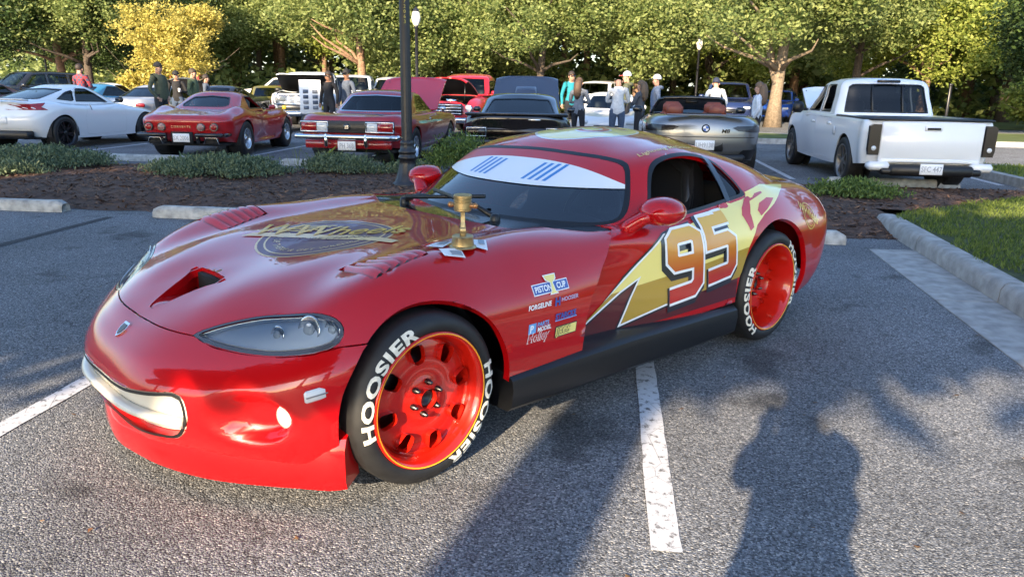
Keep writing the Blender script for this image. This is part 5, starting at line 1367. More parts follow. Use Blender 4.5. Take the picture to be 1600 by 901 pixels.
def finish_car(T, b, c, paint, wheels, seams=(), glass=None, side_open=False, roof_paint=None, hood=None, sides=True, frontglass=True, windows=None, rearpoly=None, frontpoly=None, rails=None):
    """body, cabin, panes, wheels and interior of one car; returns dict of trees"""
    glass = glass or BLUEGL; skin = car_skin(b); xf_, xr = b['x']; tr = bvh_of(skin); out = {'skin': tr}
    if c:
        (f0, r0, w0f, w0r) = c['base']; hole = [(f0 - .06, 0), (f0 - .10, w0f * .85), (f0 - c.get('cf', .3), w0f - .04), (r0 + c.get('cr', .3), w0r - .04), (r0 + .10, w0r * .85), (r0 + .06, 0)]
        hole = hole + [(p, -q) for p, q in reversed(hole[1:-1])]
        zc = min(z for _, z in c['zb']) - .12
        _, skin = cut(skin, lambda P: np.maximum(pdist(P[:, :2], hole), zc - P[:, 2]))
    if hood:
        hp = hood['poly'] + [(p, -q) for p, q in reversed(hood['poly'])]
        panel_, skin = cut(skin, lambda P: np.maximum(pdist(P[:, :2], hp), hood['zmin'] - P[:, 2]))
        hx = min(p for p, q in hood['poly']); hz = float(itp(b['top'])(hx)); a = hood['angle']
        V = np.array(panel_[0]); V2 = V - np.array([hx, 0, hz]); ca, sa = math.cos(a), math.sin(a)
        V3 = np.stack([V2[:, 0] * ca - V2[:, 2] * sa, V2[:, 1], V2[:, 0] * sa + V2[:, 2] * ca], 1) + np.array([hx, 0, hz + .03])
        ho = obj('hood', panel((V3, panel_[1]), .03, 0), hood.get('mat', paint), T)
        N = vnormals(V3, panel_[1]); obj('hood_liner', (V3 - N * .028, panel_[1]), hood.get('liner', DARKIN), ho); out['hood'] = (V3, panel_[1])
        xm = max(p for p, q in hood['poly']); wq = max(q for p, q in hood['poly'])
        obj('engine_bay', box(xm - hx, 2 * wq - .06, .06, 0, ((xm + hx) / 2, 0, hood['zmin'] - .05)), DARKIN, T)
        eng = [box((xm - hx) * .55, .55, .22, .05, ((xm + hx) / 2, 0, hood['zmin'] + .05))] + [xf(lathe([(.16, 0), (.16, .07), (.001, .075)], 18), ((xm + hx) / 2, 0, hood['zmin'] + .16))]
        eo = obj('engine', eng[0], STEEL, T); obj('air_cleaner', eng[1], CHROME, eo)
        obj('hood_prop', tube([(xm - .15, wq - .10, hood['zmin'] + .1), (hx + (xm - hx - .2) * ca, wq - .14, hz + (xm - hx - .2) * sa - .02)], .008, 6), STEEL, T)
    # door seams cut as real joints
    rest = skin; n = 0
    for poly in seams:
        d, rest = cut(rest, lambda P: pdist(P[:, [0, 2]], poly))
        for s in (1, -1): obj('door', panel(cut(d, lambda P: -P[:, 1] * s)[0], .02, .002), paint, T)
    obj('body', panel(rest, .02, .0015), paint, T)
    if c:
        cab = cabin_skin(c); (f0, r0, w0f, w0r), (f1, r1, w1f, w1r) = c['base'], c['roof']; z0, z1 = itp(c['zb']), itp(c['zr']); cf, cr = c.get('cf', .3), c.get('cr', .3)
        trim = c.get('trim', BLACKP)
        def fx(z, a0, a1, zb, zt): return a0 + (a1 - a0) * np.clip((z - zb) / (zt - zb), -.2, 1.2)
        zbf, ztf = z0(f0), z1(f1) - .045; zbr, ztr = z0(r0), z1(r1) - .045
        if frontglass:
            fp = frontpoly or [(0, zbf + .03), (w0f - .09, zbf + .035), (w1f - .055, ztf - .02), (0, ztf - .005)]; fp = fp + [(-a, q) for a, q in reversed(fp[1:-1])]
            g, cab = cut(cab, lambda P: np.maximum(pdist(P[:, 1:], fp), fx(P[:, 2], f0 - cf * .85, f1 - cf * .55, zbf, ztf) - P[:, 0]))
            obj('windshield', offset(g, -.006), glass, T)
        rp = rearpoly or [(0, zbr + .03), (w0r - .10, zbr + .035), (w1r - .06, ztr - .03), (0, ztr - .01)]; rp = rp + [(-a, q) for a, q in reversed(rp[1:-1])]
        g, cab = cut(cab, lambda P: np.maximum(pdist(P[:, 1:], rp), P[:, 0] - fx(P[:, 2], r0 + cr * .85, r1 + cr * .55, zbr, ztr)))
        ro = obj('rear_window', offset(g, -.006), glass, T)
        rim = cut(g, lambda P: -.018 - pdist(P[:, 1:], rp))[0]
        if len(rim[1]): obj('window_trim', offset(rim, .002), trim, ro)
        if sides:
            wl = windows or [[(f0 - cf * 1.05 - .05, float(z0(f0 - .3)) + .03), (f1 - cf * .65 - .04, float(z1(f1)) - .075), (r1 + cr * .65 + .04, float(z1(r1)) - .075), (r0 + cr * 1.05 + .05, float(z0(r0 + .3)) + .03)]]
            for wp in wl:
                g, cab = cut(cab, lambda P: np.where(np.abs(P[:, 1]) > .30, pdist(P[:, [0, 2]], wp), 1))
                for s in (1, -1):
                    h = cut(g, lambda P: -P[:, 1] * s)[0]
                    if not len(h[1]): continue
                    rim = cut(h, lambda P: -.020 - pdist(P[:, [0, 2]], wp))[0]
                    if side_open:
                        obj('window_frame', offset(rim, .002), trim, T)
                    else:
                        so = obj('side_window', offset(h, -.008), glass, T); obj('window_trim', offset(rim, .002), trim, so)
        obj('roof', panel(cab, .03, .001), roof_paint or paint, T)
        w = min(w0f, w0r) - .12; zf = min(z for _, z in c['zb'])
        obj('cabin_floor', box(f0 - r0 - .2, 2 * w, .06, 0, ((f0 + r0) / 2, 0, zf - .25)), DARKIN, T)
        if not b.get('noseat'):
            mx = (f1 + r1) / 2
            for s in (1, -1): obj('seat', join(box(.16, .46, .52, .06, (mx + .05, s * .34, zf - .02)), box(.10, .26, .16, .04, (mx + .02, s * .34, zf + .28))), LEATHER, T)
            obj('dashboard', box(.30, 2 * w - .04, .16, .05, (f0 - .35, 0, zf - .05)), DARKIN, T)
    for (x, y, R, RR, st, m, wd, sp) in wheels:
        for s in (1, -1): simple_wheel(T, x, s * y, s, R, RR, st, m, wd, sp)
    for (cx, cz, r) in b['arch']:
        for s in (1, -1):
            W = float(itp(b['w'])(cx)); sg = -s
            obj('wheel_liner', xf(lathe([(r + .008, s * -.03), (r + .008, s * -.34)], 20, 'y', -.2, math.pi + .2), (cx, s * W, cz)), DARKIN, T)
            obj('wheel_well', xf(lathe([(.001, 0), (r + .006, 0)], 18, 'y'), (cx, s * (W - .33), cz)), DARKIN, T)
    zs = float(itp(b.get('sill', [(0, .22)]))(0))
    obj('underbody', box(xf_ - xr - .5, 2 * float(itp(b['w'])(0)) - .36, .05, 0, ((xf_ + xr) / 2, 0, zs + .05)), DARKIN, T)
    return out

def mirrors(T, x, y, z, m, sc=1.0):
    for s in (1, -1):
        o = obj('door_mirror', xf(box(.10 * sc, .19 * sc, .12 * sc, .035), (x, s * (y + .10 * sc), z + .03)), m, T); obj('mirror_arm', xf(box(.05, .10, .03, .01), (x + .01, s * y, z - .02)), m, o)

# ---- white fastback coupe ------------------------------------------------------------------
def white_coupe():
    T = thing('sports_coupe', (-11.95, 15.85, 0), rad(86), 'white two-door fastback with dark split-spoke wheels at the left edge', 'car')
    P = mat('pearl_white', (.78, .79, .80), .3, coat=1)
    b = dict(x=(2.22, -2.03), cf=.75, cr=.55, w=[(2.2, .80), (1.3, .90), (.3, .875), (-.5, .885), (-1.3, .925), (-2.0, .84)], top=[(2.2, .66), (1.3, .80), (.7, .90), (-.8, .93), (-1.5, .99), (-2.0, .97)],
             sh=[(2.2, .55), (1.3, .74), (.5, .80), (-.5, .82), (-1.3, .88), (-2.0, .84)], sill=[(2.2, .22), (0, .20), (-1.5, .22), (-2.0, .33)], arch=[(1.275, .33, .365), (-1.275, .335, .370)], sc=(.93, .97, 1.0, .975, .82), dr=(.16, .02, 0, .10, .16))
    c = dict(base=(.80, -1.78, .72, .62), roof=(.10, -.62, .50, .50), zb=[(.8, .885), (-.5, .90), (-1.78, .97)], zr=[(.1, 1.27), (-.2, 1.30), (-.62, 1.275)], cf=.38, cr=.45)
    win = [[(.30, .925), (.02, 1.11), (-.22, 1.215), (-.50, 1.225), (-.62, .945)], [(-.66, .95), (-.58, 1.195), (-.80, 1.14), (-1.12, 1.00)]]
    finish_car(T, b, c, P, [(1.275, .895, .335, .245, 'vee', DARKW, .24, 6), (-1.275, .915, .338, .248, 'vee', DARKW, .27, 6)], seams=([(.62, .27), (.60, .86), (-.55, .87), (-.66, .62), (-.60, .27)],), glass=SMOKE, windows=win)
    mirrors(T, .36, .84, .95, BLACKG)
    for s in (1, -1):
        pl = [(-2.02, .80), (-1.95, .90), (-1.55, .935), (-1.70, .86), (-1.62, .80)]
        tr = bvh_of(car_skin(b))
        q = lay(poly2d(pl), lambda a, z: (a, s * 2, z), (0, -s, 0), tr, .008, .06)
        if len(q[1]): obj('tail_lamp', q, TAIL, T)
        obj('door_handle', xf(box(.02, .02, .14, .006), (-.50, s * .905, .84), (0, -.45, 0)), CHROME, T)
        obj('exhaust_tip', xf(lathe([(.055, -.12), (.058, 0), (.048, 0), (.045, -.1)], 16, 'x'), (-1.99, s * .52, .30), (0, 0, math.pi)), STEEL, T)
    obj('diffuser', box(.20, 1.35, .16, .03, (-1.93, 0, .32)), BLACKP, T)
    obj('trunk_spoiler', xf(box(.16, 1.30, .03, .012), (-1.92, 0, 1.0), (0, .15, 0)), P, T)
    obj('hatch_panel', box(.02, .5, .14, .006, (-2.035, 0, .60)), P, T)
white_coupe()

# ---- red fastback with four round tail lamps --------------------------------------------------
def red_fastback():
    T = thing('classic_sports_car', (-8.0, 15.3, 0), rad(96), 'red sports car with four round tail lamps and black rear bumperettes', 'car')
    P = mat('classic_red', (.42, .010, .012), .3, coat=1)
    def warp(V):
        x, y, z = V[:, 0], V[:, 1], V[:, 2]
        for cx in (1.22, -1.2):
            V[:, 2] += np.where(z > .55, .07 * np.exp(-((x - cx) / .48) ** 2) * np.exp(-((np.abs(y) - .72) / .16) ** 2), 0)
        V[:, 1] *= 1 - .075 * np.exp(-((x - .05) / .5) ** 2) * (z > .28)
        return V
    b = dict(x=(2.42, -2.20), cf=.9, cr=.28, w=[(2.4, .62), (1.2, .875), (.2, .86), (-1.2, .885), (-2.2, .80)], top=[(2.4, .62), (1.2, .80), (.6, .84), (-.8, .86), (-1.3, .90), (-2.2, .80)], sh=[(2.4, .52), (1.2, .74), (.2, .70), (-1.2, .80), (-2.2, .72)],
             sill=[(2.4, .25), (0, .22), (-1.2, .24), (-2.2, .36)], arch=[(1.245, .33, .36), (-1.245, .335, .37)], dr=(.22, .05, 0, -.02, .04), warp=warp, sc=(.90, .97, 1, .985, .88))
    c = dict(base=(.62, -1.28, .66, .66), roof=(.02, -.62, .47, .46), zb=[(.62, .83), (-.4, .84), (-1.28, .895)], zr=[(.02, 1.18), (-.3, 1.215), (-.62, 1.19)], cf=.30, cr=.26)
    win = [[(.28, .87), (.05, 1.02), (-.08, 1.125), (-.42, 1.135), (-.46, .88)]]
    finish_car(T, b, c, P, [(1.245, .84, .335, .19, 'rally', SILVERW, .24, 0), (-1.245, .86, .34, .20, 'rally', SILVERW, .28, 0)], seams=([(.55, .28), (.52, .80), (-.50, .82), (-.56, .28)],), windows=win, side_open=True,
               rearpoly=[(0, .93), (.40, .93), (.46, .97), (.36, 1.11), (0, 1.135)])
    for y in (.60, .36, -.36, -.60):
        L = obj('tail_lamp', xf(lathe([(.001, .030), (.030, .030), (.058, .022), (.066, .018), (.072, .030), (.078, .0)], 20, 'x'), (-2.185, y, .600), (0, 0, math.pi)), [STEEL], T)
        obj('lamp_lens', xf(lathe([(.001, .036), (.045, .030), (.058, .022)], 20, 'x'), (-2.187, y, .600), (0, 0, math.pi)), TAIL if abs(y) > .5 else mat('reverse_lens', (.30, .16, .15), .2, coat=1), L)
    g = text2d('CORVETTE', .052, .008, 0, 'CENTER', 1.15, 1.35)
    obj('rear_lettering', ([(-2.214, -a, b_ + .585) for a, b_ in g[0]], g[1]), mat('gold_badge', (.55, .36, .20), .4, .3), T, smooth=False)
    for s in (1, -1):
        obj('rear_bumper', join(box(.10, .52, .07, .025, (-2.24, s * .52, .46)), box(.09, .07, .20, .025, (-2.22, s * .30, .40)), box(.30, .05, .07, .02, (-2.08, s * .80, .46))), BLACKG, T)
        obj('exhaust_port', join(box(.03, .26, .11, .01, (-2.14, s * .52, .345))), DARKIN, T)
        obj('exhaust_trim', tube([(-2.165, s * .66, .29), (-2.165, s * .62, .405), (-2.165, s * .42, .405), (-2.165, s * .38, .29)], .008, 6), CHROME, T)
        for k in range(4): obj('side_gill', xf(box(.025, .012, .16, .004), (.86 + k * .055, s * .862, .50), (0, .12, 0)), DARKIN, T)
    plate(T, -2.235, 0, .405, 'SX 2006', 0, (.35, .36, .40))
    obj('plate_recess', box(.05, .40, .22, .02, (-2.19, 0, .405)), DARKIN, T)
    mirrors(T, .40, .74, .87, P, .8)
red_fastback()

# ---- red coupe with chrome bumper, hood up ---------------------------------------------------
def red_coupe():
    T = thing('muscle_car', (-4.28, 14.6, 0), rad(89), 'dark red muscle car with chrome rear bumper and its hood raised', 'car')
    P = mat('maroon_red', (.30, .008, .012), .28, coat=1)
    b = dict(x=(2.34, -2.35), cf=.35, cr=.22, w=[(2.3, .84), (1.37, .90), (0, .905), (-1.37, .92), (-2.35, .87)], top=[(2.3, .80), (1.0, .88), (-1.2, .90), (-2.0, .92), (-2.35, .87)], sh=[(2.3, .70), (1.0, .77), (-.6, .76), (-1.3, .80), (-2.35, .76)],
             sill=[(2.3, .32), (0, .26), (-1.4, .28), (-2.35, .40)], arch=[(1.37, .34, .36), (-1.37, .34, .37)], dr=(.10, .03, .0, -.03, .02), sc=(.90, .965, 1, .985, .93), edge=.80)
    c = dict(base=(.72, -1.32, .74, .70), roof=(.08, -.72, .56, .55), zb=[(.72, .87), (-.4, .865), (-1.32, .895)], zr=[(.08, 1.275), (-.3, 1.305), (-.72, 1.275)], cf=.26, cr=.30, trim=CHROME)
    win = [[(.42, .915), (.05, 1.215), (-.46, 1.225), (-.66, .92)]]
    finish_car(T, b, c, P, [(1.37, .88, .335, .19, 'rally', SILVERW, .20, 0), (-1.37, .895, .345, .19, 'rally', SILVERW, .24, 0)], seams=([(.80, .31), (.78, .84), (-.60, .85), (-.66, .31)],), windows=win,
               hood=dict(poly=[(2.20, .0), (2.18, .66), (.95, .70), (.92, 0)], zmin=.70, angle=rad(34), mat=mat('bright_red_hood', (.50, .015, .03), .3, coat=1)))
    obj('tail_panel', box(.03, 1.62, .20, .02, (-2.372, 0, .715)), mat('satin_dark', (.02, .02, .021), .4), T)
    for s in (1, -1):
        fr = obj('tail_lamp', join(xf(tube([(0, -.235, -.078), (0, .235, -.078), (0, .235, .078), (0, -.235, .078), (0, -.235, -.078)], .013, 6), (-2.392, s * .56, .715))), CHROME, T)
        lens(fr, 'red_lens', -2.388, s * .655, .715, .02, .26, .135, TAIL); lens(fr, 'clear_lens', -2.388, s * .43, .715, .02, .18, .135, CLEARL)
    obj('rear_bumper', join(box(.09, 1.72, .085, .03, (-2.44, 0, .555)), box(.30, .07, .08, .025, (-2.32, .86, .555)), box(.30, .07, .08, .025, (-2.32, -.86, .555))), CHROME, T)
    for s in (1, -1): obj('bumper_guard', box(.06, .06, .22, .02, (-2.46, s * .34, .50)), CHROME, T)
    e = obj('centre_emblem', xf(lathe([(.001, .012), (.058, .012), (.064, .0)], 20, 'x'), (-2.385, 0, .715), (0, 0, math.pi)), BLACKG, T)
    g = text2d('SS', .075, .012, 0, 'CENTER', 1.0); obj('emblem_text', ([(-2.400, -a, q + .688) for a, q in g[0]], g[1]), CHROME, e, smooth=False)
    plate(T, -2.43, 0, .415, 'PH 368', 0, (.05, .06, .10)); obj('lower_valance', box(.05, 1.5, .14, .02, (-2.34, 0, .43)), P, T)
    for s in (1, -1): obj('exhaust_pipe', tube([(-1.6, s * .5, .27), (-2.3, s * .45, .27), (-2.42, s * .45, .25)], .032, 8), STEEL, T)
    mirrors(T, .5, .86, .93, CHROME, .7)
    obj('door_handle', box(.16, .02, .025, .008, (-.45, -.925, .80)), CHROME, T)
red_coupe()

# ---- black coupe, raised hood tinted blue-grey for its sky reflection -----------------------------------------------------
def black_coupe():
    T = thing('muscle_car', (-1.72, 14.9, 0), rad(94), 'black coupe with rectangular tail lamps and a scooped hood raised', 'car')
    P = mat('deep_black', (.008, .008, .010), .15, coat=1)
    b = dict(x=(2.35, -2.30), cf=.40, cr=.25, w=[(2.3, .84), (1.37, .92), (0, .91), (-1.37, .93), (-2.3, .88)], top=[(2.3, .78), (1.0, .86), (-1.3, .88), (-2.0, .92), (-2.3, .92)], sh=[(2.3, .68), (1.0, .75), (-.6, .74), (-1.3, .80), (-2.3, .78)],
             sill=[(2.3, .30), (0, .25), (-1.4, .28), (-2.3, .40)], arch=[(1.37, .34, .36), (-1.37, .34, .37)], dr=(.12, .03, .0, -.02, -.04), sc=(.90, .965, 1, .985, .93), edge=.82)
    c = dict(base=(.72, -1.42, .76, .74), roof=(.05, -.62, .57, .58), zb=[(.72, .86), (-.4, .86), (-1.42, .90)], zr=[(.05, 1.255), (-.3, 1.28), (-.62, 1.255)], cf=.26, cr=.30)
    o = finish_car(T, b, c, P, [(1.37, .89, .335, .19, 'rally', SILVERW, .20, 0), (-1.37, .90, .345, .19, 'rally', SILVERW, .24, 0)], seams=([(.80, .31), (.78, .82), (-.60, .84), (-.66, .31)],), windows=[[(.40, .91), (.03, 1.19), (-.40, 1.205), (-.70, .92)]],
               hood=dict(poly=[(2.20, .0), (2.18, .66), (.95, .72), (.92, 0)], zmin=.68, angle=rad(38), mat=mat('sky_tint_hood', (.045, .055, .085), .25, coat=1)))  # sky reflection on the hood is put into its blue-grey base colour
    V, F = o['hood']; tr = bvh_of((V, F)); ca, sa = math.cos(rad(38)), math.sin(rad(38))
    sc = join(box(.34, .46, .10, .04)); hx = .92; hz = .865
    so = obj('hood_scoop', xf(sc, (hx + .62 * ca - .05 * sa, 0, hz + .62 * sa + .05 * ca), (0, -rad(38), 0)), mat('sky_tint_hood'), T)
    obj('scoop_opening', xf(box(.02, .34, .07, .01), (hx + .44 * ca - .055 * sa, 0, hz + .44 * sa + .055 * ca), (0, -rad(38), 0)), mat('scoop_glow', (.35, .36, .30), .6), so)
    for s in (1, -1):
        fr = obj('tail_lamp', xf(tube([(0, -.16, -.068), (0, .16, -.068), (0, .16, .068), (0, -.16, .068), (0, -.16, -.068)], .010, 6), (-2.315, s * .66, .67)), CHROME, T)
        lens(fr, 'red_lens', -2.306, s * .66, .67, .02, .30, .125, TAILD)
    obj('tail_panel', box(.02, .98, .12, .01, (-2.300, 0, .68)), TAILD, T)
    obj('trunk_spoiler', xf(box(.18, 1.70, .045, .018), (-2.22, 0, .945), (0, .22, 0)), P, T)
    obj('rear_bumper', box(.10, 1.78, .11, .035, (-2.33, 0, .50)), BLACKG, T)
    mirrors(T, .5, .86, .93, P, .8)
    obj('trunk_trim', box(.008, .20, .022, .003, (-2.347, -.30, .875)), CHROME, T)
black_coupe()

# ---- silver convertible ---------------------------------------------------------------------------
def convertible():
    T = thing('convertible', (1.50, 15.0, 0), rad(90), 'silver open convertible with red headrests and slim dark tail lamps', 'car')
    P = mat('silver_paint', (.20, .21, .22), .28, .65, coat=1)
    b = dict(x=(2.45, -2.42), cf=.7, cr=.48, w=[(2.4, .82), (1.4, .93), (0, .92), (-1.4, .965), (-2.4, .86)], top=[(2.4, .72), (1.2, .88), (.7, .95), (-1.0, .98), (-1.7, 1.01), (-2.42, .985)], sh=[(2.4, .60), (1.0, .80), (-.6, .84), (-1.4, .90), (-2.42, .86)],
             sill=[(2.4, .22), (0, .20), (-1.4, .22), (-2.42, .32)], arch=[(1.42, .35, .385), (-1.42, .355, .39)], dr=(.16, .02, 0, .02, .07), sc=(.93, .975, 1, .98, .86))
    skin = car_skin(b, 6, 5)
    hole = [(.72, 0), (.60, .62), (.35, .76), (-.85, .74), (-1.0, .60), (-1.02, 0)]; hole = hole + [(p, -q) for p, q in reversed(hole[1:-1])]
    _, skin = cut(skin, lambda P: np.maximum(pdist(P[:, :2], hole), .75 - P[:, 2])); tr = bvh_of(skin)
    obj('body', panel(skin, .10, .0), P, T)
    obj('cockpit', join(box(1.7, 1.36, .05, 0, (-.15, 0, .48)), box(.05, 1.40, .40, 0, (-1.0, 0, .72)), box(1.7, .04, .42, 0, (-.15, .73, .72)), box(1.7, .04, .42, 0, (-.15, -.73, .72)), box(.3, 1.4, .3, .05, (.62, 0, .80))), DARKIN, T)
    TANL = mat('red_leather', (.20, .05, .03), .5)
    for x in (-.05, -.72):
        for s in (1, -1):
            hgt = 1.06 if x > -.5 else 1.03
            so = obj('seat', xf(box(.18, .48, .55, .07), (x, s * .38, hgt - .33), (0, -.22, 0)), TANL, T)
            obj('headrest', xf(box(.13, .30 if x < -.5 else .34, .23, .06), (x - .06, s * .38, hgt - .0), (0, -.15, 0)), TANL, so)
    fr = obj('windshield_frame', join(tube([(.72, .72, .93), (.42, .66, 1.08), (.20, .60, 1.205), (.15, .50, 1.235), (.14, 0, 1.25), (.15, -.50, 1.235), (.20, -.60, 1.205), (.42, -.66, 1.08), (.72, -.72, .93)], .032, 8)), BLACKG, T)
    gv = [(.72, .70, .95), (.20, .58, 1.20), (.14, 0, 1.24), (.20, -.58, 1.20), (.72, -.70, .95), (.86, 0, .93)]
    obj('windshield', (gv, [(0, 1, 2, 5), (5, 2, 3, 4)]), glass_mat('clear_screen', (.72, .76, .76)), fr)
    obj('inside_mirror', box(.04, .24, .06, .02, (.24, 0, 1.17)), BLACKP, T)
    for s in (1, -1):
        pl = [(s * .92, .80), (s * .84, .845), (s * .50, .84), (s * .42, .815), (s * .52, .765), (s * .92, .735)]
        q = lay(poly2d(pl if s > 0 else pl[::-1]), lambda a, z: (-4, a, z), (1, 0, 0), tr, .008, .05)
        if len(q[1]): obj('tail_lamp', q, TAILD, T)
        q = lay(poly2d([(s * .90, .47), (s * .62, .47), (s * .45, .30), (s * .80, .30)]), lambda a, z: (-4, a, z), (1, 0, 0), tr, .006, .05)
        if len(q[1]): obj('rear_vent', q, BLACKP, T)
        obj('exhaust_tip', xf(lathe([(.05, -.1), (.05, 0), (.04, 0), (.04, -.1)], 14, 'x'), (-2.34, s * .5, .32), (0, 0, math.pi)), STEEL, T)
    # trunk seam lip and lower recess
    q = lay(poly2d([(-.80, .66), (.80, .66), (.80, .672), (-.80, .672)]), lambda a, z: (-4, a, z), (1, 0, 0), tr, .004, .05); obj('trunk_seam', q, DARKIN, T)
    obj('trunk_lip', xf(box(.12, 1.25, .025, .010), (-2.33, 0, 1.000), (0, .12, 0)), P, T)
    obj('brake_strip', box(.02, .55, .018, .005, (-2.05, 0, 1.022)), TAILD, T)
    h = tr.ray_cast(Vector((-4, 0, .80)), Vector((1, 0, 0)))[0]
    e = obj('round_emblem', xf(lathe([(.001, .012), (.062, .010), (.066, 0)], 24, 'x'), (h.x, 0, .80), (0, 0, math.pi)), BLACKG, T)
    obj('emblem_face', xf(lathe([(.001, .015), (.045, .014)], 20, 'x'), (h.x, 0, .80), (0, 0, math.pi)), mat('emblem_white', (.8, .8, .82), .3), e)
    for a0 in (0, math.pi): obj('emblem_quarter', xf(lathe([(.001, .018), (.043, .017)], 6, 'x', a0, a0 + math.pi / 2), (h.x, 0, .80), (0, 0, math.pi)), mat('emblem_blue', (.02, .12, .45), .3), e)
    g = text2d('M8', .085, .016, .2, 'CENTER', 1.2)
    h2 = tr.ray_cast(Vector((-4, -.30, .76)), Vector((1, 0, 0)))[0]
    obj('model_badge', ([(h2.x - .008, -a - .31, q_ + .735) for a, q_ in g[0]], g[1]), BLACKG, T, smooth=False)
    obj('plate_recess', box(.05, .60, .20, .02, (-2.385, 0, .54)), BLACKP, T); plate(T, -2.425, 0, .54, 'UH9138')
    for (x, y) in ((1.42, .90), (-1.42, .935)):
        for s in (1, -1): simple_wheel(T, x, s * y, s, .35, .265, 'vee', DARKW, .27, 7)
        for s in (1, -1): obj('wheel_liner', xf(lathe([(.392, s * -.03), (.392, s * -.34)], 20, 'y', -.2, math.pi + .2), (x, s * .93, .352)), DARKIN, T)
    obj('underbody', box(4.2, 1.5, .05, 0, (0, 0, .26)), DARKIN, T); mirrors(T, .62, .90, .98, BLACKG)
    obj('diffuser', box(.12, 1.3, .14, .03, (-2.33, 0, .33)), BLACKP, T)
convertible()

# ---- white pickup --------------------------------------------------------------------------------
def pickup():
    T = thing('pickup_truck', (4.40, 14.05, 0), rad(91.4), 'white crew-cab pickup with bronze wheels and its hood raised', 'pickup')
    P = mat('truck_white', (.76, .77, .79), .3, coat=.8)
    b = dict(x=(2.45, -2.62), cf=.45, cr=.10, w=[(2.4, .80), (1.6, .86), (.9, .84), (-.9, .84), (-1.6, .87), (-2.6, .845)], top=[(2.4, .92), (1.2, 1.04), (.9, 1.05), (-2.62, 1.02)], sh=[(2.4, .80), (1.2, .92), (-2.62, .955)],
             sill=[(2.4, .36), (1.0, .27), (-.9, .27), (-1.6, .33), (-2.62, .42)], arch=[(1.6, .37, .40), (-1.6, .375, .41)], dr=(.06, .02, 0, 0, .01), df=(-.1, -.02, 0, -.04, -.12), sc=(.95, .985, 1, .99, .965), edge=.9)
    skin = car_skin(b)
    bed = [(-.98, .76), (-2.54, .76), (-2.54, -.76), (-.98, -.76)]
    c = dict(base=(1.12, -.88, .78, .78), roof=(.38, -.66, .62, .62), zb=[(1.12, 1.03), (-.88, 1.03)], zr=[(.38, 1.60), (-.2, 1.635), (-.66, 1.615)], cf=.22, cr=.16, bulge=.015)
    b2 = dict(b); 
    def warp(V):
        return V
    o = finish_car(T, b, c, P, [(1.6, .85, .355, .255, 'spoke', GREYW, .24, 6), (-1.6, .86, .365, .255, 'spoke', GREYW, .26, 6)], seams=([(1.05, .34), (1.0, .985), (.12, .99), (.10, .34)], [(.08, .34), (.10, .99), (-.80, .99), (-.88, .70), (-.72, .34)]),
                   windows=[[(.80, 1.07), (.42, 1.46), (.18, 1.525), (.16, 1.07)], [(.08, 1.07), (.10, 1.525), (-.36, 1.525), (-.46, 1.07)]], glass=SMOKE, rearpoly=[(0, 1.08), (.66, 1.08), (.585, 1.50), (.52, 1.53), (0, 1.535)], side_open=True,
                   hood=dict(poly=[(2.28, 0), (2.25, .60), (1.25, .70), (1.22, 0)], zmin=.86, angle=rad(28)))
    # cargo bed lip and tailgate
    obj('bed_cover', box(1.58, 1.50, .02, .006, (-1.76, 0, 1.030)), BLACKP, T)
    obj('bed_rail', join(box(1.66, .05, .035, .012, (-1.78, .80, 1.035)), box(1.66, .05, .035, .012, (-1.78, -.80, 1.035)), box(.05, 1.60, .035, .012, (-2.60, 0, 1.035))), BLACKP, T)
    tg = obj('tailgate', box(.05, 1.38, .565, .018, (-2.632, 0, .725)), P, T)
    obj('gate_handle', join(box(.03, .24, .075, .012, (-2.660, 0, .925))), P, tg); obj('handle_recess', box(.012, .18, .032, .004, (-2.674, 0, .918)), DARKIN, tg)
    obj('gate_crease', box(.012, 1.30, .05, .005, (-2.656, 0, .475)), P, tg)
    for s in (1, -1):
        L = obj('tail_lamp', xf(prism([(-.075, -.20), (.06, -.20), (.075, -.12), (.075, .20), (.03, .225), (-.075, .225)] if s > 0 else [(.075, -.20), (-.06, -.20), (-.075, -.12), (-.075, .20), (-.03, .225), (.075, .225)], -.02, .05, 'x'), (-2.645, s * .775, .745)), TAILD, T, sharp=40)
        obj('reverse_lamp', xf(lathe([(.001, .01), (.032, .006), (.034, 0)], 14, 'x'), (-2.668, s * .775, .64), (0, 0, math.pi)), CLEARL, L)
        obj('bumper_corner', box(.20, .30, .12, .04, (-2.655, s * .69, .395)), P, T)
    obj('rear_bumper', join(box(.26, 1.12, .15, .03, (-2.68, 0, .345)), box(.16, .30, .09, .02, (-2.71, .52, .33)), box(.16, .30, .09, .02, (-2.71, -.52, .33))), BLACKP, T)
    plate(T, -2.825, .02, .375, 'SFC 447'); obj('high_brake_lamp', box(.03, .36, .045, .01, (-.735, 0, 1.575)), TAILD, T)
    for y in (.235, -.235): obj('window_bar', xf(box(.02, .03, .44, .004), (-.785, y, 1.30), (0, .36, 0)), BLACKP, T)
    for s in (1, -1):
        for x in (.22, -.72): obj('door_handle', box(.18, .03, .045, .012, (x, s * .855, .90)), P, T)
        obj('door_mirror', join(box(.12, .20, .20, .05, (.80, s * .98, 1.12)), box(.06, .12, .05, .015, (.82, s * .86, 1.08))), BLACKP, T)
    obj('fuel_cap', xf(lathe([(.001, .004), (.07, .003), (.072, 0)], 16, 'y'), (-1.05, .862, .80)), P, T)
pickup()

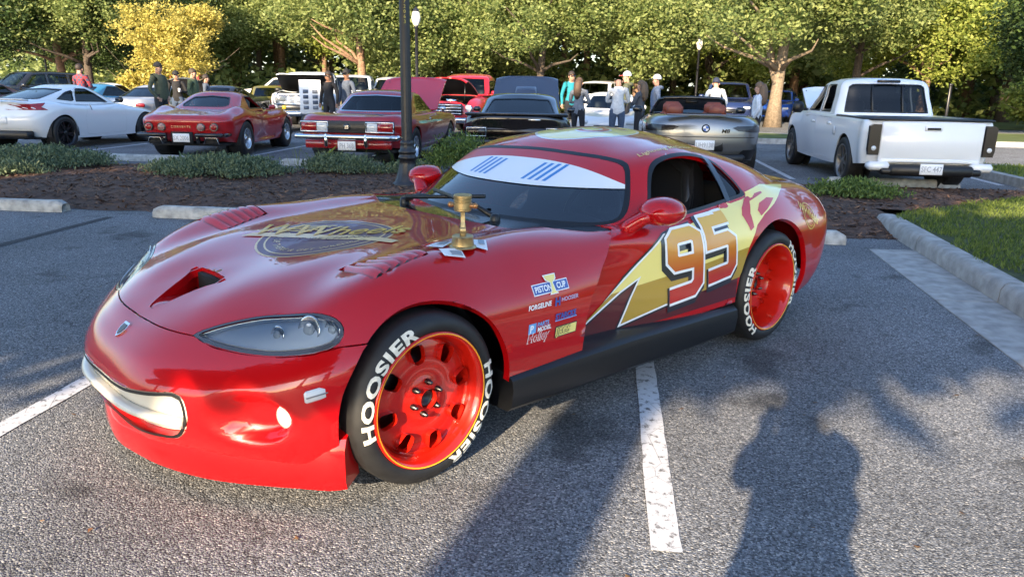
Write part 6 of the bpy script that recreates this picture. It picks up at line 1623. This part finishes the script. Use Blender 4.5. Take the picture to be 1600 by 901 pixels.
# ---- cars farther back: one builder, each with its own body ------------------------------------------
def far_car(name, label, cat, x, y, h, paint, kind, hood=None, group=None, scale=1.0, rear='', glass=None):
    T = thing(name, (x, y, 0), rad(h), label, cat, group); T.scale = (scale,) * 3
    if kind == 'sedan':
        b = dict(x=(2.25, -2.25), cf=.6, cr=.45, w=[(2.2, .78), (1.3, .88), (0, .89), (-1.3, .89), (-2.2, .80)], top=[(2.2, .76), (1.0, .95), (-1.2, .98), (-2.25, .98)], sh=[(2.2, .64), (1.0, .82), (-2.25, .86)], sill=[(2.2, .24), (0, .22), (-2.2, .30)], arch=[(1.35, .33, .36), (-1.35, .33, .36)])
        c = dict(base=(1.05, -1.55, .76, .74), roof=(.25, -.85, .57, .56), zb=[(1.05, .94), (-1.55, .97)], zr=[(.25, 1.41), (-.3, 1.44), (-.85, 1.40)], cf=.32, cr=.34)
        win = [[(.62, .985), (.14, 1.34), (-.28, 1.36), (-.28, .99)], [(-.34, .99), (-.34, 1.36), (-.72, 1.34), (-1.12, 1.01)]]
    elif kind == 'suv':
        b = dict(x=(2.35, -2.35), cf=.5, cr=.3, w=[(2.3, .82), (1.4, .95), (0, .95), (-1.4, .96), (-2.3, .88)], top=[(2.3, .98), (1.1, 1.12), (-2.35, 1.10)], sh=[(2.3, .84), (1.0, .98), (-2.35, 1.0)], sill=[(2.3, .32), (0, .28), (-2.3, .36)], arch=[(1.42, .37, .41), (-1.42, .37, .41)])
        c = dict(base=(1.15, -2.15, .82, .80), roof=(.40, -1.75, .64, .62), zb=[(1.15, 1.10), (-2.15, 1.10)], zr=[(.40, 1.66), (-.5, 1.71), (-1.75, 1.66)], cf=.32, cr=.25)
        win = [[(.72, 1.15), (.28, 1.56), (-.25, 1.60), (-.25, 1.15)], [(-.32, 1.15), (-.32, 1.60), (-1.1, 1.59), (-1.1, 1.15)], [(-1.2, 1.15), (-1.2, 1.58), (-1.65, 1.53), (-1.75, 1.17)]]
    elif kind == 'truck':
        b = dict(x=(2.65, -2.75), cf=.22, cr=.10, w=[(2.6, .90), (1.5, .95), (-2.7, .95)], top=[(2.6, 1.08), (1.2, 1.14), (-2.75, 1.10)], sh=[(2.6, 1.0), (-2.75, 1.04)], sill=[(2.6, .46), (0, .42), (-2.7, .50)], arch=[(1.75, .42, .46), (-1.6, .42, .46)], df=(-.06, -.01, 0, 0, -.04), sc=(.95, .99, 1, .99, .965), edge=.85)
        c = dict(base=(1.05, -.55, .84, .84), roof=(.55, -.45, .70, .70), zb=[(1.05, 1.12), (-.55, 1.11)], zr=[(.55, 1.72), (0, 1.76), (-.45, 1.73)], cf=.20, cr=.14)
        win = [[(.80, 1.16), (.50, 1.58), (-.28, 1.64), (-.30, 1.16)]]
    elif kind == 'oldtruck':
        b = dict(x=(2.35, -2.40), cf=.40, cr=.15, w=[(2.3, .74), (1.5, .93), (0, .88), (-2.4, .88)], top=[(2.3, 1.02), (1.2, 1.16), (-2.4, 1.06)], sh=[(2.3, .80), (1.2, .90), (-2.4, .98)], sill=[(2.3, .40), (0, .36), (-2.4, .44)], arch=[(1.5, .38, .42), (-1.45, .38, .42)], sc=(.93, .985, 1, .96, .80))
        c = dict(base=(.95, -.55, .78, .78), roof=(.50, -.40, .62, .62), zb=[(.95, 1.14), (-.55, 1.10)], zr=[(.50, 1.66), (0, 1.74), (-.40, 1.66)], cf=.30, cr=.30, bulge=.04)
        win = [[(.62, 1.18), (.40, 1.54), (-.18, 1.56), (-.22, 1.18)]]
    else:   # low coupe
        b = dict(x=(2.25, -2.2), cf=.7, cr=.4, w=[(2.2, .74), (1.3, .88), (0, .87), (-1.3, .90), (-2.2, .82)], top=[(2.2, .68), (1.0, .84), (-1.3, .90), (-2.2, .92)], sh=[(2.2, .58), (1.0, .74), (-2.2, .82)], sill=[(2.2, .22), (0, .20), (-2.2, .30)], arch=[(1.3, .33, .36), (-1.3, .33, .36)])
        c = dict(base=(.85, -1.45, .74, .70), roof=(.12, -.62, .54, .52), zb=[(.85, .84), (-1.45, .90)], zr=[(.12, 1.26), (-.2, 1.29), (-.62, 1.26)], cf=.32, cr=.36)
        win = [[(.45, .88), (.02, 1.19), (-.40, 1.21), (-.75, .92)]]
    R = b['arch'][0][2] - .03
    wh = [(b['arch'][0][0], b['w'][1][1] - .03, R, R * .68, 'spoke', SILVERW, .22, 5), (b['arch'][1][0], b['w'][1][1] - .03, R, R * .68, 'spoke', SILVERW, .22, 5)]
    hd = None
    if hood:
        xm = b['x'][0] - .12; hx = c['base'][0] + .14; wq = b['w'][0][1] - .12
        hd = dict(poly=[(xm, 0), (xm - .04, wq), (hx, wq), (hx, 0)], zmin=float(itp(b['sh'])(1.8)) - .02, angle=hood)
    finish_car(T, b, c, paint, wh, seams=([(win[0][0][0] + .1, .38), (win[0][0][0] + .05, win[0][0][1] - .06), (win[0][-1][0], win[0][-1][1] - .06), (win[0][-1][0], .38)],), windows=win, hood=hd, glass=glass)
    xf_, xr = b['x']; zl = float(itp(b['sh'])(xf_)); w = b['w'][0][1]; zr_ = float(itp(b['sh'])(xr))
    tr = bvh_of(car_skin(b))
    def front(y, z):
        q = tr.ray_cast(Vector((6, y, z)), Vector((-1, 0, 0)))[0]; return q.x if q else xf_
    def back(y, z):
        q = tr.ray_cast(Vector((-6, y, z)), Vector((1, 0, 0)))[0]; return q.x if q else xr
    for s in (1, -1):
        if kind == 'oldtruck':
            L = obj('headlamp', xf(lathe([(.001, .03), (.085, .012), (.10, .02), (.105, -.06)], 18, 'x'), (front(s * .66, .80) + .01, s * .66, .80)), CHROME, T); obj('lamp_lens', xf(lathe([(.001, .05), (.085, .02)], 16, 'x'), (front(s * .66, .80) + .01, s * .66, .80)), CLEARL, L)
        elif kind == 'truck':
            L = obj('headlamp', xf(tube([(0, -.15, -.085), (0, .15, -.085), (0, .15, .085), (0, -.15, .085), (0, -.15, -.085)], .02, 6), (xf_ + .005, s * .64, .93)), CHROME, T); lens(L, 'lamp_lens', xf_ - .0, s * .64, .93, .03, .28, .16, mat('lamp_dark', (.12, .14, .16), .15, coat=1)); lens(T, 'turn_lamp', xf_ + .03, s * .56, .70, .04, .12, .11, AMBER, .03)
        else:
            yy = w * .78; zz = zl - .02 if kind != 'suv' else .80
            lens(T, 'headlamp', front(s * yy, zz) - .03, s * yy, zz, .14, .26, .10, CLEARL, .03, (0, 0, s * .45))
        lens(T, 'tail_lamp', back(s * .64, zr_ - .10) + .02, s * .66, zr_ - .10, .08, .26, .11, TAIL, .03, (0, 0, -s * .25))
    gx = front(0, zl - .12)
    if kind == 'truck':
        gr = obj('grille', tube([(xf_ + .02, -.84, .80), (xf_ + .02, .84, .80), (xf_ + .02, .84, 1.06), (xf_ + .02, -.84, 1.06), (xf_ + .02, -.84, .80)], .028, 6), CHROME, T)
        for k in range(5): obj('grille_bar', box(.03, .84, .018, .005, (xf_ + .02, 0, .84 + k * .045)), CHROME, gr)
        obj('lower_grille', box(.04, 1.5, .14, .02, (xf_ + .005, 0, .70)), STEEL, T); obj('front_bumper', box(.16, 1.90, .16, .05, (xf_ + .09, 0, .53)), CHROME, T)
    elif kind == 'oldtruck':
        gr = obj('grille', box(.06, 1.10, .30, .05, (front(0, .75) + .0, 0, .78)), mat('grille_dark', (.02, .02, .022), .3, .5), T)
        for k in range(4): obj('grille_bar', box(.03, 1.05, .03, .01, (front(0, .75) + .035, 0, .67 + k * .075)), CHROME, gr)
        obj('front_bumper', join(box(.12, 1.86, .15, .05, (xf_ + .14, 0, .50))), CHROME, T)
    else:
        zz = zl - .16; obj('grille', box(.06, w * .9, .16, .03, (front(0, zz) - .01, 0, zz)), mat('grille_dark', (.02, .02, .022), .3, .5), T)
        obj('lower_intake', box(.06, w * 1.2, .10, .03, (front(0, .36) - .01, 0, .36)), BLACKP, T)
    obj('rear_plate', box(.012, .30, .15, .004, (back(0, .55) - .006, 0, .56)), mat('plate_white', (.75, .76, .78), .45), T)
    mirrors(T, c['base'][0] - .35, c['base'][2] + .04, c['zb'][0][1] + .04, BLACKP if kind == 'truck' else paint)
    return T
pw = mat('plain_white', (.74, .75, .76), .3, coat=.8); pice = mat('ice_white', (.66, .70, .74), .3, coat=.8); pred = mat('truck_red', (.40, .012, .018), .3, coat=1); pnavy = mat('navy_paint', (.012, .022, .075), .2, coat=1); pblue = mat('bright_blue', (.015, .08, .42), .25, coat=1)
pblk = mat('far_black', (.012, .012, .014), .25, coat=1); psil = mat('far_silver', (.40, .42, .45), .3, .4, coat=1); polive = mat('olive_paint', (.14, .12, .015), .3, coat=1); pbrick = mat('brick_paint', (.26, .05, .035), .35, coat=.6); pmar = mat('far_maroon', (.14, .012, .018), .3, coat=1); pteal = mat('teal_blue', (.03, .16, .30), .25, coat=1)
FARCARS = [
 ('pickup_truck', 'white square-nosed truck with chrome grille and raised hood, facing us', 'truck', -9.75, 24.4, 286, pice, 'truck', rad(24)),
 ('pickup_truck', 'tall pale truck cab standing behind the square-nosed white truck', 'truck', -10.6, 31.0, 280, pice, 'truck', None),
 ('parked_car', 'cream white SUV facing us behind the red muscle car roof', 'car', -9.2, 32.0, 280, pw, 'suv', None),
 ('pickup_truck', 'rounded red vintage truck with chrome bumper and raised hood', 'truck', -4.2, 22.8, 262, pred, 'oldtruck', rad(30)),
 ('parked_car', 'navy blue SUV facing us behind the man in the white shirt', 'car', 4.3, 30.0, 262, pnavy, 'suv', None),
 ('parked_car', 'bright blue sedan facing us right of the navy SUV', 'car', 7.9, 38.5, 250, pblue, 'sedan', None),
 ('parked_car', 'white sunlit SUV left of the group of people', 'car', -.7, 36.0, 255, pw, 'suv', None),
 ('parked_car', 'white car mostly hidden behind the group of people', 'car', -.05, 21.6, 268, pw, 'low', None),
 ('parked_car', 'dark blue-grey sedan with red tail lamps behind the white coupe', 'car', -16.6, 23.6, 80, pteal, 'low', None),
 ('parked_car', 'pale silver car between the white coupe and the man in green', 'car', -13.9, 22.6, 88, psil, 'low', None),
 ('parked_car', 'white low coupe beyond the roof of the white fastback', 'car', -20.4, 29.5, 85, pw, 'low', None),
 ('pickup_truck', 'faded brick red pickup far off under the yellow maple', 'truck', -21.0, 36.5, 92, pbrick, 'truck', None),
 ('parked_car', 'black car with its hood raised behind the two men in green', 'car', -13.4, 25.2, 265, pblk, 'low', rad(42)),
 ('parked_car', 'olive yellow coupe right of the raised black hood', 'car', -13.6, 29.5, 300, polive, 'low', None),
 ('parked_car', 'maroon car far behind the olive coupe', 'car', -15.0, 33.5, 285, pmar, 'low', None),
 ('parked_car', 'white SUV far off between the black hood and the white trucks', 'car', -18.2, 41.0, 200, pw, 'suv', None),
 ('parked_car', 'maroon car with its hood raised at the left edge', 'car', -19.6, 21.8, 268, pmar, 'low', rad(48)),
 ('parked_car', 'dark car with open lid far behind the plaid shirt', 'car', -22.8, 28.0, 250, pblk, 'suv', None),
]
for f_ in FARCARS: far_car(*f_[:9], group='cars in the rows behind')
# ================================================================== street furniture
IRON = mat('lamp_iron', (.012, .013, .018), .38, noise=(20, .25))
def near_post():
    T = thing('lamp_post', (-2.74, 10.12, .055), 0, 'tall black fluted lamp post with a flared base in the planted bed', 'lamp post')
    n = 48; prof = [(.205, 0), (.210, .02), (.205, .05), (.175, .07), (.172, .09), (.160, .11), (.135, .20), (.112, .30), (.105, .36), (.122, .375), (.126, .40), (.112, .42), (.104, .44), (.118, .455), (.120, .48), (.098, .50), (.090, .56), (.094, .575), (.094, .60), (.078, .62)]
    V, F = lathe(prof, n); out = []
    for i, v in enumerate(V):
        k = i // len(prof); z = v[2]; fl = .94 if (k % 4 in (0,)) and (.10 < z < .35 or z > .5) else 1.0; out.append((v[0] * fl, v[1] * fl, z))
    obj('base', (out, F), IRON, T)
    V, F = lathe([(.073, .62), (.070, 1.5), (.066, 3.6)], n); obj('shaft', ([(v[0] * (.93 if (i // 3) % 3 == 0 else 1), v[1] * (.93 if (i // 3) % 3 == 0 else 1), v[2]) for i, v in enumerate(V)], F), IRON, T)
    obj('collar', lathe([(.066, 3.5), (.095, 3.56), (.095, 3.62), (.12, 3.66), (.12, 3.70), (.05, 3.74)], 24), IRON, T)
    obj('globe', lathe([(.10, 3.72), (.16, 3.85), (.19, 4.0), (.17, 4.16), (.12, 4.24)], 24), mat('globe_glass', (.75, .74, .70), .3), T)
    obj('finial', lathe([(.13, 4.24), (.10, 4.32), (.03, 4.37), (.025, 4.44), (.001, 4.47)], 20), IRON, T)
    ytx = mat('post_number', (.62, .50, .10), .6)
    for i, ch in enumerate('1372063'):
        g = text2d(ch, .062, .006, 0, 'CENTER', .9); a0 = -math.pi / 2 + .30
        VV = []
        for s_, t_ in g[0]:
            a = a0 + s_ / .074; VV.append((.0755 * math.cos(a), .0755 * math.sin(a), 2.49 - i * .062 + t_))
        obj('number', (VV, g[1]), ytx, T, smooth=False)
near_post()
def far_post(x, y, h, lab):
    T = thing('lamp_post', (x, y, 0), 0, lab, 'lamp post', 'lamp posts beyond the cars')
    obj('shaft', lathe([(.16, 0), (.15, .12), (.10, .35), (.085, .5), (.06, .6), (.05, h - .75), (.07, h - .73), (.07, h - .68), (.05, h - .66)], 14), IRON, T)
    obj('globe', lathe([(.07, h - .66), (.14, h - .52), (.155, h - .40), (.13, h - .26), (.10, h - .20)], 16), mat('globe_white', (.85, .83, .78), .35), T)
    obj('finial', lathe([(.12, h - .20), (.09, h - .12), (.02, h - .06), (.001, h)], 12), IRON, T)
far_post(-6.9, 27, 4.05, 'lamp post with white globe just right of the near black post')
far_post(-30.6, 39, 4.05, 'lamp post with white globe at the far left before the oaks')
far_post(4.0, 38.7, 3.9, 'lamp post with white globe beside the pale forked trunk')
far_post(13.0, 54, 3.9, 'small distant lamp post left of the pickup cab')
o = obj('marker_post', join(box(.09, .09, 1.7, .015, (0, 0, .85)), box(.13, .13, .08, .02, (0, 0, 1.70))), IRON, loc=(12.1, 30, 0)); tag(o, 'short dark post standing behind the pickup tailgate', 'post')
def poster():
    T = thing('display_board', (-8.62, 21.4, 0), rad(8), 'white display board with rows of small photographs beside the truck', 'board')
    W = mat('board_white', (.70, .73, .77), .6); obj('sheet', box(.62, .02, .95, .005, (0, 0, 1.02)), W, T)
    for r in range(4):
        for c_ in range(2): obj('photo', box(.15, .006, .10, 0, (-.13 + c_ * .27, -.014, .72 + r * .15)), mat('photo_%d' % ((r + c_) % 3), ((.10, .13, .18), (.2, .22, .25), (.06, .08, .12))[(r + c_) % 3], .4), T)
    for s in (-1, 1): obj('leg', tube([(s * .27, .0, .56), (s * .30, -.10, 0)], .012, 6), STEEL, T)
    obj('leg', tube([(0, .02, .9), (0, .35, 0)], .012, 6), STEEL, T)
poster()

# ================================================================== trees and planting
BARKP = mat('pale_bark', (.20, .155, .11), .9, noise=(14, .35), bump=(25, .9)); BARKD = mat('dark_bark', (.075, .058, .045), .95, noise=(14, .4), bump=(25, .9)); BARKR = mat('pine_bark', (.24, .15, .10), .95, noise=(10, .45), bump=(18, .9))
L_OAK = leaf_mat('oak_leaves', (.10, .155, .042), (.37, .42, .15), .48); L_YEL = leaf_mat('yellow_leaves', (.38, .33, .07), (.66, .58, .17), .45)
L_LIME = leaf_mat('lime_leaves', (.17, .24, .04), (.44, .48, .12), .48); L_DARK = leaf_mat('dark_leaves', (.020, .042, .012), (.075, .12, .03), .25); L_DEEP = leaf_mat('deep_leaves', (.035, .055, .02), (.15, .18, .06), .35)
def make_crown(seed, rx, ry, z0, z1, n, per, spread, size, lobes=9):
    rs = np.random.RandomState(seed); C = crown_points(n, rx, ry, z0, z1, rs, lobes); return leaf_cloud(C, per, spread, size, rs)
CROWNS = {}
def crown_mesh(kind):
    if kind in CROWNS: return CROWNS[kind]
    spec = {'oak0': (1, 5.0, 4.4, 1.9, 10.5, 560, 92, .30, .100), 'oak1': (2, 4.4, 4.0, 2.3, 10, 520, 92, .30, .100), 'oak2': (3, 5.4, 4.6, 1.6, 11, 620, 92, .32, .100), 'maple': (4, 3.2, 2.8, 1.7, 7.4, 380, 56, .26, .11), 'shade': (6, 4.4, 2.9, 5.3, 12.0, 700, 40, .40, .25), 'shrub': (7, 2.4, 1.6, .1, 3.0, 170, 34, .26, .17), 'deep': (9, 5.4, 4.2, 1.2, 12, 420, 30, .55, .33)}[kind]
    V, Fq = make_crown(*spec)
    if kind == 'shade':      # added leaf skirt, tilted along the sun rays to set the shade edge
        rs = np.random.RandomState(77); n = 420; a = rs.uniform(0, 6.283, n); r = np.sqrt(rs.uniform(0, 1, n)) * 3.9
        x_ = np.cos(a) * r * 1.05; y_ = np.sin(a) * r * .7; C = np.stack([x_, y_, 4.12 - .405 * y_ + np.where(x_ > 0, .14, .03) * x_ + rs.uniform(0, 1.3, n)], 1); V2, F2 = leaf_cloud(C, 40, .20, .22, rs)
        Fq = np.concatenate([Fq, F2 + len(V)]); V = np.concatenate([V, V2])
    CROWNS[kind] = (V, Fq)
    return V, Fq
_cm = {}
def tree(name, kind, leaf, bark, x, y, s, rz, label, cat='tree', group=None, trunk=(6.5, .24), limbs=8, sxy=1.0, lean=0.0, fork=False):
    T = thing(name, (x, y, 0), rz, label, cat, group)
    key = (kind, leaf.name)
    if key not in _cm:
        V, Fq = crown_mesh(kind); o = obj_np('crown', V, Fq, leaf, T); _cm[key] = o.data
    else:
        o = bpy.data.objects.new('crown', _cm[key]); COL.objects.link(o); o.parent = T
    o.scale = (s * sxy, s * sxy, s)
    if trunk:
        rs = np.random.RandomState(int(abs(x * 31 + y * 7)) % 9999); g = trunk_geo(trunk[0] * s, trunk[1] * s, rs, limbs, lean=lean)
        if fork: g = join(g, tube([(0, 0, 1.5), (.35, .1, 2.4), (.75, .1, 3.6), (.9, .2, 5.5)], [.2, .17, .13, .07], 8))
        obj('trunk', g, bark, T)
    return T
# the row behind the lot, sunlit (px of trunk -> x at depth y)
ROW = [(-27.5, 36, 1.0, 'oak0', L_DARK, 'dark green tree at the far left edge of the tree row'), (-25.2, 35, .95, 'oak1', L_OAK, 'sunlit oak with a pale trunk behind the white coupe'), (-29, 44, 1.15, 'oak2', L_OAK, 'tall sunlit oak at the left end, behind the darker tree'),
       (-12.6, 38, 1.05, 'oak2', L_OAK, 'broad sunlit oak right of the yellow maple'), (-7.6, 41, 1.0, 'oak0', L_OAK, 'sunlit oak behind the white trucks, left of the lamp post'), (-3.4, 37, .95, 'oak1', L_OAK, 'sunlit oak just right of the black lamp post'),
       (1.2, 41, 1.05, 'oak2', L_OAK, 'sunlit oak behind the black coupe with raised hood'), (5.2, 44, 1.0, 'oak0', L_LIME, 'yellow-green tree behind the standing group of people'), (10.6, 36, .92, 'oak1', L_OAK, 'sunlit oak right of the pale forked trunk'),
       (15.0, 40, 1.0, 'oak0', L_LIME, 'bright lime tree behind the lamp left of the pickup'), (19.5, 42, 1.05, 'oak2', L_OAK, 'sunlit oak behind the raised hood of the pickup'), (27.5, 40, 1.0, 'oak1', L_LIME, 'bright lime tree at the right behind the dark tree')]
for i, (x, y, s, k, l, lab) in enumerate(ROW):
    tree('oak_tree', k, l, BARKD if i % 3 else BARKR, x, y, s, i * 1.7, lab, group='trees along the far side of the lot')
for i in range(11):
    tree('oak_tree', ('oak0', 'oak2', 'oak1')[i % 3], (L_OAK, L_OAK, L_LIME)[i % 3], BARKD, -30 + i * 5.6 + (i % 2) * 1.3, 47.5 + (i % 3) * 1.5, 1.02, i * 2.3, 'second-row tree ' + ('at the far left behind the lamp post', 'behind the yellow maple', 'right of the yellow maple', 'behind the white square-nosed truck', 'behind the cream SUV', 'behind the near black lamp post', 'behind the raised blue-grey hood', 'behind the man in the teal shirt', 'behind the pale forked trunk', 'behind the navy SUV and blue sedan', 'behind the pickup cab')[i], group='second row of trees')
tree('maple_tree', 'maple', L_YEL, BARKP, -18.6, 31.5, .64, .4, 'yellow autumn maple behind the man in the green hoodie', trunk=(4.2, .13))
tree('maple_tree', 'shrub', L_YEL, BARKP, -20.6, 32.2, .6, .9, 'low yellow maple branch mass left of the yellow maple', trunk=(2.2, .08))
tree('forked_tree', 'oak1', L_OAK, BARKP, 6.4, 31.5, .98, 2.2, 'oak with a pale sunlit forked trunk behind the silver convertible', trunk=(6.5, .27), fork=True)
tree('shade_tree', 'oak2', L_DARK, BARKD, 15.6, 26.5, .86, 1.1, 'large dark shaded tree behind the white pickup', trunk=(6.5, .25), limbs=10, lean=.06)  # shade on this tree and the next is put into the dark leaf colour
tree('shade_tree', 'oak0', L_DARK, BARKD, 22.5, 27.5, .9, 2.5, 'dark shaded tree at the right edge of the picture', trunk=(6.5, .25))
for i, (x, y, s, lab) in enumerate(((20.3, 30, 1.0, 'round sunlit lime bush at the right edge'), (17.4, 34, .75, 'small sunlit bush behind the pickup roof'), (24.5, 33, 1.1, 'broad sunlit lime bush beyond the right edge'))):
    tree('lime_bush', 'shrub', L_LIME, BARKP, x, y, s, i * 2.1, lab, 'bush', 'sunlit bushes on the right', trunk=(1.5, .06))
# pines behind: straight trunks standing in the shade of the wood
rs_p = random.Random(12)
pine_data = []
for v in range(3):
    h = 15; pine_data.append(obj('trunk', tube([(0, 0, 0), (.05, .02, 5), (-.04, .05, 10), (0, 0, h)], [.20 + .03 * v, .17, .13, .06], 9), BARKR).data)
for o in [o for o in list(COL.objects) if o.type == 'MESH' and o.name.startswith('trunk') and o.parent is None]: bpy.data.objects.remove(o)
pV, pF = leaf_cloud(np.random.RandomState(5).normal(0, 1, (60, 3)) * np.array([1.6, 1.6, 1.6]) + np.array([0, 0, 13]), 30, .5, .3, np.random.RandomState(6))
pc = None
for i in range(34):
    x = -26 + i * 1.45 + rs_p.uniform(-.5, .5); y = rs_p.uniform(46, 55)
    T = thing('pine_tree', (x, y, 0), rs_p.uniform(0, 6), 'tall straight pine trunk standing in the wood behind the oaks', 'tree', 'pine trunks in the wood')
    t = bpy.data.objects.new('trunk', pine_data[i % 3]); COL.objects.link(t); t.parent = T; t.scale = (rs_p.uniform(.8, 1.3),) * 2 + (1,)
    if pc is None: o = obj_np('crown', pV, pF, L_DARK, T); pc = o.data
    else: o = bpy.data.objects.new('crown', pc); COL.objects.link(o); o.parent = T
# the wood behind as one mass
rs_w = np.random.RandomState(21); n = 2600
C = np.stack([rs_w.uniform(-52, 56, n), rs_w.uniform(57, 68, n), rs_w.uniform(.2, 13.5, n) ** 1.0], 1)
V1, F1 = leaf_cloud(C, 26, .8, .42, rs_w)
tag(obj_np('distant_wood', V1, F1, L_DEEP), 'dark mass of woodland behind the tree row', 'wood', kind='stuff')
C = np.stack([rs_w.uniform(-44, 48, 1100), rs_w.uniform(43, 56, 1100), rs_w.uniform(.1, 1.0, 1100) ** 2 * 3.2], 1)
V1, F1 = leaf_cloud(C, 26, .45, .26, rs_w)
tag(obj_np('undergrowth', V1, F1, L_OAK), 'low leafy undergrowth along the edge of the wood', 'undergrowth', kind='stuff')
# trees on the near side, behind the photographer: they shade the lot
for i, (x, y, s, sx) in enumerate(((-22.2, -6.4, 1.0, 1.05), (-15.6, -6, 1.0, 1.05), (-9.0, -6.3, .98, 1.05), (-2.22, -6, 1.0, 1.0))):
    tree('street_tree', 'shade', L_DARK, BARKD, x, y, s, 0.0, 'tall tree behind the photographer, seen only by its shade on the lot', group='shade trees behind the photographer', trunk=(7.5, .30), limbs=0, sxy=sx)

# ------------------------------------------------------------------ junipers in the bed
L_JUN = leaf_mat('juniper_needles', (.045, .075, .040), (.21, .26, .14), .25)
def juniper(x, y, rx, ry, h, seed, label, n=150, leaf=None):
    rs = np.random.RandomState(seed); T = thing('juniper_shrub', (x, y, 0), 0, label, 'shrub', 'low shrubs in the planted bed')
    a = rs.uniform(0, 6.283, n); r = np.sqrt(rs.uniform(0, 1, n)); px = np.cos(a) * r * rx; py = np.sin(a) * r * ry
    top = h * np.sqrt(np.maximum(.05, 1 - (r * .92) ** 2)) * rs.uniform(.72, 1.12, n)
    V = []; P = np.stack([px, py, top], 1)
    # upright feathery sprays
    k = 46; C = np.repeat(P, k, 0); t = rs.uniform(0, 1, len(C)); lean = rs.normal(0, .10, (len(C), 2)); hh = rs.uniform(.3, 1, len(C)) * top.repeat(k)
    C = np.stack([C[:, 0] + lean[:, 0] + .15 * C[:, 0] / max(rx, .1) * rs.uniform(0, 1, len(C)), C[:, 1] + lean[:, 1], .05 + C[:, 2] * (.35 + .65 * t)], 1)
    d = np.stack([rs.normal(0, .6, len(C)), rs.normal(0, .6, len(C)), rs.uniform(.4, 1.2, len(C))], 1); d /= np.linalg.norm(d, axis=1)[:, None]
    b = np.cross(d, rs.normal(0, 1, (len(C), 3))); b /= np.linalg.norm(b, axis=1)[:, None]; L = rs.uniform(.03, .075, len(C))[:, None]; w = .011
    V = np.stack([C, C + d * L * .5 + b * w, C + d * L, C + d * L * .5 - b * w], 1).reshape(-1, 3)
    obj_np('foliage', V, np.arange(len(V)).reshape(-1, 4), leaf or L_JUN, T)
    st = [tube([(0, 0, .0), (px[i] * .4, py[i] * .4, top[i] * .4), (px[i] * .85, py[i] * .85, top[i] * .75)], [.014, .010, .004], 5) for i in range(0, min(n, 60), 4)]
    obj('stem', join(*st), BARKD, T)
juniper(-9.15, 11.0, 1.15, .85, .33, 1, 'wide low juniper behind the left wheel stop', 260)
juniper(-8.55, 9.75, .45, .4, .22, 2, 'small juniper at the left edge of the picture', 80)
juniper(-10.9, 10.9, 1.0, .7, .25, 12, 'juniper mostly outside the left edge', 90)
juniper(-5.72, 10.55, .90, .62, .33, 3, 'wide low juniper below the red fastback', 240)
juniper(-4.15, 11.35, .42, .42, .31, 4, 'small juniper below the chrome rear bumper', 110)
juniper(-3.15, 11.5, .35, .3, .20, 5, 'sparse small shrub beside the lamp post base', 60)
juniper(-2.35, 11.9, .42, .36, .60, 6, 'upright green shrub right of the lamp post base', 130, leaf_mat('boxwood', (.045, .085, .02), (.19, .26, .06), .3))
juniper(3.25, 10.4, .42, .3, .24, 7, 'small green shrub behind the tail of the show car', 90, leaf_mat('boxwood', (.045, .085, .02), (.19, .26, .06), .3))
blades('bed_weeds', -5, -2.4, 10.9, 11.9, 60, .40, .08, 'thin tall weeds growing in the planted bed', None, 9, w=.004)
